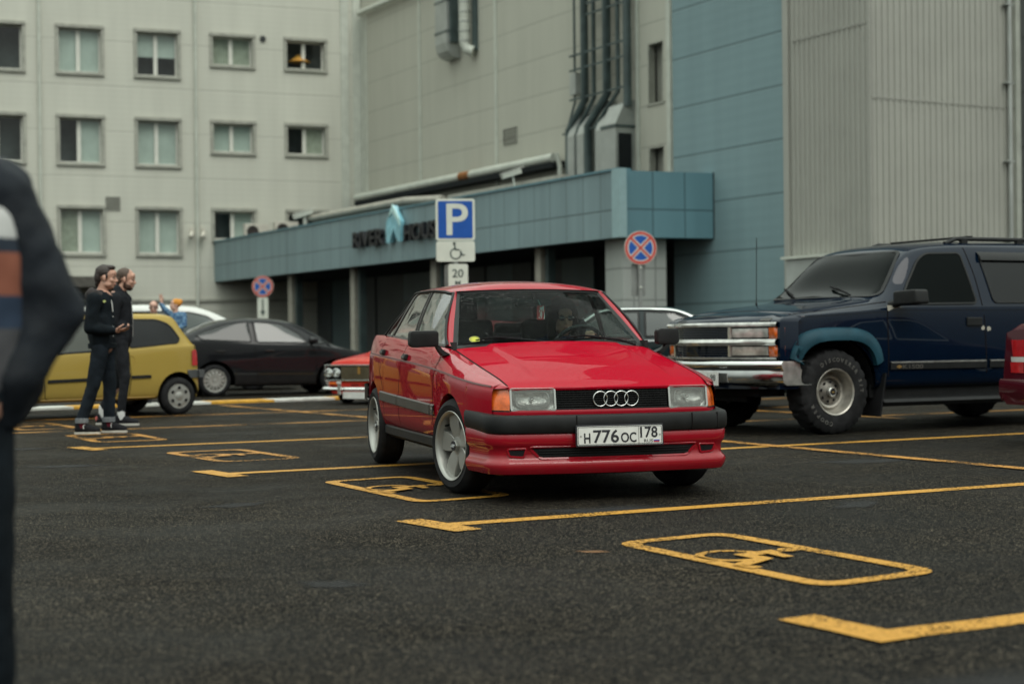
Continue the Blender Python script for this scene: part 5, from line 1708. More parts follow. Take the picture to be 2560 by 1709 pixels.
bd = rnd_poly([(-.254, -.051), (.254, -.051), (.254, .051), (-.254, .051)], .008); bi = rnd_poly([(-.251, -.048), (.251, -.048), (.251, .048), (-.251, .048)], .007)
mb.grid([[(.0136, *bd[i % len(bd)]), (.0136, *bi[i % len(bi)])] for i in range(len(bd) + 1)])
mb.build('lettering', M['plate_black'], pn, normals=False)
for k, mm in enumerate(('flag_red', 'flag_blue', 'flag_white')):
    MB().bx(.0127, .0137, .203, .238, -.044 + k * .007, -.044 + (k + 1) * .007 - .0002).build('flag_stripe', M[mm], pn)
mb = MB()
for y in (-.237, .242): mb.lathe([(.001, .0155), (.005, .015), (.006, .012)], 12, 'X', (0, y, .0))
mb.build('screw', M['chrome_dull'], pn, smooth=60)

# mirrors
for s in (-1, 1):
    y0, y1 = (.775, .955) if s < 0 else (.700, .855)
    mb = MB()
    poly = rnd_poly([(s * y0, .893), (s * (y0 + .0), .985), (s * (y0 + .02), .997), (s * y1, .995), (s * (y1 + .006), .905), (s * (y1 - .02), .888)], .022)
    mb.prism(poly, -.395, -.315, lambda a, b, h: (h - (abs(a) - y0) * .12, a, b))
    m_ = mb.build('mirror', M['black_plastic'], RED, bevel=.014, smooth=50)
    MB().prism(rnd_poly([(s * (y0 + .015), .902), (s * (y0 + .015), .984), (s * (y1 - .012), .984), (s * (y1 - .012), .902)], .015), -.402, -.398, lambda a, b, h: (h - (abs(a) - y0) * .12, a, b)).build('mirror_glass', M['mirror'], m_)
    mb = MB(); mb.grid([[(x, s * y, z) for x, y, z in r] for r in ([(-.375, .80, .91), (-.33, .80, .91), (-.33, .77, .90), (-.375, .77, .90)], [(-.40, .775, .87), (-.33, .775, .87), (-.33, .745, .87), (-.40, .745, .87)], [(-.44, .742, .835), (-.33, .742, .835), (-.33, .70, .845), (-.44, .70, .845)])], cv=True)
    mb.build('mirror_arm', M['black_plastic'], m_, smooth=30)

# wells, floor, cabin
mb = MB()
for xc, r, zc in ARC:
    for s in (-1, 1):
        rows = [[(xc + (r + .005) * math.cos(q), s * y, zc + (r + .005) * math.sin(q)) for y in (.755, .50)] for q in [math.pi * i / 16 for i in range(17)]]
        mb.grid(rows)
        mb.add([(xc + (r + .005) * math.cos(q), s * .50, zc + (r + .005) * math.sin(q)) for q in [math.pi * i / 16 for i in range(17)]], [tuple(range(17))])
mb.bx(.74, -3.05, -.49, .49, .2, .235)
mb.bx(-.36, -2.12, -.70, .70, .236, .29)
mb.build('underbody', M['black_matte'], RED)
mb = MB()
for s in (-1, 1): mb.bx(-.40, -2.75, s * .64, s * .66, .3, .92)
mb.bx(-.40, -2.2, -.64, .64, .30, .33); mb.bx(-2.15, -2.8, -.63, .63, .90, .94)
mb.build('cabin_lining', M['interior'], RED)
mb = MB(); rows = []
for i in range(21):
    y = lerp(-.64, .64, i / 20)
    hump = .035 * math.exp(-((y - .36) / .2) ** 2)
    rows.append([(-.40, y, .868), (-.55, y, .890), (-.68, y, .895 + hump), (-.76, y, .885 + hump), (-.80, y, .86), (-.80, y, .62), (-.70, y, .5)])
mb.grid(rows); mb.build('dashboard', M['interior'], RED, smooth=50)
def seat(y):
    mb = MB()
    rot = Matrix.Rotation(R(-14), 3, 'Y')
    mb.box((-1.46, y, .78), (.12, .48, .60), rot)
    mb.box((-1.2, y, .50), (.5, .48, .14))
    o = mb.build('seat', M['seat'], RED, bevel=.05, seg=3, smooth=60)
    mb = MB(); mb.box((-1.555, y, 1.13), (.09, .27, .16), rot); mb.build('headrest', M['seat'], o, bevel=.035, seg=3, smooth=60)
    mb = MB(); [mb.tube([(-1.53, y + d, 1.0), (-1.55, y + d, 1.1)], .006, 6) for d in (-.07, .07)]; mb.build('headrest_post', M['chrome'], o)
seat(-.35); seat(.35)
mb = MB(); mb.box((-2.25, 0, .72), (.14, 1.24, .52), Matrix.Rotation(R(-18), 3, 'Y')); mb.box((-1.98, 0, .50), (.5, 1.24, .14)); rs_ = mb.build('rear_seat', M['seat'], RED, bevel=.05, seg=3, smooth=60)
for y in (-.3, .3):
    mb = MB(); mb.box((-2.36, y, 1.0), (.09, .34, .12)); mb.build('rear_headrest', M['seat'], rs_, bevel=.035, seg=3, smooth=60)
mb = MB()
SWC, SWR = V((-.93, .345, .855)), .185
tilt = Matrix.Rotation(R(-62), 3, 'Y')
ring = [SWC + tilt @ V((SWR * math.cos(q), SWR * math.sin(q), 0)) for q in [2 * math.pi * i / 36 for i in range(37)]]
mb.tube(ring, .0145, 10, caps=False)
sw = mb.build('steering_wheel', M['black_plastic'], RED, smooth=60)
mb = MB(); mb.ball(SWC + V((.02, 0, -.02)), (.05, .07, .05)); 
for q in (0, 180, 270 - 90 + 90): mb.tube([SWC, SWC + tilt @ V((SWR * math.cos(R(q - 90)), SWR * math.sin(R(q - 90)), 0))], .013, 8)
mb.build('hub', M['black_plastic'], sw, smooth=60)
mb = MB(); mb.grid([[(x, u * RAIL(x)[0] * .95, RC(x) - .045 - .03 * u * u) for u in [-1 + i / 6 for i in range(13)]] for x in [lerp(-.93, -2.2, i / 8) for i in range(9)]]); mb.build('headlining', M['headliner'], RED, smooth=60)
mb = MB(); mb.prism(rnd_poly([(-.115, 1.152), (.135, 1.158), (.14, 1.205), (-.11, 1.20)], .02), -.90, -.86, lambda a, b, h: (h, a, b)); mb.tube([(-.88, .012, 1.20), (-.87, .012, 1.25)], .01, 6); mb.build('rear_view_mirror', M['black_plastic'], RED, bevel=.008, smooth=50)
# rear glass and tail lamps
mb = MB(); mb.grid([[V((lerp(-2.76, -2.22, t) - (1 - u * u) * .05, u * lerp(.57, .475, t), lerp(.985, 1.265, t) + (1 - u * u) * .015)) for u in [-1 + i / 8 for i in range(17)]] for t in [i / 6 for i in range(7)]])
mb.build('rear_window', M['side_glass'], RED, smooth=60)
for s in (-1, 1):
    MB().box((-3.245, s * .48, .72), (.04, .30, .13)).build('tail_light', M['red_lens'], RED, bevel=.01)
mb = MB(); mb.grid([[(-3.13 + o, s * 0 + y, z) for o, z in ((.05, .60), (-.16, .59), (-.18, .55), (-.17, .47), (.05, .46))] for y in [lerp(-.70, .70, i / 10) for i in range(11) for s in (1,)]])
for s in (-1, 1):
    mb.grid([[(x, s * y, z) for z in (.47, .59)] for x, y in ((-2.86, .775), (-3.0, .768), (-3.15, .745), (-3.25, .70))])
mb.build('rear_bumper', M['black_plastic'], RED, smooth=30)
for s in (-1, 1):
    wheel(RED, 0.02, s * .700, .289, .291, .205, .195, s, 'star', steer=12.5)
    wheel(RED, -2.50, s * .700, .289, .291, .205, .195, s, 'star')

# rain beads on the screen, bonnet and roof
def bead_mat():
    m, n, l, b = new_mat('water bead')
    b.inputs['Base Color'].default_value = (.75, .80, .78, 1); b.inputs['Roughness'].default_value = .03
    b.inputs['Transmission Weight'].default_value = .85; b.inputs['IOR'].default_value = 1.33
    return m
M['bead'] = bead_mat()
def beads(name, spots):
    mb = MB()
    for p, n_, r in spots:
        a = n_.orthogonal().normalized(); b = n_.cross(a)
        rows = []
        for q, h in ((1, 0), (.8, .35), (.4, .55)): rows.append([p + (a * math.cos(k * math.pi / 3) + b * math.sin(k * math.pi / 3)) * r * q + n_ * r * h for k in range(6)])
        rows.append([p + n_ * r * .6] * 6)
        mb.grid(rows, cv=True)
    o = mb.build(name, M['bead'], RED, smooth=80)
    o['kind'] = 'stuff'
rnd = random.Random(3)
sp = []
while len(sp) < 420:
    u, t = rnd.uniform(-.95, .95), rnd.uniform(.05, .97)
    w = max(0, (t - .15) * 1.3 * (1 - max(0, u + .95) / 1.0)) ** .8 if u < 0 else .03
    w = max(w, .5 * max(0, (.25 - abs(u + .80)) / .25), .02)
    if rnd.random() > w: continue
    sp.append((ws_pt(u, t, .0012), nrm, rnd.uniform(.0015, .004)))
beads('raindrops', sp)
# ------------------------------------------------------------------ other vehicles
def shell(root, paint_m, wt, top, belt, zb, arcs, roofw=.72, nose=.10, tail=.08, shoulder=.0, sharp=42, fullbelt=None, name='body', deckw=.86, n=56, zmax_w=None, crown=.03):
    """one body skin: wt=half width, top=[(x,z)] outline seen from the side, belt=[(x,z)] window line, y>0 left.
    returns (object, side projector left, right, top, front, rear)"""
    T = pl(top); B = pl(belt)
    xf, xr = max(t[0] for t in top), min(t[0] for t in top)
    L = xf - xr
    def width(x):
        f = max(0, (x - (xf - L * .22)) / (L * .22)); r = max(0, ((xr + L * .22) - x) / (L * .22))
        return wt * (1 - nose * f ** 2.2 - .10 * f ** 9 - tail * r ** 2.2 - .10 * r ** 9)
    def sec(x):
        w = width(x); zt = T(x); zl = min(B(x), zt - .012)
        k = sstep(.05, .40, zt - zl)
        yr = lerp(w * deckw, w * roofw, k)
        zlow = zb if not callable(zb) else zb(x)
        zm = lerp(zlow, zl, .48)
        h = zt - zl
        return [(w - .07, zlow), (w - .022, zlow + .05), (w - .003, lerp(zlow, zm, .6)), (w, zm), (w - .004, lerp(zm, zl, .6)), (w - .012 - shoulder, zl - .02), (w - .024 - shoulder, zl),
                (lerp(w - .03 - shoulder, yr, .45) + .012 * k, zl + h * lerp(.5, .45, k)), (lerp(w - .03, yr, .90) + .008 * k, zl + h * lerp(.8, .86, k)), (yr * .93, zl + h * .965 + 0), (yr * .6, zt + crown * .25 * 1), (0, zt + crown * .4)]
    def az(x):
        z = None
        for xc, r, zc in arcs:
            if abs(x - xc) < r:
                q = zc + math.sqrt(max(0, r * r - (x - xc) ** 2)); z = q if z is None else max(z, q)
        return z
    xs = stations(xf, xr, n, arcs)
    mb = MB()
    for s in (-1, 1):
        rows = []
        for x in xs:
            pr = cut_low(catmull(sec(x), 4), az(x))
            rows.append([(x, s * y, z) for y, z in pr])
        mb.grid(rows)
        for e in (rows[0], rows[-1]):
            mb.add(list(e) + [(e[-1][0], 0, e[0][2])], [tuple(range(len(e) + 1))])
    o = mb.build(name, paint_m, root, smooth=sharp)
    b = bvh_of(o)
    return o, dict(L=cast_side(b, 1), R=cast_side(b, -1), T=cast_dir(b, lambda a, c: V((a, c, 4)), V((0, 0, -1))), F=cast_dir(b, lambda a, c: V((6, a, c)), V((-1, 0, 0))),
                   B=cast_dir(b, lambda a, c: V((-9, a, c)), V((1, 0, 0))))
def wells(root, arcs, wt, zb, x0, x1):
    mb = MB()
    for xc, r, zc in arcs:
        for s in (-1, 1):
            rows = [[(xc + (r + .004) * math.cos(q), s * y, zc + (r + .004) * math.sin(q)) for y in (wt - .06, wt * .45)] for q in [math.pi * i / 16 for i in range(17)]]
            mb.grid(rows)
            mb.add([(xc + r * math.cos(q), s * wt * .45, zc + r * math.sin(q)) for q in [math.pi * i / 16 for i in range(17)]], [tuple(range(17))])
    mb.bx(x0, x1, -wt * .44, wt * .44, zb, zb + .05)
    mid = sorted(arcs)
    mb.bx(mid[-1][0] - mid[-1][1] - .02, mid[0][0] + mid[0][1] + .02, -wt + .09, wt - .09, zb + .005, zb + .06)
    return mb.build('underbody', M['black_matte'], root)
def pane(root, proj, poly, m, r=.03, off=.004, nx=18, ny=8, trim=.022, tm='black_plastic', name='side_window'):
    pp = rnd_poly(poly, r)
    mb = panel(proj, pp, off, nx, ny); o = mb.build(name, m, root, smooth=60)
    if trim:
        mb = MB(); strip(mb, surf_path(proj, pp + [pp[0]], off + .001, 2), trim, .005); mb.build('window_trim', M[tm], o, normals=False)
    return o
def gap(root, proj, lines, w=.009, name='door_gap'):
    mb = MB()
    for pts in lines: strip(mb, surf_path(proj, pts, .0015, 7), w)
    return mb.build(name, M['seam'], root, normals=False)
def pose(front, heading, n_away, W_half):
    """car origin under the middle of the front axle, from the camera-side front contact point"""
    p = V(front) + V(n_away).normalized() * W_half
    return (p.x, p.y, 0), math.atan2(heading[1], heading[0])
def front_pt(proj, y, z): return proj(y, z, 0)

# ---- dark blue pickup-based estate with the big tyres; camera sees its left side
HB = (-.891, -.454); NB = (-.454, .891)
HWB = .97
def BXf(y): return .80 - .245 * (min(abs(y), .96) / .95) ** 1.7
loc, rz = pose((3.028, 15.05), HB, NB, HWB)
BLUE = thing('blue_off_roader', 'dark blue off-road estate with chrome grille, teal arch flares and muddy big tyres', 'car', loc, rz)
M['navy'] = paint('dark navy paint', (0.0018, 0.0065, 0.017), .32, var=.12)
M['teal_flare'] = mat('faded teal flare', (0.008, 0.042, 0.062), .55, spec=.2, var=.18, vscale=5, bump=.05)
topB = [(.44, .95), (.435, 1.12), (.42, 1.150), (.1, 1.205), (-.40, 1.262), (-.55, 1.285), (-.66, 1.34), (-1.0, 1.69), (-1.15, 1.79), (-1.4, 1.835), (-1.9, 1.86), (-3.6, 1.87), (-4.2, 1.85), (-4.45, 1.72), (-4.62, 1.25), (-4.66, .7)]
beltB = [(.44, .92), (.40, 1.105), (.2, 1.13), (-.45, 1.175), (-.75, 1.205), (-1.9, 1.215), (-4.6, 1.225)]
arcsB = [(-.03, .485, .43), (-3.37, .47, .41)]
bb, PB = shell(BLUE, M['navy'], HWB, topB, beltB, .42, arcsB, roofw=.735, nose=.0, tail=.03, deckw=.86, n=70, crown=.05)
wells(BLUE, arcsB, HWB, .42, .35, -4.5)
L_ = PB['L']
# flare round the front arch
mb = MB()
def flare(mb, xc, zc, r0, r1, a0, a1, lift):
    rows = []
    for i in range(33):
        q = R(lerp(a0, a1, i / 32))
        c, s_ = math.cos(q), math.sin(q)
        def at(r, o):
            sq = 1 / max(abs(c) ** 3.2 + abs(s_) ** 3.2, .01) ** (1 / 3.2)
            x, z = xc + r * c * sq, zc + r * s_ * sq * .97
            p, n_ = L_(x, min(z, 1.19), 0)
            return V((x, HWB + .004 + o, z)) if abs(p.y) < .3 else V((x, p.y + o, z))
        rows.append([at(r0, .0), at(r0 - .0, lift * .9), at(lerp(r0, r1, .35), lift), at(lerp(r0, r1, .8), lift * .55), at(r1, .004), at(r1, -.01)])
    mb.grid(rows)
flare(mb, -.04, .46, .44, .565, 26, 156, .065)
mb.build('arch_flare', M['teal_flare'], BLUE, smooth=50)
mb = MB(); 
def flare2():
    rows = []
    for i in range(25):
        q = R(lerp(10, 170, i / 24)); r = .55
        rows.append([V((-3.37 + a * math.cos(q), HWB + b, .41 + a * math.sin(q))) for a, b in ((r - .09, .0), (r - .09, .05), (r - .02, .055), (r + .04, .0))])
    mb.grid(rows)
flare2(); mb.build('arch_flare', M['teal_flare'], BLUE, smooth=50)
# glass
F_ = PB['F']
M['ws_blue'] = glass('off-roader windscreen', (0.20, 0.24, 0.23), 1.3, opaque=.6, dark=(.006, .008, .008), gain=1.35)
ws = [(-.83, 1.305), (-.64, 1.75), (.64, 1.75), (.83, 1.305)]
pane(BLUE, F_, ws, M['ws_blue'], .06, .006, 22, 10, .035, name='windscreen')
pane(BLUE, L_, [(-.83, 1.225), (-1.18, 1.66), (-1.30, 1.73), (-1.74, 1.74), (-1.80, 1.235)], M['ws_blue'], [.03, .10, .1, .05, .05], .006)
pane(BLUE, L_, [(-2.03, 1.245), (-1.98, 1.72), (-2.90, 1.725), (-2.93, 1.245)], M['pane_tint'], .05, .006)
pane(BLUE, PB['R'], [(-.83, 1.225), (-1.18, 1.66), (-1.30, 1.73), (-1.74, 1.74), (-1.80, 1.235)], M['pane_tint'], .05, .006)
mb = MB(); mb.grid([[L_(x, z, .035 if z < 1.75 else .008)[0] for x in [lerp(-1.97, -2.95, i / 8) for i in range(9)]] for z in (1.66, 1.70, 1.755)]); mb.build('window_visor', M['black_plastic'], BLUE, smooth=40)
gap(BLUE, L_, [[(-.66, 1.20), (-.65, 1.1), (-.66, .44)], [(-1.82, 1.80), (-1.86, 1.5), (-1.87, 1.22), (-1.91, .44)], [(-2.98, 1.80), (-3.0, 1.2), (-2.95, .85)], [(.40, 1.135), (.1, 1.165), (-.45, 1.225), (-.68, 1.25)]], .012)
mb = MB(); strip(mb, [L_(x, lerp(1.105, 1.165, (.5 - x) / 1.1), .0) for x in [lerp(.42, -.63, i / 20) for i in range(21)]] , .018, .006); strip(mb, [L_(x, 1.180, .0) for x in [lerp(-.68, -4.3, i / 20) for i in range(21)]], .02, .006)
mb.build('body_crease', M['navy'], BLUE, normals=False, smooth=60)
for a, b in ((-.67, -1.89), (-1.93, -2.86), (-3.9, -4.5)):
    mb = MB(); strip(mb, [L_(x, .635, .001) for x in [lerp(a, b, i / 16) for i in range(17)]], .085, .014); o = mb.build('side_moulding', M['black_plastic'], BLUE, normals=False, smooth=25)
    mb = MB(); strip(mb, [L_(x, .668, .012) for x in [lerp(a - .01, b + .01, i / 16) for i in range(17)]], .016, .006); mb.build('bright_strip', M['chrome_dull'], o, normals=False)
p, n_ = L_(-.95, .628, .017)
mb = MB(); text_into(mb, 'K1500', 1, lambda v: V((-.82 - v.x, p.y, .604 + v.y)), fit=(0, .25, .042), weight=.01); mb.build('model_lettering', mat('grey lettering', (.13, .12, .11), .4, metal=.5, var=.1), BLUE)
MB().prism([(-.03, -.008), (-.012, -.008), (-.012, -.016), (.012, -.016), (.012, -.008), (.03, -.008), (.03, .008), (.012, .008), (.012, .016), (-.012, .016), (-.012, .008), (-.03, .008)], p.y - .003, p.y + .002, lambda a, b, h: (-.775 - a, h, .626 + b)).build('side_emblem', mat('brass emblem', (.30, .18, .06), .4, metal=.5, var=.1), BLUE)
p, n_ = L_(-1.74, 1.055, 0)
h = MB().box((0, 0, 0), (.20, .03, .085)).build('door_handle', M['black_plastic'], BLUE, bevel=.01); h.location = p + V((0, .004, 0))
mb = MB()
for x, z, r in ((-1.855, .99, .026), (-1.935, .985, .028)):
    p, n_ = L_(x, z, .002); mb.add([(x + r * math.cos(q) * random.uniform(.6, 1.2), p.y, z + r * math.sin(q) * random.uniform(.6, 1.4)) for q in [i * .785 for i in range(8)]], [tuple(range(8))])
mb.build('chipped_paint', M['post'], BLUE, normals=False)
p, n_ = L_(-.70, 1.195, .004)
MB().add([(-.645, p.y + .004, 1.215), (-.655, p.y + .008, 1.16), (-.73, p.y + .007, 1.185), (-.82, p.y + .006, 1.197), (-.71, p.y + .004, 1.215)], [(0, 1, 2, 3, 4)]).build('chipped_paint', M['post'], BLUE, normals=False)
# mirror
mb = MB(); mb.prism(rnd_poly([(.98, 1.215), (.98, 1.35), (1.22, 1.365), (1.24, 1.225)], .03), -.86, -.70, lambda a, b, h: (h - (a - .98) * .3, a, b)); m_ = mb.build('door_mirror', M['black_plastic'], BLUE, bevel=.035, seg=3, smooth=60)
mb = MB(); mb.tube([(-.72, .90, 1.215), (-.76, 1.02, 1.245)], .04, 8); mb.build('mirror_arm', M['black_plastic'], m_, smooth=50)
# running board, mud flap, rack, aerial
mb = MB(); mb.grid([[(x, HWB - .12 + a, b) for a, b in ((-.12, .36), (.02, .33), (.10, .315), (.12, .285), (.09, .245), (-.1, .24))] for x in [lerp(-.60, -2.85, i / 8) for i in range(9)]], cv=True); mb.bx(-.50, -2.9, HWB - .14, HWB - .10, .33, .46); mb.build('running_board', M['black_plastic'], BLUE, smooth=40)
MB().box((-.56, HWB - .10, .36), (.02, .26, .42), Matrix.Rotation(R(-10), 3, 'Y')).build('mud_flap', M['black_matte'], BLUE)
for s in (-1, 1):
    MB().box((-3.37 - .55, s * (HWB - .10), .33), (.02, .24, .36)).build('mud_flap', M['black_matte'], BLUE)
for s in (-1, 1):
    mb = MB(); mb.tube([(-1.70, s * .60, 1.845), (-1.85, s * .60, 1.895), (-4.1, s * .60, 1.905), (-4.25, s * .60, 1.85)], .022, 8)
    for x in (-1.95, -2.7, -3.5, -4.1): mb.bx(x - .04, x + .04, s * .60 - .02, s * .60 + .02, 1.82, 1.90)
    mb.build('roof_rail', M['black_plastic'], BLUE, smooth=40)
mb = MB()
for x in (-2.05, -3.8): mb.box((x, 0, 1.92), (.05, 1.2, .02))
mb.build('cross_bar', M['black_plastic'], BLUE)
p, n_ = PB['T'](-.33, -.72, 0)
mb = MB(); mb.tube([p, p + V((-.01, 0, .70))], .004, 6); mb.cap(p, p + V((0, 0, .02)), .012, .01); mb.build('aerial', M['black_plastic'], BLUE)
def wiperB(y0, y1):
    mb = MB(); a = F_(y0, 1.325, .03)[0]; b = F_(y1, 1.40, .03)[0]; q = F_(y0 + .55 * (1 if y1 < y0 else -1) * 0, 1.31, .02)[0]
    mb.tube([a, b], .011, 6); mb.tube([F_(lerp(y0, y1, -.25), 1.305, .02)[0], a.lerp(b, .5) + V((.02, 0, .015))], .010, 6); mb.build('wiper', M['black_matte'], BLUE)
wiperB(.42, .05); wiperB(-.45, -.75)
mb = MB()
rows = [[(BXf(y) - lerp(.004, .13, j / 4), y * lerp(.99, .96, j / 4), lerp(1.070, 1.112, (j / 4) ** .6) + .014 * (1 - (y / .9) ** 2)) for j in range(5)] for y in [lerp(-.80, .80, i / 18) for i in range(19)]]
mb.grid(rows); mb.build('bonnet_guard', mat('dusty bonnet guard', (.035, .033, .03), .65, var=.2), BLUE, smooth=60)
# front end: bowed plan
def BXf(y): return .94 - .30 * (min(abs(y), .74) / .72) ** 2.4
def fband(mb, y0, y1, prof, n=18):
    mb.grid([[(BXf(y) + o, y, z) for o, z in prof] for y in [lerp(y0, y1, i / n) for i in range(n + 1)]])
YE = .93
mb = MB()
def nose_ring(k):
    out = []
    for i in range(41):
        y = lerp(-.95, .95, i / 40)
        out.append((BXf(y), y))
    return [(.42, -.968)] + out + [(.42, .968)]
NR = nose_ring(0)
mb.grid([[(x, y, .44), (x - .02, y, .55), (x - .012, y, .70)] for x, y in NR])
mb.grid([[(x - .012, y, .70), (x - .012, y, 1.06), (x - .02, y * .995, 1.078), (x - .06, y * .985, 1.098), (lerp(x, .41, .5), y * .965, 1.118 + .030 * (1 - (y / .97) ** 2)), (.40, y * .90, 1.128 + .045 * (1 - (y / .97) ** 2))] for x, y in NR])
mb.build('nose_panel', M['navy'], BLUE, smooth=50)
mb = MB(); fband(mb, -YE, YE, [(-.3, .70), (-.035, .70), (-.035, 1.06), (-.3, 1.07)]); mb.build('grille_backing', M['black_matte'], BLUE)
mb = MB()
fband(mb, -YE, YE, [(-.03, 1.02), (.018, 1.022), (.022, 1.045), (.012, 1.062), (-.03, 1.066)])
fband(mb, -YE, YE, [(-.03, .840), (.022, .846), (.036, .875), (.022, .904), (-.03, .911)])
fband(mb, -YE, YE, [(-.03, .715), (.015, .715), (.018, .735), (-.03, .74)])
for y in (-.47, .47):
    for za, zb in ((.74, .845), (.906, 1.02)): mb.box((BXf(y) - .005, y, (za + zb) / 2), (.04, .028, zb - za - .002))
mb.build('grille_frame', M['chrome_dull'], BLUE, smooth=40)
mb = MB()
for z in (.762, .785, .808, .831, .926, .949, .972, .995): fband(mb, -.452, .452, [(-.03, z - .004), (-.004, z - .004), (-.004, z + .003), (-.03, z + .005)], 10)
mb.build('grille_slat', M['black_plastic'], BLUE)
for s in (-1, 1):
    for za, zb, nm in ((.915, 1.012, 'headlight'), (.748, .842, 'running_light')):
        mb = MB(); fband(mb, s * .49, s * .785, [(-.03, za), (-.002, za + .006), (.002, (za + zb) / 2), (-.002, zb - .006), (-.03, zb)], 8)
        o = mb.build(nm, mat('clear lamp', (.50, .49, .46) if nm == 'headlight' else (.38, .35, .31), .14, metal=.45 if nm == 'headlight' else .1, coat=1, var=.3, vscale=11, bump=.15, bscale=40), BLUE, smooth=60)
        mb = MB(); fband(mb, s * .485, s * .79, [(-.012, za - .004), (.004, za - .004), (.004, za + .004)], 8); fband(mb, s * .485, s * .79, [(.004, zb - .004), (.004, zb + .004), (-.012, zb + .004)], 8); mb.build('lamp_bezel', M['black_plastic'], o)
        mb = MB()
        rows = []
        for i in range(9):
            t = i / 8; y = lerp(.80, .955, t)
            x = BXf(min(y, .93)) - (0.07 * max(0, (t - .62) / .38))
            rows.append([(x - .01, s * y, za - .008), (x + .004, s * y, za), (x + .006, s * y, zb), (x - .01, s * y, zb + .008)])
        mb.grid(rows); mb.build('indicator', M['orange_lens'], BLUE, smooth=60)
mb = MB(); g = .098
mb.prism([(-g, -g*.3), (-g*.35, -g*.3), (-g*.35, -g*.55), (g*.35, -g*.55), (g*.35, -g*.3), (g, -g*.3), (g, g*.3), (g*.35, g*.3), (g*.35, g*.55), (-g*.35, g*.55), (-g*.35, g*.3), (-g, g*.3)], .83, .872, lambda a, b, h: (h, a, .875 + b)); mb.build('bowtie_emblem', mat('dull gold', (.17, .105, .04), .5, metal=.2, spec=.3, var=.2), BLUE, bevel=.004)
mb = MB()
YB = .985
def bump_x(y): return .945 - .335 * (abs(y) / .985) ** 2.4
prof = [(-.12, .70), (-.01, .698), (.004, .685), (.008, .66), (.0, .632), (-.014, .615), (-.012, .60), (-.004, .56), (-.012, .50), (-.05, .475), (-.14, .48)]
mb.grid([[(bump_x(y) + o, y, z) for o, z in prof] for y in [lerp(-YB, YB, i / 30) for i in range(31)]])
mb.build('bumper', M['chrome'], BLUE, smooth=40)
mb = MB()
for s in (-1, 1):
    mb.grid([[(bump_x(YB) + o - .2 * j, s * (YB + (.0 if j == 0 else .012)), z) for o, z in prof] for j in range(2)])
mb.build('bumper_end', M['chrome_dull'], BLUE, smooth=40)
mb = MB(); mb.grid([[(bump_x(y) + .0075, y, z) for z in (.616, .634)] for y in [lerp(-YB + .005, YB - .005, i / 30) for i in range(31)]]); mb.build('bumper_strip', M['black_plastic'], BLUE)
mb = MB().bx(.3, .6, -.6, .6, .36, .46).bx(.45, .53, -.3, .3, .30, .36); mb.build('chassis_beam', M['black_matte'], BLUE)
pp = empty_part('number_plate', BLUE, (bump_x(.3) + .035, .185, .535), (0, 0, 0))
MB().box((0, 0, 0), (.012, .53, .125)).build('plate', M['plate_white'], pp)
mb = MB(); text_into(mb, '98', 1, lambda v: V((.0075, v.x, -.02 + v.y)), fit=(.15, .235, .06), weight=.015)
mb.grid([[(.0072, .105 + a, b) for a in (0, .003)] for b in (-.05, .05)]); text_into(mb, 'RUS', 1, lambda v: V((.0075, v.x, -.05 + v.y)), fit=(.15, .20, .016)); mb.build('lettering', M['plate_black'], pp, normals=False)
for s in (-1, 1):
    wheel(BLUE, -.02, s * (HWB - .135), .400, .402, .212, .265, s, 'steel', tread=.009, letters=(s > 0), steer=0)
    wheel(BLUE, -3.36, s * (HWB - .135), .400, .402, .212, .265, s, 'steel', tread=.009)

# ---- mustard hatchback; camera sees its left side, heading to the left
HT = (-.762, -.648); NT = (-.648, .762)
loc, rz = pose((-5.94, 19.06), HT, NT, .70)
YCAR = thing('mustard_hatchback', 'small mustard yellow hatchback with dark rubbing strips behind the two standing men', 'car', loc, rz)
M['mustard'] = paint('mustard paint', (0.37, 0.26, 0.062), .35, metal=.15, var=.06)
topT = [(.52, .55), (.46, .66), (.2, .76), (-.1, .87), (-.42, 1.08), (-.72, 1.235), (-1.0, 1.285), (-1.5, 1.305), (-2.0, 1.30), (-2.18, 1.275), (-2.34, 1.08), (-2.46, .93), (-2.52, .80), (-2.55, .6)]
beltT = [(.52, .50), (.4, .62), (.0, .72), (-.4, .79), (-1.0, .82), (-1.6, .85), (-2.2, .89), (-2.5, .89)]
arcsT = [(0.0, .295, .255), (-2.20, .295, .255)]
yo, PT = shell(YCAR, M['mustard'], .70, topT, beltT, .21, arcsT, roofw=.78, nose=.12, tail=.10, deckw=.84)
wells(YCAR, arcsT, .70, .22, .4, -2.45)
LT = PT['L']
pane(YCAR, LT, [(-1.53, .865), (-1.49, 1.215), (-1.95, 1.215), (-2.12, 1.15), (-2.24, .97), (-2.20, .92)], M['pane_tint'], [.03, .04, .08, .1, .05, .05], .005, tm='black_plastic')
pane(YCAR, LT, [(-.56, .80), (-.80, 1.19), (-1.0, 1.225), (-1.43, 1.225), (-1.45, .845)], M['pane_clear'], [.02, .08, .05, .04, .04], .005)
pane(YCAR, PT['R'], [(-.56, .80), (-.80, 1.19), (-1.43, 1.225), (-1.45, .845)], M['pane_clear'], .04, .005)
pane(YCAR, PT['F'], [(-.52, .93), (-.44, 1.22), (.44, 1.22), (.52, .93)], M['pane_clear'], .04, .005, name='windscreen')
pane(YCAR, PT['B'], [(-.45, .92), (-.42, 1.2), (.42, 1.2), (.45, .92)], M['pane_tint'], .05, .005, name='rear_window')
gap(YCAR, LT, [[(-.40, .78), (-.36, .55), (-.40, .26), (-.50, .225)], [(-1.49, 1.24), (-1.50, .85), (-1.53, .5), (-1.50, .23)], [(-2.20, 1.27), (-2.33, 1.08), (-2.45, .90), (-2.47, .83)]], .010)
mb = MB()
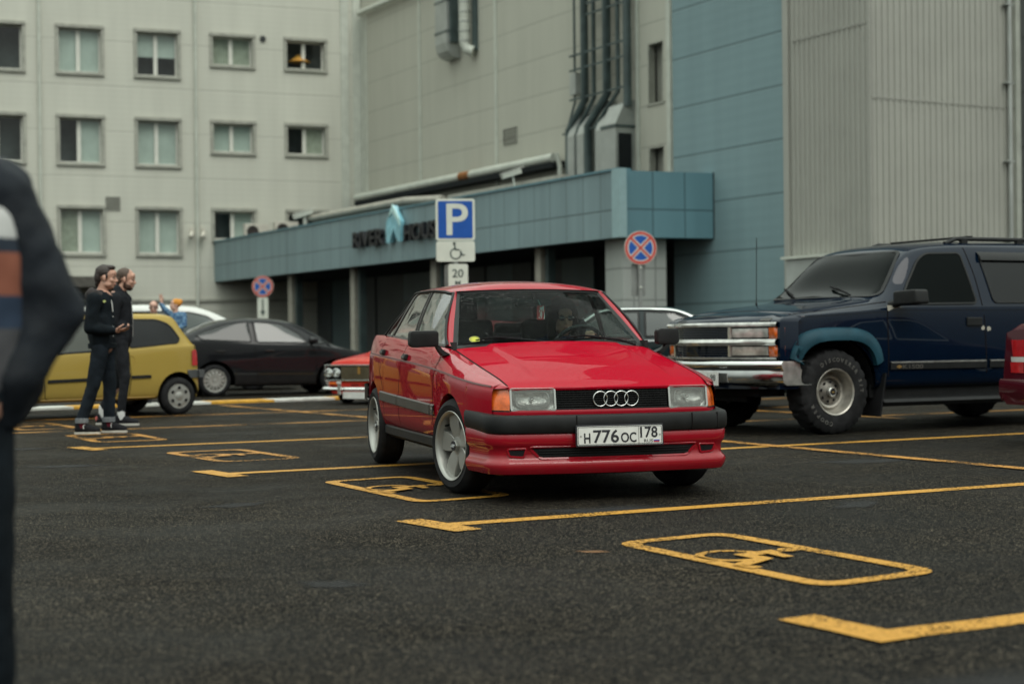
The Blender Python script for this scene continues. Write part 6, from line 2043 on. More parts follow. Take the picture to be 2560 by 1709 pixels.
for a, b in ((-.42, -1.47), (-1.53, -1.80)): strip(mb, [LT(x, lerp(.465, .50, (-.4 - x) / 1.4), .001) for x in [lerp(a, b, i / 12) for i in range(13)]], .042, .014)
mb.build('rubbing_strip', M['black_plastic'], YCAR, normals=False, smooth=25)
mb = MB(); rows = []
for i in range(9):
    x = lerp(-2.405, -2.50, i / 8)
    rows.append([LT(x, z, .012)[0] for z in (.625, .70, .78, .835 - abs(i - 4) * .006)])
mb.grid(rows); mb.build('tail_light', M['red_lens'], YCAR, smooth=60)
mb = MB()
rows = []
for i in range(13):
    t = i / 12
    x = lerp(-2.30, -2.53, t)
    p, n_ = LT(x, .52, 0)
    rows.append([V((x, p.y - .01, .575)), V((x, p.y + .02, .565 if t > .2 else .55)), V((x, p.y + .022, lerp(.56, .47, min(1, t * 3)))), V((x, p.y - .01, lerp(.55, .465, min(1, t * 3))))])
for s in (1,):
    mb.grid(rows)
mb.bx(-2.53, -2.61, -.60, .62, .47, .57)
mb.build('rear_bumper', mat('grey bumper', (.055, .058, .06), .5, var=.1), YCAR, smooth=40)
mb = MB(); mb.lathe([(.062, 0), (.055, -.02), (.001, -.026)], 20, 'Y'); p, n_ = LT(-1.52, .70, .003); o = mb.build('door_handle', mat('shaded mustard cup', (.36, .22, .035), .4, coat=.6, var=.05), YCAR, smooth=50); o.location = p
mb = MB(); mb.grid([[V((x, y, 1.302)) + V((0, 0, .016 + .01 * (1 - (y / .5) ** 2))) for y in [lerp(-.47, .47, i / 8) for i in range(9)]] for x in [lerp(-.95, -2.02, i / 6) for i in range(7)]]); mb.build('sunroof_cover', M['black_matte'], YCAR, smooth=60)
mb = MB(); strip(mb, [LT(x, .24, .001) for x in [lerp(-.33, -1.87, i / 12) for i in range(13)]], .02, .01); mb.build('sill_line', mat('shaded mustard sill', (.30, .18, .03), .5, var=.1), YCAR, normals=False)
for s in (-1, 1):
    wheel(YCAR, 0.0, s * .615, .238, .240, .150, .15, s, 'cover')
    wheel(YCAR, -2.20, s * .615, .238, .240, .150, .15, s, 'cover')

# ---- black saloon with many-spoke wheels; camera sees its right side, heading right
HC = (.925, .38); NC = (-.38, .925)
loc, rz = pose((-3.04, 27.62), HC, NC, .80)
BLK = thing('black_saloon', 'shiny black saloon with arched roof and many-spoke alloy wheels behind the mustard car', 'car', loc, rz)
M['black_paint'] = paint('black paint', (0.010, 0.0105, 0.012), .3, var=.15)
topC = [(.72, .45), (.68, .62), (.5, .72), (.2, .79), (-.02, .86), (-.35, 1.06), (-.75, 1.25), (-1.1, 1.305), (-1.45, 1.315), (-1.9, 1.275), (-2.3, 1.15), (-2.55, 1.06), (-2.85, 1.04), (-2.92, .96), (-2.95, .6)]
beltC = [(.72, .40), (.5, .66), (.0, .80), (-.5, .855), (-1.4, .885), (-2.3, .945), (-2.9, .95)]
arcsC = [(0.0, .345, .255), (-2.10, .345, .255)]
bo, PC = shell(BLK, M['black_paint'], .80, topC, beltC, .16, arcsC, roofw=.70, nose=.16, tail=.10, deckw=.86)
wells(BLK, arcsC, .80, .17, .6, -2.8)
RCr = PC['R']
M['pane_black'] = glass('black car glass', (0.10, 0.12, 0.12), 1.6, opaque=.6, dark=(.02, .024, .024))
pane(BLK, RCr, [(-.50, .885), (-.62, 1.03), (-.95, 1.215), (-1.40, 1.25), (-1.37, .905)], M['pane_clear'], [.01, .06, .06, .03, .03], .005)
pane(BLK, RCr, [(-1.47, .91), (-1.50, 1.25), (-1.85, 1.215), (-2.30, 1.08), (-2.40, 1.03), (-2.30, .955)], M['pane_black'], [.03, .03, .06, .04, .02, .03], .005)
pane(BLK, RCr, [(-.10, .868), (-.42, 1.02), (-.46, .88)], M['pane_black'], .01, .005, 8, 4)
pane(BLK, PC['F'], [(-.60, .90), (-.50, 1.24), (.50, 1.24), (.60, .90)], M['pane_clear'], .04, .005, name='windscreen')
gap(BLK, RCr, [[(-.42, .86), (-.33, .6), (-.36, .22)], [(-1.42, 1.27), (-1.41, .9), (-1.40, .5), (-1.36, .22)]], .010)
for x in (-1.16, -2.0):
    p, n_ = RCr(x, .76, 0); o = MB().box((0, 0, 0), (.16, .03, .035)).build('door_handle', M['black_paint'], BLK, bevel=.01); o.location = p
mb = MB(); mb.prism(rnd_poly([(-.80, .875), (-.82, .965), (-.97, .97), (-.97, .885)], .03), -.5, -.36, lambda a, b, h: (h, a, b)); mb.tube([(-.42, -.74, .86), (-.42, -.84, .89)], .02, 6); mb.build('door_mirror', M['black_paint'], BLK, bevel=.02, smooth=60)
mb = MB(); rows = [[RCr(x, z, .006)[0] for z in (.60, .64, .675)] for x in [lerp(.50, .66, i / 5) for i in range(6)]]; mb.grid(rows); mb.build('headlight', M['white_lens'], BLK, smooth=60)
for s in (-1, 1):
    wheel(BLK, 0.0, s * .70, .268, .270, .185, .19, s, 'multi')
    wheel(BLK, -2.10, s * .70, .268, .270, .185, .19, s, 'multi')

# ---- classic red-orange saloon nose behind the red sedan
hL = V((-.42, -.91)).normalized(); 
LADA = thing('classic_orange_saloon', 'lowered classic orange red saloon with chrome twin headlights behind the red sedan', 'car', (-1.99, 23.55, 0), math.atan2(hL.y, hL.x))
M['coral'] = paint('orange red paint', (0.55, 0.032, 0.022), .35, var=.05)
wl_ = .60
topL = [(.50, .40), (.49, .585), (.40, .615), (-.3, .70), (-.62, .735), (-.75, .76), (-1.1, 1.02), (-1.3, 1.08), (-1.8, 1.10), (-2.1, 1.06), (-2.4, .82), (-3.0, .79), (-3.05, .4)]
beltL = [(.50, .38), (.48, .555), (0, .62), (-.7, .70), (-2.4, .745), (-3.0, .72)]
arcsL = [(0, .255, .20), (-2.0, .255, .20)]
lo, PLd = shell(LADA, M['coral'], wl_, topL, beltL, .15, arcsL, roofw=.76, nose=.03, tail=.03, deckw=.90)
wells(LADA, arcsL, wl_, .16, .4, -2.9)
pane(LADA, PLd['F'], [(-.46, .79), (-.40, 1.03), (.40, 1.03), (.46, .79)], M['pane_clear'], .03, .005, name='windscreen')
for sd in ('L', 'R'):
    pane(LADA, PLd[sd], [(-.82, .74), (-1.16, 1.02), (-1.55, 1.04), (-1.55, .75)], M['pane_clear'], .03, .005, trim=.02, tm='chrome_dull')
    pane(LADA, PLd[sd], [(-1.62, .75), (-1.62, 1.04), (-2.05, 1.0), (-2.3, .77)], M['pane_clear'], .03, .005, trim=.02, tm='chrome_dull')
XF = .50
mb = MB(); mb.bx(XF, XF + .012, -.555, .555, .35, .55); mb.build('grille_backing', M['black_matte'], LADA)
mb = MB()
for k in range(7): z = lerp(.37, .53, k / 6); mb.bx(XF + .012, XF + .022, -.30, .30, z - .004, z + .004)
for k in range(21): y = lerp(-.29, .29, k / 20); mb.bx(XF + .012, XF + .0205, y - .003, y + .003, .36, .54)
mb.build('grille', mat('brassy grille', (.30, .26, .17), .35, metal=.7, var=.15), LADA)
mb = MB(); mb.bx(XF, XF + .03, -.58, .58, .545, .575); mb.bx(XF, XF + .025, -.58, .58, .335, .352); mb.bx(XF, XF + .025, -.58, -.56, .353, .544); mb.bx(XF, XF + .025, .56, .58, .353, .544); mb.build('grille_frame', M['chrome'], LADA, bevel=.004)
for y in (-.50, -.37, .37, .50):
    mb = MB().lathe([(.068, XF + .012), (.07, XF + .045), (.06, XF + .05), (.056, XF + .03)], 24, 'X', (0, y, .45)); h = mb.build('headlight', M['chrome'], LADA, smooth=50)
    MB().ball((XF + .012, y, .45), (.03, .056, .056), 16).build('lens', mat('round lamp glass', (.55, .57, .55), .06, metal=.55, coat=1, var=.2), h, smooth=60)
mb = MB(); mb.bx(XF + .024, XF + .036, -.02, .02, .44, .50); mb.lathe([(.022, XF + .024), (.022, XF + .036), (.001, XF + .038)], 16, 'X', (0, 0, .52)); mb.build('grille_badge', mat('gold badge', (.5, .28, .08), .3, metal=.6, var=.1), LADA)
mb = MB(); mb.grid([[(XF + .10 - .10 * (abs(y) / .62) ** 4 + o, y, z) for o, z in ((-.03, .255), (.0, .25), (.018, .225), (.0, .20), (-.03, .195))] for y in [lerp(-.62, .62, i / 20) for i in range(21)]]); mb.build('bumper', M['chrome'], LADA, smooth=50)
for y in (-.27, .27):
    MB().box((XF + .125, y, .235), (.05, .05, .19)).build('overrider', M['chrome_dull'], LADA, bevel=.012)
    MB().box((XF + .145, y, .315), (.035, .06, .035)).build('bumper_lamp', M['white_lens'], LADA, bevel=.01)
for y in (-.44, .44): MB().bx(XF + .001, XF + .03, y - .06, y + .06, .285, .32).build('indicator', M['orange_lens'], LADA, bevel=.005)
mb = MB(); mb.bx(XF, XF + .006, -.15, -.02, .275, .29); mb.bx(XF, XF + .006, .02, .15, .275, .29); mb.build('front_slot', M['black_matte'], LADA)
MB().bx(XF + .09, XF + .10, -.23, .23, .085, .185).build('number_plate', M['plate_white'], LADA, bevel=.003)
for s in (-1, 1):
    wheel(LADA, 0, s * .51, .205, .206, .14, .14, s, 'hub'); wheel(LADA, -2.0, s * .51, .205, .206, .14, .14, s, 'hub')

# ---- simple saloon / estate maker for the cars that are mostly hidden
def plain_car(name, label, loc, rz, m, wt, top, belt, arcs, zb, wins, wr, kind='hub', trim='chrome', front=None, roofw=.74, tail=.10):
    t = thing(name, label, 'car', loc, rz)
    o, P = shell(t, m, wt, top, belt, zb, arcs, roofw=roofw, nose=.12, tail=tail)
    wells(t, arcs, wt, zb, max(x for x, z in top) - .1, min(x for x, z in top) + .1)
    for sd in 'LR':
        for w in wins: pane(t, P[sd], w, M['pane_clear'], .03, .005, trim=.028, tm=trim)
        gap(t, P[sd], [[(wins[0][-1][0] - .03, z) for z in (wins[0][-1][1] - .02, zb + .05)]])
    if front: pane(t, P['F'], front, M['pane_clear'], .04, .005, name='windscreen')
    for s in (-1, 1):
        for xc, r, zc in arcs: wheel(t, xc, s * (wt - .1), wr, wr + .002, wr * .64, .18, s, kind)
    return t, P
top_s = [(.80, .45), (.78, .66), (.5, .76), (-.35, .88), (-.50, .92), (-.95, 1.22), (-1.25, 1.30), (-1.9, 1.315), (-2.2, 1.27), (-2.62, 1.05), (-2.75, .99), (-3.4, .97), (-3.48, .85), (-3.5, .5)]
belt_s = [(.80, .40), (.6, .70), (-.4, .83), (-1.4, .89), (-2.6, .935), (-3.5, .92)]
arcs_s = [(0, .33, .28), (-2.55, .33, .28)]
M['dark_teal'] = paint('dark grey green paint', (0.012, 0.02, 0.022), .3, var=.1)
wins_s = [[(-.66, .90), (-1.04, 1.19), (-1.22, 1.245), (-1.60, 1.255), (-1.60, .93)], [(-1.68, .935), (-1.68, 1.255), (-2.05, 1.235), (-2.28, 1.13), (-2.50, .975), (-2.40, .96)]]
d = V((.97, -.24))
t, P = plain_car('grey_green_saloon', 'dark grey green saloon with bright window trim parked between the red and blue cars', (3.45 - .9, 20.9, 0), math.atan2(-.10, .995) + math.pi, M['dark_teal'], .80, top_s, belt_s, arcs_s, .2, wins_s, .29, trim='black_plastic', front=[(-.58, .93), (-.48, 1.22), (.48, 1.22), (.58, .93)])
t.location = (.05, 21.1, 0); t.rotation_euler = (0, 0, math.atan2(.05, -1))
for sd, sg in (('L', 1), ('R', -1)):
    mb = MB(); strip(mb, [P[sd](x, z, .012) for x, z in catmull([(-.62, .90), (-1.02, 1.20), (-1.25, 1.268), (-1.65, 1.278), (-2.05, 1.258), (-2.32, 1.15), (-2.56, .985)], 5)], .028, .010); mb.build('window_moulding', M['chrome'], t, normals=False)
mb = MB(); strip(mb, [P['L'](x, .885, .002) for x in [lerp(-.6, -3.3, i / 16) for i in range(17)]], .025, .008); mb.build('bright_strip', M['chrome'], t, normals=False)
# white people carrier far back
top_w = [(.85, .5), (.8, .85), (.3, 1.0), (.0, 1.1), (-.7, 1.46), (-1.1, 1.58), (-1.8, 1.62), (-3.0, 1.60), (-3.3, 1.5), (-3.5, 1.1), (-3.55, .5)]
belt_w = [(.85, .45), (.5, .85), (-.2, 1.02), (-2, 1.08), (-3.5, 1.1)]
M['white_paint'] = paint('white paint', (0.62, 0.63, 0.60), .4, var=.03)
wins_w = [[(-.35, 1.10), (-.85, 1.40), (-1.15, 1.47), (-1.75, 1.49), (-1.75, 1.12)], [(-1.83, 1.12), (-1.83, 1.49), (-2.6, 1.48), (-2.6, 1.13)], [(-2.68, 1.13), (-2.68, 1.475), (-3.0, 1.44), (-3.3, 1.15)]]
plain_car('white_people_carrier', 'white people carrier roof showing behind the mustard hatchback', (-5.05, 30.9, 0), math.atan2(.2, .98), M['white_paint'], .85, top_w, belt_w, [(0, .36, .31), (-2.7, .36, .31)], .2, wins_w, .32, trim='black_plastic', front=[(-.6, 1.12), (-.55, 1.45), (.55, 1.45), (.6, 1.12)], roofw=.80)
# maroon saloon cut by the right edge
M['maroon'] = paint('maroon paint', (0.05, 0.005, 0.009), .35, var=.06)
top_m = [(x, z * .985) for x, z in top_s]
t, P = plain_car('maroon_saloon', 'maroon saloon with red and white tail lights at the right edge', (7.80, 14.16, 0), math.atan2(.30, .954), M['maroon'], .80, [(.80, .45), (.78, .66), (.5, .76), (-.35, .90), (-.50, .95), (-.95, 1.25), (-1.25, 1.36), (-1.9, 1.375), (-2.2, 1.33), (-2.62, 1.12), (-2.75, 1.07), (-3.30, 1.04), (-3.44, .99), (-3.52, .80), (-3.54, .4)], [(.80, .40), (.6, .70), (-.4, .83), (-1.4, .90), (-2.6, .95), (-3.5, .94)], arcs_s, .33, wins_s, .29, tail=.01)
for s in (-1, 1):
    for za, zb, mm in ((.60, .69, 'red_lens'), (.692, .735, 'white_lens'), (.737, .88, 'red_lens')):
        mb = MB()
        rows = []
        for i in range(9):
            q = i / 8
            if q < .5: p, n_ = P['R' if s < 0 else 'L'](lerp(-3.36, -3.46, q * 2), (za + zb) / 2, .012)
            else: p, n_ = P['B'](s * lerp(.60, .42, (q - .5) * 2), (za + zb) / 2, .012)
            rows.append([(p.x, p.y, za), (p.x, p.y, zb)])
        mb.grid(rows); mb.build('tail_light', M[mm], t, smooth=60)
mb = MB()
rows = []
for i in range(25):
    q = i / 24
    if q < .25: p = V((lerp(-2.95, -3.50, q * 4), -.80))
    elif q > .75: p = V((lerp(-3.50, -2.95, (q - .75) * 4), .80))
    else: a = lerp(-1, 1, (q - .25) * 2); p = V((-3.50 - .04 * (1 - a * a), a * .76))
    o = V((0, math.copysign(1, p.y))) if q < .25 or q > .75 else V((-1, 0))
    rows.append([(p.x + o.x * b, p.y + o.y * b, z) for b, z in ((-.03, .55), (.015, .545), (.03, .52), (.03, .42), (.01, .36), (-.03, .34))])
mb.grid(rows); mb.build('rear_bumper', M['maroon'], t, smooth=40)
mb = MB(); strip(mb, [P['R'](x, .575, .002) for x in [lerp(-2.9, -3.5, i / 8) for i in range(9)]], .02, .008); mb.build('bright_strip', M['chrome_dull'], t, normals=False)
# ------------------------------------------------------------------ people
M['skin'] = mat('skin', (0.46, 0.25, 0.18), .5, var=.10, vscale=25)
M['skin_pale'] = mat('pale skin', (0.52, 0.31, 0.24), .5, var=.10, vscale=25)
M['hair_dark'] = mat('dark brown hair', (0.022, 0.013, 0.010), .55, var=.35, vscale=60, bump=.4, bscale=160)
M['hair_brown'] = mat('brown hair', (0.06, 0.035, 0.022), .6, var=.3, vscale=60, bump=.4, bscale=160)
M['beard'] = mat('short brown beard', (0.07, 0.04, 0.03), .8, var=.3, vscale=80)
M['denim_dark'] = mat('dark blue denim', (0.006, 0.009, 0.012), .85, var=.25, vscale=14, bump=.3, bscale=260)
M['denim'] = mat('blue denim', (0.010, 0.014, 0.019), .85, var=.3, vscale=8, bump=.3, bscale=260)
M['hood_grey'] = mat('grey jersey', (0.045, 0.04, 0.04), .95, var=.2, vscale=20, bump=.3, bscale=200)
M['black_cloth'] = mat('black cloth', (0.012, 0.013, 0.016), .85, var=.3, vscale=10, bump=.2, bscale=200)
M['black_jean'] = mat('black jeans', (0.014, 0.015, 0.018), .85, var=.3, vscale=9, bump=.25, bscale=240)
M['sole'] = mat('off-white sole', (0.48, 0.44, 0.38), .6, var=.15, vscale=20)
M['shoe'] = mat('black canvas shoe', (0.014, 0.014, 0.016), .8, var=.2)
M['sock_red'] = mat('dark red sock', (0.12, 0.015, 0.025), .9, var=.1)
M['sock_white'] = mat('white sock', (0.55, 0.55, 0.54), .9, var=.08)
M['lace'] = mat('white lace', (0.6, 0.6, 0.58), .8, var=.05)
M['eye'] = mat('eye white', (0.34, 0.31, 0.28), .25, var=.05)
M['iris'] = mat('dark iris', (0.03, 0.02, 0.015), .15, var=.1)
M['lip'] = mat('lips', (0.34, 0.13, 0.11), .5, var=.1)

def RZ(a): return Matrix.Rotation(a, 3, 'Z')
def head_into(mb, c, rot, k=1.0):
    """skull, jaw, nose, brow, ears, neck root; faces local +x. c = head centre (between the ears)"""
    def P(x, y, z): return V(c) + rot @ (V((x, y, z)) * k)
    def E(x, y, z, a, b, d, r=None): mb.ball(P(x, y, z), (a * k, b * k, d * k), 16, rot=(rot @ r) if r is not None else rot)
    E(-.012, 0, .032, .098, .077, .092)
    E(.028, 0, -.035, .066, .060, .085)
    E(.048, 0, -.088, .036, .036, .030)            # chin
    E(.075, 0, .045, .022, .055, .035)             # forehead
    E(.078, 0, .012, .018, .058, .010)             # brow
    for s in (-1, 1):
        E(.058, s * .036, -.028, .030, .024, .026)  # cheek
        E(.020, s * .048, -.070, .045, .016, .028)  # jaw
        E(-.008, s * .079, -.012, .018, .009, .032, Matrix.Rotation(R(-8), 3, 'Y'))  # ear
    mb.cap(P(.086, 0, .008), P(.108, 0, -.030), .009 * k, .013 * k)   # nose
    E(.098, 0, -.036, .014, .017, .009)
    E(.085, 0, -.060, .013, .022, .0075)            # lips
    E(.083, 0, -.071, .012, .019, .0075)
    mb.cap(P(-.02, 0, -.06), P(-.045, 0, -.19), .055 * k, .058 * k)
def face_bits(parent, c, rot, k=1.0, beard=None, brow='hair_dark'):
    def P(x, y, z): return V(c) + rot @ (V((x, y, z)) * k)
    for s in (-1, 1):
        mb = MB(); mb.ball(P(.0735, s * .031, .000), .0120 * k, 12); o = mb.build('eye', M['eye'], parent, smooth=60)
        mb = MB(); mb.ball(P(.0805, s * .030, .000), (.0068 * k,) * 3, 10); mb.build('iris', M['iris'], o, smooth=60)
        mb = MB(); mb.tube([P(.091, s * .014, .019), P(.089, s * .032, .024), P(.074, s * .052, .018)], [.0035 * k, .005 * k, .003 * k], 6); mb.build('eyebrow', M[brow], parent, smooth=60)
    mb = MB(); mb.ball(P(.0905, 0, -.0655), (.010 * k, .021 * k, .0085 * k), 12, rot=rot); mb.build('mouth', M['lip'], parent, smooth=60)
    if beard:
        mb = MB()
        def E(x, y, z, a, b, d): mb.ball(P(x, y, z), (a * k, b * k, d * k), 14, rot=rot)
        E(.050, 0, -.097, .040, .041, .030); E(.089, 0, -.0505, .012, .024, .006)
        for s in (-1, 1): E(.025, s * .048, -.078, .050, .020, .032); E(-.002, s * .064, -.045, .016, .015, .034)
        organic('beard', mb, M[beard], parent, .006, 3)
def hand_into(mb, wrist, d, palm_n, side=1, curl=.5, k=1.0, spread=0.0, thumb_in=False):
    """palm and five fingers. d = direction from wrist to knuckles, palm_n = way the palm faces"""
    d = V(d).normalized(); n = V(palm_n); n = (n - d * n.dot(d)).normalized(); s = d.cross(n).normalized() * side
    w = V(wrist)
    mb.cap(w, w + d * .03 * k, .026 * k, .028 * k)
    for q in (-.026, -.009, .009, .026): mb.cap(w + d * .02 * k + s * q * .7 * k, w + d * .088 * k + s * q * k, .014 * k, .0125 * k)
    for i, (q, L) in enumerate(((-.029, .070), (-.010, .078), (.010, .082), (.029, .074))):
        a = w + d * .092 * k + s * q * k
        ang = curl
        p = a; dirv = d + s * q * spread * 10
        for j, f in enumerate((.45, .32, .26)):
            th = ang * (.7 + .45 * j)
            dirv = (d * math.cos(th * (1 + j * .6)) + n * math.sin(th * (1 + j * .6)) + s * q * spread * 8).normalized()
            e = p + dirv * L * f * k
            mb.cap(p, e, (.0092 - .0008 * j) * k, (.0086 - .0009 * j) * k)
            p = e
    t0 = w + d * .032 * k + s * .026 * k
    t1 = t0 + (d * .55 + s * .75 + n * .25).normalized() * .038 * k
    t2 = t1 + (d * .85 + s * (.1 if thumb_in else .35) + n * .45).normalized() * .032 * k
    t3 = t2 + (d * .95 + n * (.5 if thumb_in else .2)).normalized() * .024 * k
    mb.cap(t0, t1, .0145 * k, .0115 * k); mb.cap(t1, t2, .0112 * k, .0098 * k); mb.cap(t2, t3, .0098 * k, .0085 * k)
def shoe(parent, ankle, yaw, L=.27, m='shoe', sole='sole', lace=True, pitch=0.0):
    """foot pointing along yaw, ankle joint given; sole on the ground"""
    rot = RZ(yaw)
    ax, ay, az = ankle
    def P(x, y, z): return V((ax, ay, 0)) + rot @ V((x, y, z))
    e = empty_part('shoe', parent)
    mb = MB()
    prof = [(-.072, .026), (-.058, .033), (0, .033), (.08, .041), (.14, .043), (.178, .033), (.190, .014)]
    f = L / .27
    loop = [(x * f, y) for x, y in prof] + [(x * f, -y) for x, y in prof[::-1]]
    mb.prism(loop, .0, .026, lambda a, b, h: P(a, b, h)); mb.build('sole', M[sole], e, bevel=.006, smooth=50)
    mb = MB()
    mb.cap(P(-.040 * f, 0, .055), P(.13 * f, 0, .045), .040, .042); mb.cap(P(.0, 0, .06), P(-.03, 0, .095), .044, .044); mb.cap(P(.05, 0, .066), P(.155 * f, 0, .042), .044, .036)
    o = organic('upper', mb, M[m], e, .008, 4)
    if lace:
        mb = MB()
        for q in range(4): mb.tube([P(.04 + .02 * q, -.028, .094 - .011 * q), P(.045 + .02 * q, 0, .105 - .011 * q), P(.04 + .02 * q, .028, .094 - .011 * q)], .004, 5)
        mb.tube([P(.04, -.01, .105), P(.03, -.045, .09), P(.035, -.05, .06)], .004, 5); mb.build('lace', M['lace'], e, smooth=50)
    return e

# ---- man 1: denim jacket over grey hood, looking to the right, phone in hand
g1 = thing('person', 'man with slicked dark hair in denim jacket over grey hood, holding a phone', 'person', (-4.20, 16.52, 0), 0)
T1 = .0
hd = V((.035, -.05, 1.605)); hr = RZ(R(2)) @ Matrix.Rotation(R(4), 3, 'Y')
legs1 = dict(hipN=V((-.01, -.155, .88)), kneeN=V((-.085, -.17, .49)), ankN=V((-.205, -.17, .10)), hipF=V((.0, .03, .88)), kneeF=V((.035, .03, .50)), ankF=V((.015, .05, .10)))
shN, shF = V((-.045, -.26, 1.375)), V((-.03, .14, 1.37))
elN, wrN = V((-.075, -.30, 1.085)), V((.165, -.25, 1.055))
elF, wrF = V((-.06, .18, 1.12)), V((-.03, .07, 1.03))
mb = MB()
head_into(mb, hd, hr, 1.0)
mb.cap((-.02, -.055, 1.37), (-.03, -.06, 1.0), .12, .11)
mb.cap(shN, elN, .05, .042); mb.cap(elN, wrN, .04, .028); mb.cap(shF, elF, .05, .042); mb.cap(elF, wrF, .04, .028)
mb.cap(legs1['hipN'], legs1['kneeN'], .075, .052); mb.cap(legs1['kneeN'], legs1['ankN'], .05, .036); mb.cap(legs1['hipF'], legs1['kneeF'], .075, .052); mb.cap(legs1['kneeF'], legs1['ankF'], .05, .036)
mb.cap((-.005, -.13, .90), (-.0, .02, .90), .09, .09)
hand_into(mb, wrN, (1, .05, .12), (.1, .3, 1), side=1, curl=.45, thumb_in=True)
hand_into(mb, wrF, (.1, -.4, -1), (0, -1, .2), side=-1, curl=.7)
organic('body', mb, M['skin'], g1, .0065, 3)
face_bits(g1, hd, hr, 1.0)
mb = MB()
def HP(x, y, z): return hd + hr @ V((x, y, z))
mb.ball(HP(-.026, 0, .048), (.098, .083, .088), 16, rot=hr); mb.ball(HP(-.075, 0, .0), (.052, .072, .085), 16, rot=hr); mb.ball(HP(.035, 0, .105), (.05, .062, .028), 14, rot=hr); mb.ball(HP(-.088, 0, -.06), (.03, .055, .045), 12, rot=hr)
for s in (-1, 1): mb.ball(HP(.012, s * .068, .012), (.014, .012, .035), 10, rot=hr)
organic('hair', mb, M['hair_dark'], g1, .007, 3, .0025, 60)
mb = MB()   # jacket
mb.cap((-.035, -.06, 1.34), (-.025, -.06, 1.02), .148, .142); mb.cap((-.045, -.22, 1.35), (-.035, .10, 1.35), .085, .085)
mb.cap((-.02, -.13, 1.15), (-.01, -.13, .95), .115, .118); mb.cap((-.02, .01, 1.15), (-.01, .01, .95), .115, .118)
mb.cap(shN, elN, .078, .068); mb.cap(elN, wrN - V((.02, 0, 0)), .066, .046); mb.cap(shF, elF, .078, .066); mb.cap(elF, wrF - V((.02, 0, 0)), .064, .046)
organic('jacket', mb, M['denim_dark'], g1, .011, 4, .006, 14, .6)
mb = MB(); mb.lathe([(.142, .875), (.150, .88), (.150, .925), (.142, .93)], 32, 'Z', (0, 0, 0)); mb.v = [(x * .96 - .012, y * 1.18 - .06, z) for x, y, z in mb.v]; mb.build('waistband', M['denim_dark'], g1, smooth=50)
mb = MB()   # hood on the shoulders
mb.cap((-.09, -.17, 1.44), (-.11, .04, 1.44), .055, .055); mb.cap((-.02, -.15, 1.425), (-.09, -.16, 1.45), .04, .05); mb.cap((-.02, .04, 1.425), (-.09, .03, 1.45), .04, .05); mb.cap((-.02, -.14, 1.43), (.07, -.07, 1.38), .035, .028); mb.cap((-.02, .03, 1.43), (.07, -.03, 1.38), .035, .028); mb.ball((-.12, -.06, 1.41), (.07, .11, .075), 14)
organic('hood', mb, M['hood_grey'], g1, .009, 4, .005, 18)
mb = MB(); mb.tube([(.085, -.105, 1.39), (.105, -.115, 1.33), (.108, -.105, 1.25)], .005, 6); mb.build('drawstring', M['lace'], g1, smooth=60)
mb = MB(); mb.lathe([(.001, 0), (.014, 0), (.014, .006), (.001, .006)], 14, 'Y'); o = mb.build('pin_badge', mat('pale yellow badge', (.5, .55, .2), .4, var=.1), g1); o.location = (.055, -.235, 1.355)
mb = MB()
for z in (1.2, 1.1, 1.0, .92): mb.ball((.113, -.12, z), (.006, .007, .007), 8)
mb.build('jacket_button', M['chrome_dull'], g1, smooth=60)
mb = MB()   # jeans
mb.cap((-.012, -.13, .93), (-.01, .01, .93), .105, .105)
for h, kn, an in (('hipN', 'kneeN', 'ankN'), ('hipF', 'kneeF', 'ankF')):
    mb.cap(legs1[h], legs1[kn], .094, .070); mb.cap(legs1[kn], legs1[an] + V((0, 0, .05)), .070, .058)
organic('jeans', mb, M['denim'], g1, .010, 4, .007, 12, .7)
for an in ('ankN', 'ankF'):
    c = legs1[an]
    mb = MB().lathe([(.058, .115), (.066, .118), (.067, .165), (.058, .168)], 24, 'Z', (c.x, c.y, .0)); mb.build('turn_up', mat('pale denim turn-up', (.16, .17, .18), .9, var=.2, vscale=30), g1, smooth=40)
    mb = MB(); mb.cap(c + V((0, 0, -.03)), c + V((0, 0, .05)), .043, .045); mb.build('sock', M['sock_red'], g1, smooth=60)
shoe(g1, (-.205 + .0, -.17, .1), R(-4)); shoe(g1, (.015, .05, .1), R(3))
ph = thing('mobile_phone', 'black mobile phone held in the hand of the denim jacketed man', 'phone', (-4.20 + .275, 16.52 - .245, 1.092), R(4))
MB().box((0, 0, 0), (.135, .068, .009), Matrix.Rotation(R(-10), 3, 'Y')).build('case', M['plate_black'], ph, bevel=.003)
MB().box((.0, 0, .0052), (.122, .060, .001), Matrix.Rotation(R(-10), 3, 'Y')).build('screen', mat('phone glass', (.01, .012, .014), .05, coat=1), ph)

# ---- man 2: black bomber, black jeans, short beard, striding
g2 = thing('person', 'bearded man with short brown hair in black jacket, black jeans and white socks', 'person', (-4.43, 18.05, 0), 0)
hd = V((.085, .0, 1.645)); hr = RZ(R(6)) @ Matrix.Rotation(R(8), 3, 'Y')
mb = MB(); head_into(mb, hd, hr, 1.0)
mb.cap((.0, .0, 1.42), (.0, 0, 1.02), .12, .11)
hN, kN, aN = V((.03, -.10, .92)), V((.085, -.10, .54)), V((.035, -.10, .10))
hF, kF, aF = V((.0, .10, .92)), V((-.02, .10, .52)), V((-.225, .11, .12))
for a, b, c in ((hN, kN, aN), (hF, kF, aF)): mb.cap(a, b, .075, .052); mb.cap(b, c, .05, .036)
sN, eN, wN = V((.0, -.20, 1.415)), V((-.02, -.24, 1.15)), V((.06, -.13, 1.04))
sF, eF, wF = V((.02, .20, 1.415)), V((-.02, .24, 1.15)), V((.06, .13, 1.04))
for a, b, c in ((sN, eN, wN), (sF, eF, wF)): mb.cap(a, b, .05, .042); mb.cap(b, c, .04, .028)
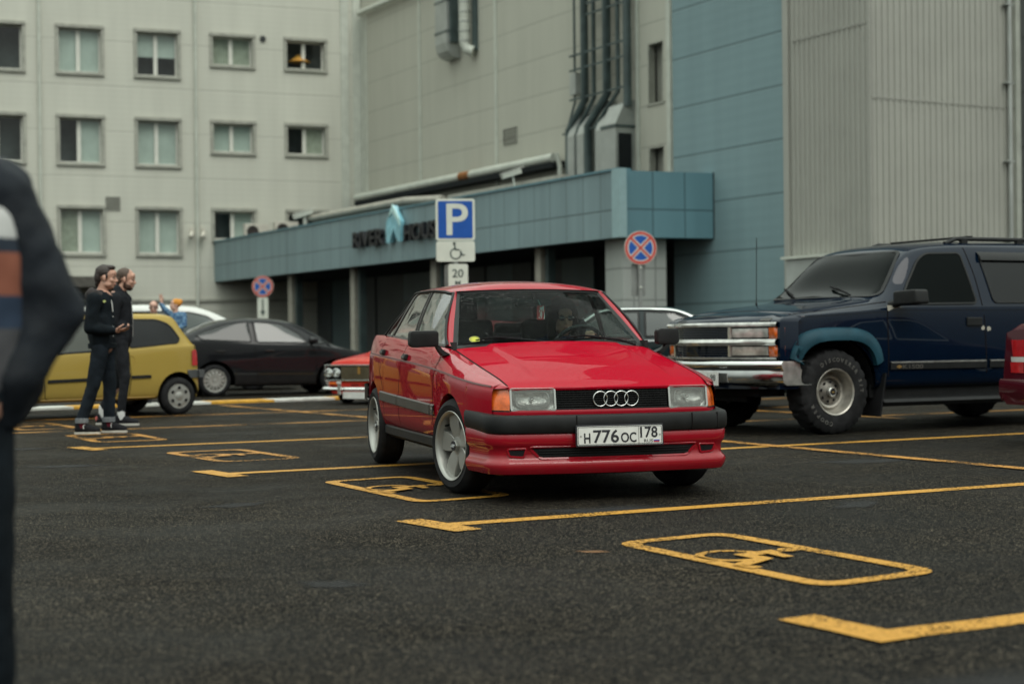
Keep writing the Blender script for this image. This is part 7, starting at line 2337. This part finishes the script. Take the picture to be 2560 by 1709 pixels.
hand_into(mb, wN, (-.1, 1, -.2), (-1, 0, .2), side=1, curl=.9, k=.9); hand_into(mb, wF, (-.1, -1, -.2), (-1, 0, .2), side=-1, curl=.9, k=.9)
mb.cap((.01, -.08, .93), (.01, .08, .93), .09, .09)
organic('body', mb, M['skin'], g2, .0065, 3)
face_bits(g2, hd, hr, 1.0, 'beard', 'hair_brown')
mb = MB()
mb.ball(HP(-.022, 0, .045), (.094, .081, .085), 16, rot=hr) if False else None
def HP2(x, y, z): return hd + hr @ V((x, y, z))
mb = MB(); mb.ball(HP2(-.024, 0, .044), (.094, .081, .086), 16, rot=hr); mb.ball(HP2(-.065, 0, -.005), (.045, .066, .07), 16, rot=hr)
for s in (-1, 1): mb.ball(HP2(.005, s * .070, .005), (.012, .010, .038), 10, rot=hr)
organic('hair', mb, M['hair_brown'], g2, .007, 3, .0015, 70)
mb = MB()
mb.cap((.0, 0, 1.38), (.005, 0, 1.02), .150, .146); mb.cap((.0, -.17, 1.39), (.01, .17, 1.39), .088, .088); mb.cap((.005, -.07, 1.1), (.01, -.07, .98), .12, .12); mb.cap((.005, .07, 1.1), (.01, .07, .98), .12, .12)
for a, b, c in ((sN, eN, wN), (sF, eF, wF)): mb.cap(a, b, .080, .070); mb.cap(b, c, .068, .045)
mb.cap((.0, 0, 1.47), (.02, 0, 1.53), .085, .072)
organic('jacket', mb, M['black_cloth'], g2, .011, 4, .006, 13, .6)
mb = MB(); mb.tube([(.150, -.03, 1.40), (.165, -.03, 1.2), (.16, -.03, 1.0)], .004, 6); mb.build('zip', M['chrome_dull'], g2)
mb = MB(); mb.cap((.01, -.08, .96), (.01, .08, .96), .11, .11)
for a, b, c in ((hN, kN, aN), (hF, kF, aF)): mb.cap(a, b, .090, .064); mb.cap(b, c + V((0, 0, .07)), .062, .047)
organic('jeans', mb, M['black_jean'], g2, .010, 4, .006, 13, .7)
for c in (aN, aF):
    mb = MB(); mb.cap(c + V((0, 0, -.03)), c + V((0, 0, .08)), .043, .044); mb.build('sock', M['sock_white'], g2, smooth=60)
M['teal_sole'] = mat('cream sole with teal tint', (.42, .40, .36), .6, var=.12, vscale=9)
shoe(g2, (.035, -.10, .1), R(-2), .29, 'shoe', 'teal_sole', False); shoe(g2, (-.225, .11, .1), R(6), .29, 'shoe', 'teal_sole', False)
mb = MB(); mb.box((-.285, .11, .075), (.03, .075, .05)); mb.build('heel_tab', mat('coral heel tab', (.45, .12, .11), .7, var=.1), g2, bevel=.008)

# ---- man with glasses behind the hatchback, child on his arm
g3 = thing('person', 'man in glasses looking over the roof of the mustard hatchback', 'person', (-5.28, 23.6, 0), R(-83))
hd = V((0, 0, 1.44)); hr = Matrix.Identity(3); kk = .82
mb = MB(); head_into(mb, hd, hr, kk)
mb.cap((-.03, 0, 1.18), (-.02, 0, .85), .10, .10)
for s in (-1, 1):
    mb.cap((0, s * .08, .82), (.01, s * .09, .45), .07, .05); mb.cap((.01, s * .09, .45), (-.01, s * .09, .08), .048, .036)
    mb.cap((-.03, s * .17, 1.18), (-.01, s * .22, .95), .045, .04); mb.cap((-.01, s * .22, .95), (.14, s * .16, .90), .036, .028)
    hand_into(mb, (.14, s * .16, .90), (1, -s * .4, .2), (0, -s, .3), side=s, curl=.5, k=.85)
organic('body', mb, M['skin_pale'], g3, .008, 3)
face_bits(g3, hd, hr, kk, None, 'hair_brown')
mb = MB(); mb.ball(hd + V((-.026, 0, .045)) * kk, (.094 * kk, .082 * kk, .086 * kk), 16); mb.ball(hd + V((-.07, 0, -.01)) * kk, (.04 * kk, .064 * kk, .06 * kk), 12); organic('hair', mb, M['hair_brown'], g3, .007, 3, .0015, 70)
mb = MB()
for s in (-1, 1): mb.tube([hd + V((.098, s * .033 + .027 * math.cos(q), .0 + .020 * math.sin(q))) * kk for q in [2 * math.pi * i / 14 for i in range(15)]], .0035, 5, caps=False); mb.tube([hd + V((.09, s * .06, .008)) * kk, hd + V((-.01, s * .083, .01)) * kk], .003, 5)
mb.tube([hd + V((.10, -.008, .004)) * kk, hd + V((.10, .008, .004)) * kk], .003, 5); mb.build('glasses', M['plate_black'], g3)
mb = MB(); mb.cap((-.03, 0, 1.15), (-.02, 0, .82), .13, .13); mb.cap((-.03, -.15, 1.17), (-.03, .15, 1.17), .07, .07)
for s in (-1, 1): mb.cap((-.03, s * .17, 1.18), (-.01, s * .22, .95), .066, .058); mb.cap((-.01, s * .22, .95), (.12, s * .16, .90), .054, .042)
organic('jumper', mb, M['black_cloth'], g3, .012, 4, .005, 12)
mb = MB()
for s in (-1, 1): mb.cap((0, s * .08, .82), (.01, s * .09, .45), .085, .066); mb.cap((.01, s * .09, .45), (-.01, s * .09, .12), .064, .054)
mb.cap((0, -.07, .84), (0, .07, .84), .10, .10); organic('trousers', mb, M['black_jean'], g3, .012, 4, .005, 12)
for s in (-1, 1): shoe(g3, (-.01, s * .09, .1), 0, .26, 'shoe', 'sole', False)

g4 = thing('person', 'child in orange knitted hat and blue checked jacket waving an arm', 'person', (-4.95, 23.62, .67), R(-110))
hd = V((.03, 0, .80)); hr = RZ(R(-40)) @ Matrix.Rotation(R(-12), 3, 'Y'); kk = .72
mb = MB(); head_into(mb, hd, hr, kk)
mb.cap((0, 0, .64), (0, 0, .42), .075, .075)
wv0, wv1, wv2 = V((-.02, -.10, .655)), V((.0, -.20, .745)), V((.01, -.245, .845))
mb.cap(wv0, wv1, .034, .028); mb.cap(wv1, wv2, .026, .021); hand_into(mb, wv2, (0, -.1, 1), (1, 0, 0), side=1, curl=.12, k=.75, spread=.5)
mb.cap((-.02, .11, .65), (.03, .15, .50), .034, .028); mb.cap((.03, .15, .50), (.10, .10, .46), .026, .021); hand_into(mb, (.10, .10, .46), (1, -.4, 0), (0, -1, 0), side=-1, curl=.6, k=.65)
for s in (-1, 1): mb.cap((0, s * .05, .38), (.09, s * .06, .24), .05, .04); mb.cap((.09, s * .06, .24), (.05, s * .06, .04), .036, .03); mb.cap((.05, s * .06, .03), (.14, s * .06, .02), .03, .025)
organic('body', mb, M['skin_pale'], g4, .007, 3)
face_bits(g4, hd, hr, kk, None, 'hair_brown')
mb = MB(); mb.ball(hd + hr @ V((-.022, 0, .05)) * kk, (.105 * kk, .090 * kk, .092 * kk), 16, rot=hr); mb.ball(hd + hr @ V((-.085, 0, .09)) * kk, (.06 * kk, .06 * kk, .06 * kk), 14, rot=hr); organic('knitted_hat', mb, mat('orange knit', (.55, .24, .05), .95, var=.15, vscale=30, bump=.5, bscale=120), g4, .007, 3, .002, 50)
def check():
    m, n, l, b = new_mat('blue checked wool')
    tc = n.new('ShaderNodeTexCoord'); ck = n.new('ShaderNodeTexChecker'); ck.inputs['Scale'].default_value = 22
    ck.inputs[1].default_value = (.035, .09, .19, 1); ck.inputs[2].default_value = (.10, .19, .29, 1)
    l.new(tc.outputs['Object'], ck.inputs[0]); l.new(ck.outputs[0], b.inputs['Base Color']); b.inputs['Roughness'].default_value = .9
    return m
M['check'] = check()
mb = MB(); mb.cap((0, 0, .62), (0, 0, .40), .10, .105); mb.cap((-.01, -.08, .65), (-.01, .09, .65), .055, .055); mb.cap(wv0, wv1, .050, .044); mb.cap(wv1, wv2 - V((0, 0, .03)), .042, .036); mb.cap((-.02, .11, .65), (.03, .15, .50), .05, .044); mb.cap((.03, .15, .50), (.08, .115, .465), .04, .034)
organic('checked_jacket', mb, M['check'], g4, .010, 4, .004, 16)
mb = MB()
for s in (-1, 1): mb.cap((0, s * .05, .39), (.09, s * .06, .24), .062, .05); mb.cap((.09, s * .06, .24), (.05, s * .06, .07), .046, .04)
organic('trousers', mb, M['denim'], g4, .010, 4)
mb = MB()
for s in (-1, 1): mb.cap((.04, s * .06, .03), (.14, s * .06, .02), .038, .034)
mb.build('shoe', M['shoe'], g4, smooth=60)

# ---- driver of the red sedan
cy, sy = math.cos(math.atan2(hy, hx)), math.sin(math.atan2(hy, hx))
g5 = thing('person', 'driver in sunglasses and dark hood, one hand on the steering wheel', 'person', (.370, 10.03, 0), math.atan2(hy, hx))
hd = V((-1.27, .345, 1.075)); hr = RZ(R(-4))
mb = MB(); head_into(mb, hd, hr, .95)
mb.cap((-1.36, .35, .86), (-1.32, .35, .62), .12, .13)
shl, ell, wrl = V((-1.34, .53, .86)), V((-1.13, .56, .74)), V((-.955, .45, .962))
shr, elr, wrr = V((-1.34, .17, .86)), V((-1.14, .12, .70)), V((-.96, .19, .78))
mb.cap(shl, ell, .05, .042); mb.cap(ell, wrl + V((-.03, .01, -.02)), .04, .028); mb.cap(shr, elr, .05, .042); mb.cap(elr, wrr, .04, .028)
for s in (.22, .48): mb.cap((-1.25, s, .60), (-.88, s, .66), .08, .06); mb.cap((-.88, s, .66), (-.62, s, .40), .055, .04)
hand_into(mb, wrl + V((-.035, .02, -.005)), (.95, -.45, .22), (.35, -.2, -1), side=1, curl=.75, k=1.0); hand_into(mb, wrr, (1, .4, .4), (.4, .2, -1), side=-1, curl=.8)
organic('body', mb, M['skin'], g5, .0075, 3)
face_bits(g5, hd, hr, .95, None, 'hair_dark')
mb = MB(); mb.ball(hd + V((-.03, 0, .05)), (.112, .108, .108), 18); mb.ball(hd + V((-.06, 0, -.06)), (.085, .105, .11), 16)
for s in (-1, 1): mb.cap(hd + V((.0, s * .082, .05)), hd + V((.0, s * .085, -.12)), .030, .034)
organic('hood', mb, mat('dark brown hood', (.022, .017, .015), .9, var=.2, vscale=12), g5, .009, 4, .004, 20)
mb = MB()
for s in (-1, 1): mb.ball(hd + V((.086, s * .032, .002)), (.008, .027, .018), 14)
mb.tube([hd + V((.093, -.01, .008)), hd + V((.093, .01, .008))], .004, 6)
for s in (-1, 1): mb.tube([hd + V((.088, s * .055, .008)), hd + V((-.01, s * .078, .008))], .003, 6)
mb.build('sunglasses', mat('dark lenses', (.006, .006, .007), .05, coat=1), g5, smooth=60)
mb = MB(); mb.cap((-1.36, .35, .86), (-1.32, .35, .60), .15, .16); mb.cap((-1.35, .20, .86), (-1.35, .50, .86), .085, .085); mb.cap(shl, ell, .072, .06); mb.cap(ell, wrl + V((-.05, .02, -.03)), .058, .042); mb.cap(shr, elr, .072, .06); mb.cap(elr, wrr + V((-.03, 0, -.01)), .058, .042)
organic('hooded_top', mb, mat('navy hooded top', (.012, .018, .045), .9, var=.2, vscale=10), g5, .012, 4, .005, 12)
mb = MB()
for s in (.22, .48): mb.cap((-1.25, s, .60), (-.88, s, .66), .092, .072); mb.cap((-.88, s, .66), (-.62, s, .42), .066, .052)
organic('trousers', mb, M['black_jean'], g5, .012, 4)

# small things in the red sedan: hanging tin-shaped air freshener and a round sticker
cn = thing('air_freshener', 'red hanging air freshener shaped like a drinks can behind the windscreen', 'air freshener', (.370, 10.03, 0), math.atan2(hy, hx))
mb = MB(); cw = rnd_poly([(.028, 1.065), (.083, 1.065), (.083, 1.162), (.028, 1.162)], .012)
mb.prism(cw, -.848, -.844, lambda a, b, h: (h, a, b)); mb.build('card', mat('red card', (.50, .03, .03), .5, var=.06), cn)
mb = MB(); vs_, fs_ = text_verts('Coca-Cola', 1.0, weight=.02)
x0 = min(v.x for v in vs_); x1 = max(v.x for v in vs_); y0 = min(v.y for v in vs_); y1 = max(v.y for v in vs_)
q = []
for v in vs_:
    a = (v.x - x0) / (x1 - x0); b = (v.y - y0) / (y1 - y0)
    q.append(V((-.8435, .066 - b * .024 + (a - .5) * .006, 1.073 + a * .078)))
mb.add(q, fs_)
mb.grid([[(-.8433, .074 + .005 * math.sin(t * 5), 1.07 + t * .088), (-.8433, .079 + .004 * math.sin(t * 5 + .5), 1.07 + t * .088)] for t in [i / 12 for i in range(13)]])
mb.build('lettering', M['flag_white'], cn, normals=False)
mb = MB(); mb.tube([(-.846, .055, 1.162), (-.862, .04, 1.20)], .0015, 4); mb.build('string', M['flag_white'], cn)
stk = thing('round_sticker', 'round yellow sticker with black rim in the lower corner of the windscreen', 'sticker', (.370, 10.03, 0), math.atan2(hy, hx))
c0 = ws_pt(-.80, .13, -.004); nn = V((.62, -.10, .78)).normalized(); ua = V((0, 1, 0)).cross(nn).normalized(); ub = nn.cross(ua)
def sd(r0, r1, o): return [[c0 + nn * o + (ua * math.cos(t) + ub * math.sin(t)) * r for r in (r0, r1)] for t in [2 * math.pi * i / 32 for i in range(33)]]
mb = MB(); mb.grid(sd(.001, .034, -.001)); mb.build('disc', mat('yellow vinyl', (.60, .50, .03), .45, var=.05), stk, normals=False)
mb = MB(); mb.grid(sd(.026, .029, .001)); mb.grid(sd(.034, .037, .001)); mb.build('rim', M['plate_black'], stk, normals=False)

# ---- man at the left edge, close to the camera
g6 = thing('person', 'blurred man at the picture edge in dark padded jacket over colour-block top', 'person', (-1.35, 3.78, 0), R(-84))
hd = V((.02, .0, 1.62)); hr = RZ(R(10))
mb = MB(); head_into(mb, hd, hr, 1.0); mb.cap((0, 0, 1.36), (0, 0, .95), .12, .12)
sl, el, wl2 = V((-.02, .13, 1.285)), V((-.05, .252, 1.03)), V((.03, .17, .865))
sr, er, wr2 = V((.0, -.20, 1.33)), V((-.04, -.33, 1.04)), V((.06, -.25, .84))
for a, b, c in ((sl, el, wl2), (sr, er, wr2)): mb.cap(a, b, .05, .045); mb.cap(b, c, .042, .03)
hand_into(mb, wl2, (.3, -.35, -1), (-.2, -1, 0), side=1, curl=.4); hand_into(mb, wr2, (.3, .35, -1), (-.2, 1, 0), side=-1, curl=.4)
for s in (-1, 1): mb.cap((0, s * .085, .86), (.0, s * .095, .48), .075, .055); mb.cap((.0, s * .095, .48), (-.02, s * .10, .09), .052, .036)
organic('body', mb, M['skin'], g6, .008, 3); face_bits(g6, hd, hr, 1.0)
mb = MB(); mb.ball(hd + hr @ V((-.024, 0, .046)), (.096, .083, .088), 16, rot=hr); mb.ball(hd + hr @ V((-.07, 0, -.01)), (.045, .066, .075), 14, rot=hr); organic('hair', mb, M['hair_brown'], g6, .008, 3, .002, 60)
def bands():
    m, n, l, b = new_mat('colour block jersey')
    tc = n.new('ShaderNodeTexCoord'); sp = n.new('ShaderNodeSeparateXYZ'); l.new(tc.outputs['Object'], sp.inputs[0])
    mr = n.new('ShaderNodeMapRange'); mr.inputs[1].default_value = .70; mr.inputs[2].default_value = 1.40; l.new(sp.outputs['Z'], mr.inputs[0])
    cr = n.new('ShaderNodeValToRGB'); cr.color_ramp.interpolation = 'CONSTANT'
    stops = [(0, (.45, .01, .03)), (.135, (.05, .05, .055)), (.40, (.015, .03, .06)), (.51, (.22, .07, .04)), (.655, (.010, .018, .032)), (.70, (.42, .42, .41)), (.84, (.02, .03, .05))]
    els = cr.color_ramp.elements
    els[0].position = 0; els[0].color = c4(stops[0][1]); els[1].position = stops[1][0]; els[1].color = c4(stops[1][1])
    for p, c in stops[2:]: e = els.new(p); e.color = c4(c)
    l.new(mr.outputs[0], cr.inputs[0]); l.new(cr.outputs[0], b.inputs['Base Color']); b.inputs['Roughness'].default_value = .85
    return m
mb = MB(); mb.cap((.0, 0, 1.27), (.0, 0, .88), .14, .135); mb.cap((.005, -.09, 1.2), (.005, -.09, .85), .115, .11); mb.cap((.005, .09, 1.2), (.005, .09, .85), .115, .11); organic('jersey', mb, bands(), g6, .012, 4, .006, 9)
mb = MB()
for s in (-1, 1):
    mb.cap((-.04, s * .135, 1.24), (-.04, s * .15, .86), .095, .09); mb.cap((-.0, s * .13, 1.285), (.02, s * .06, 1.38), .075, .06)
    a, b, c = ((sl, el, wl2) if s > 0 else (sr, er, wr2))
    mb.cap(a, b, .088, .080); mb.cap(b, c + V((-.01, 0, .0)), .078, .066); mb.cap(c, c + V((-.02, -.03 * s, -.08)), .06, .055)
mb.cap((-.09, 0, 1.3), (-.08, 0, .86), .12, .12); mb.cap((-.05, -.13, 1.32), (-.05, .13, 1.32), .075, .075)
organic('padded_jacket', mb, mat('dark slate padded jacket', (.009, .012, .017), .7, spec=.2, var=.3, vscale=7, bump=.3, bscale=120), g6, .012, 4, .010, 11)
mb = MB()
for s in (-1, 1): mb.cap((0, s * .085, .84), (.0, s * .095, .48), .088, .072); mb.cap((.0, s * .095, .48), (-.02, s * .10, .12), .07, .06)
mb.cap((0, -.08, .84), (0, .08, .84), .115, .115); organic('trousers', mb, M['denim_dark'], g6, .012, 4, .006, 10)
for s in (-1, 1): shoe(g6, (-.02, s * .10, .1), R(s * 8), .28, 'shoe', 'sole', False)
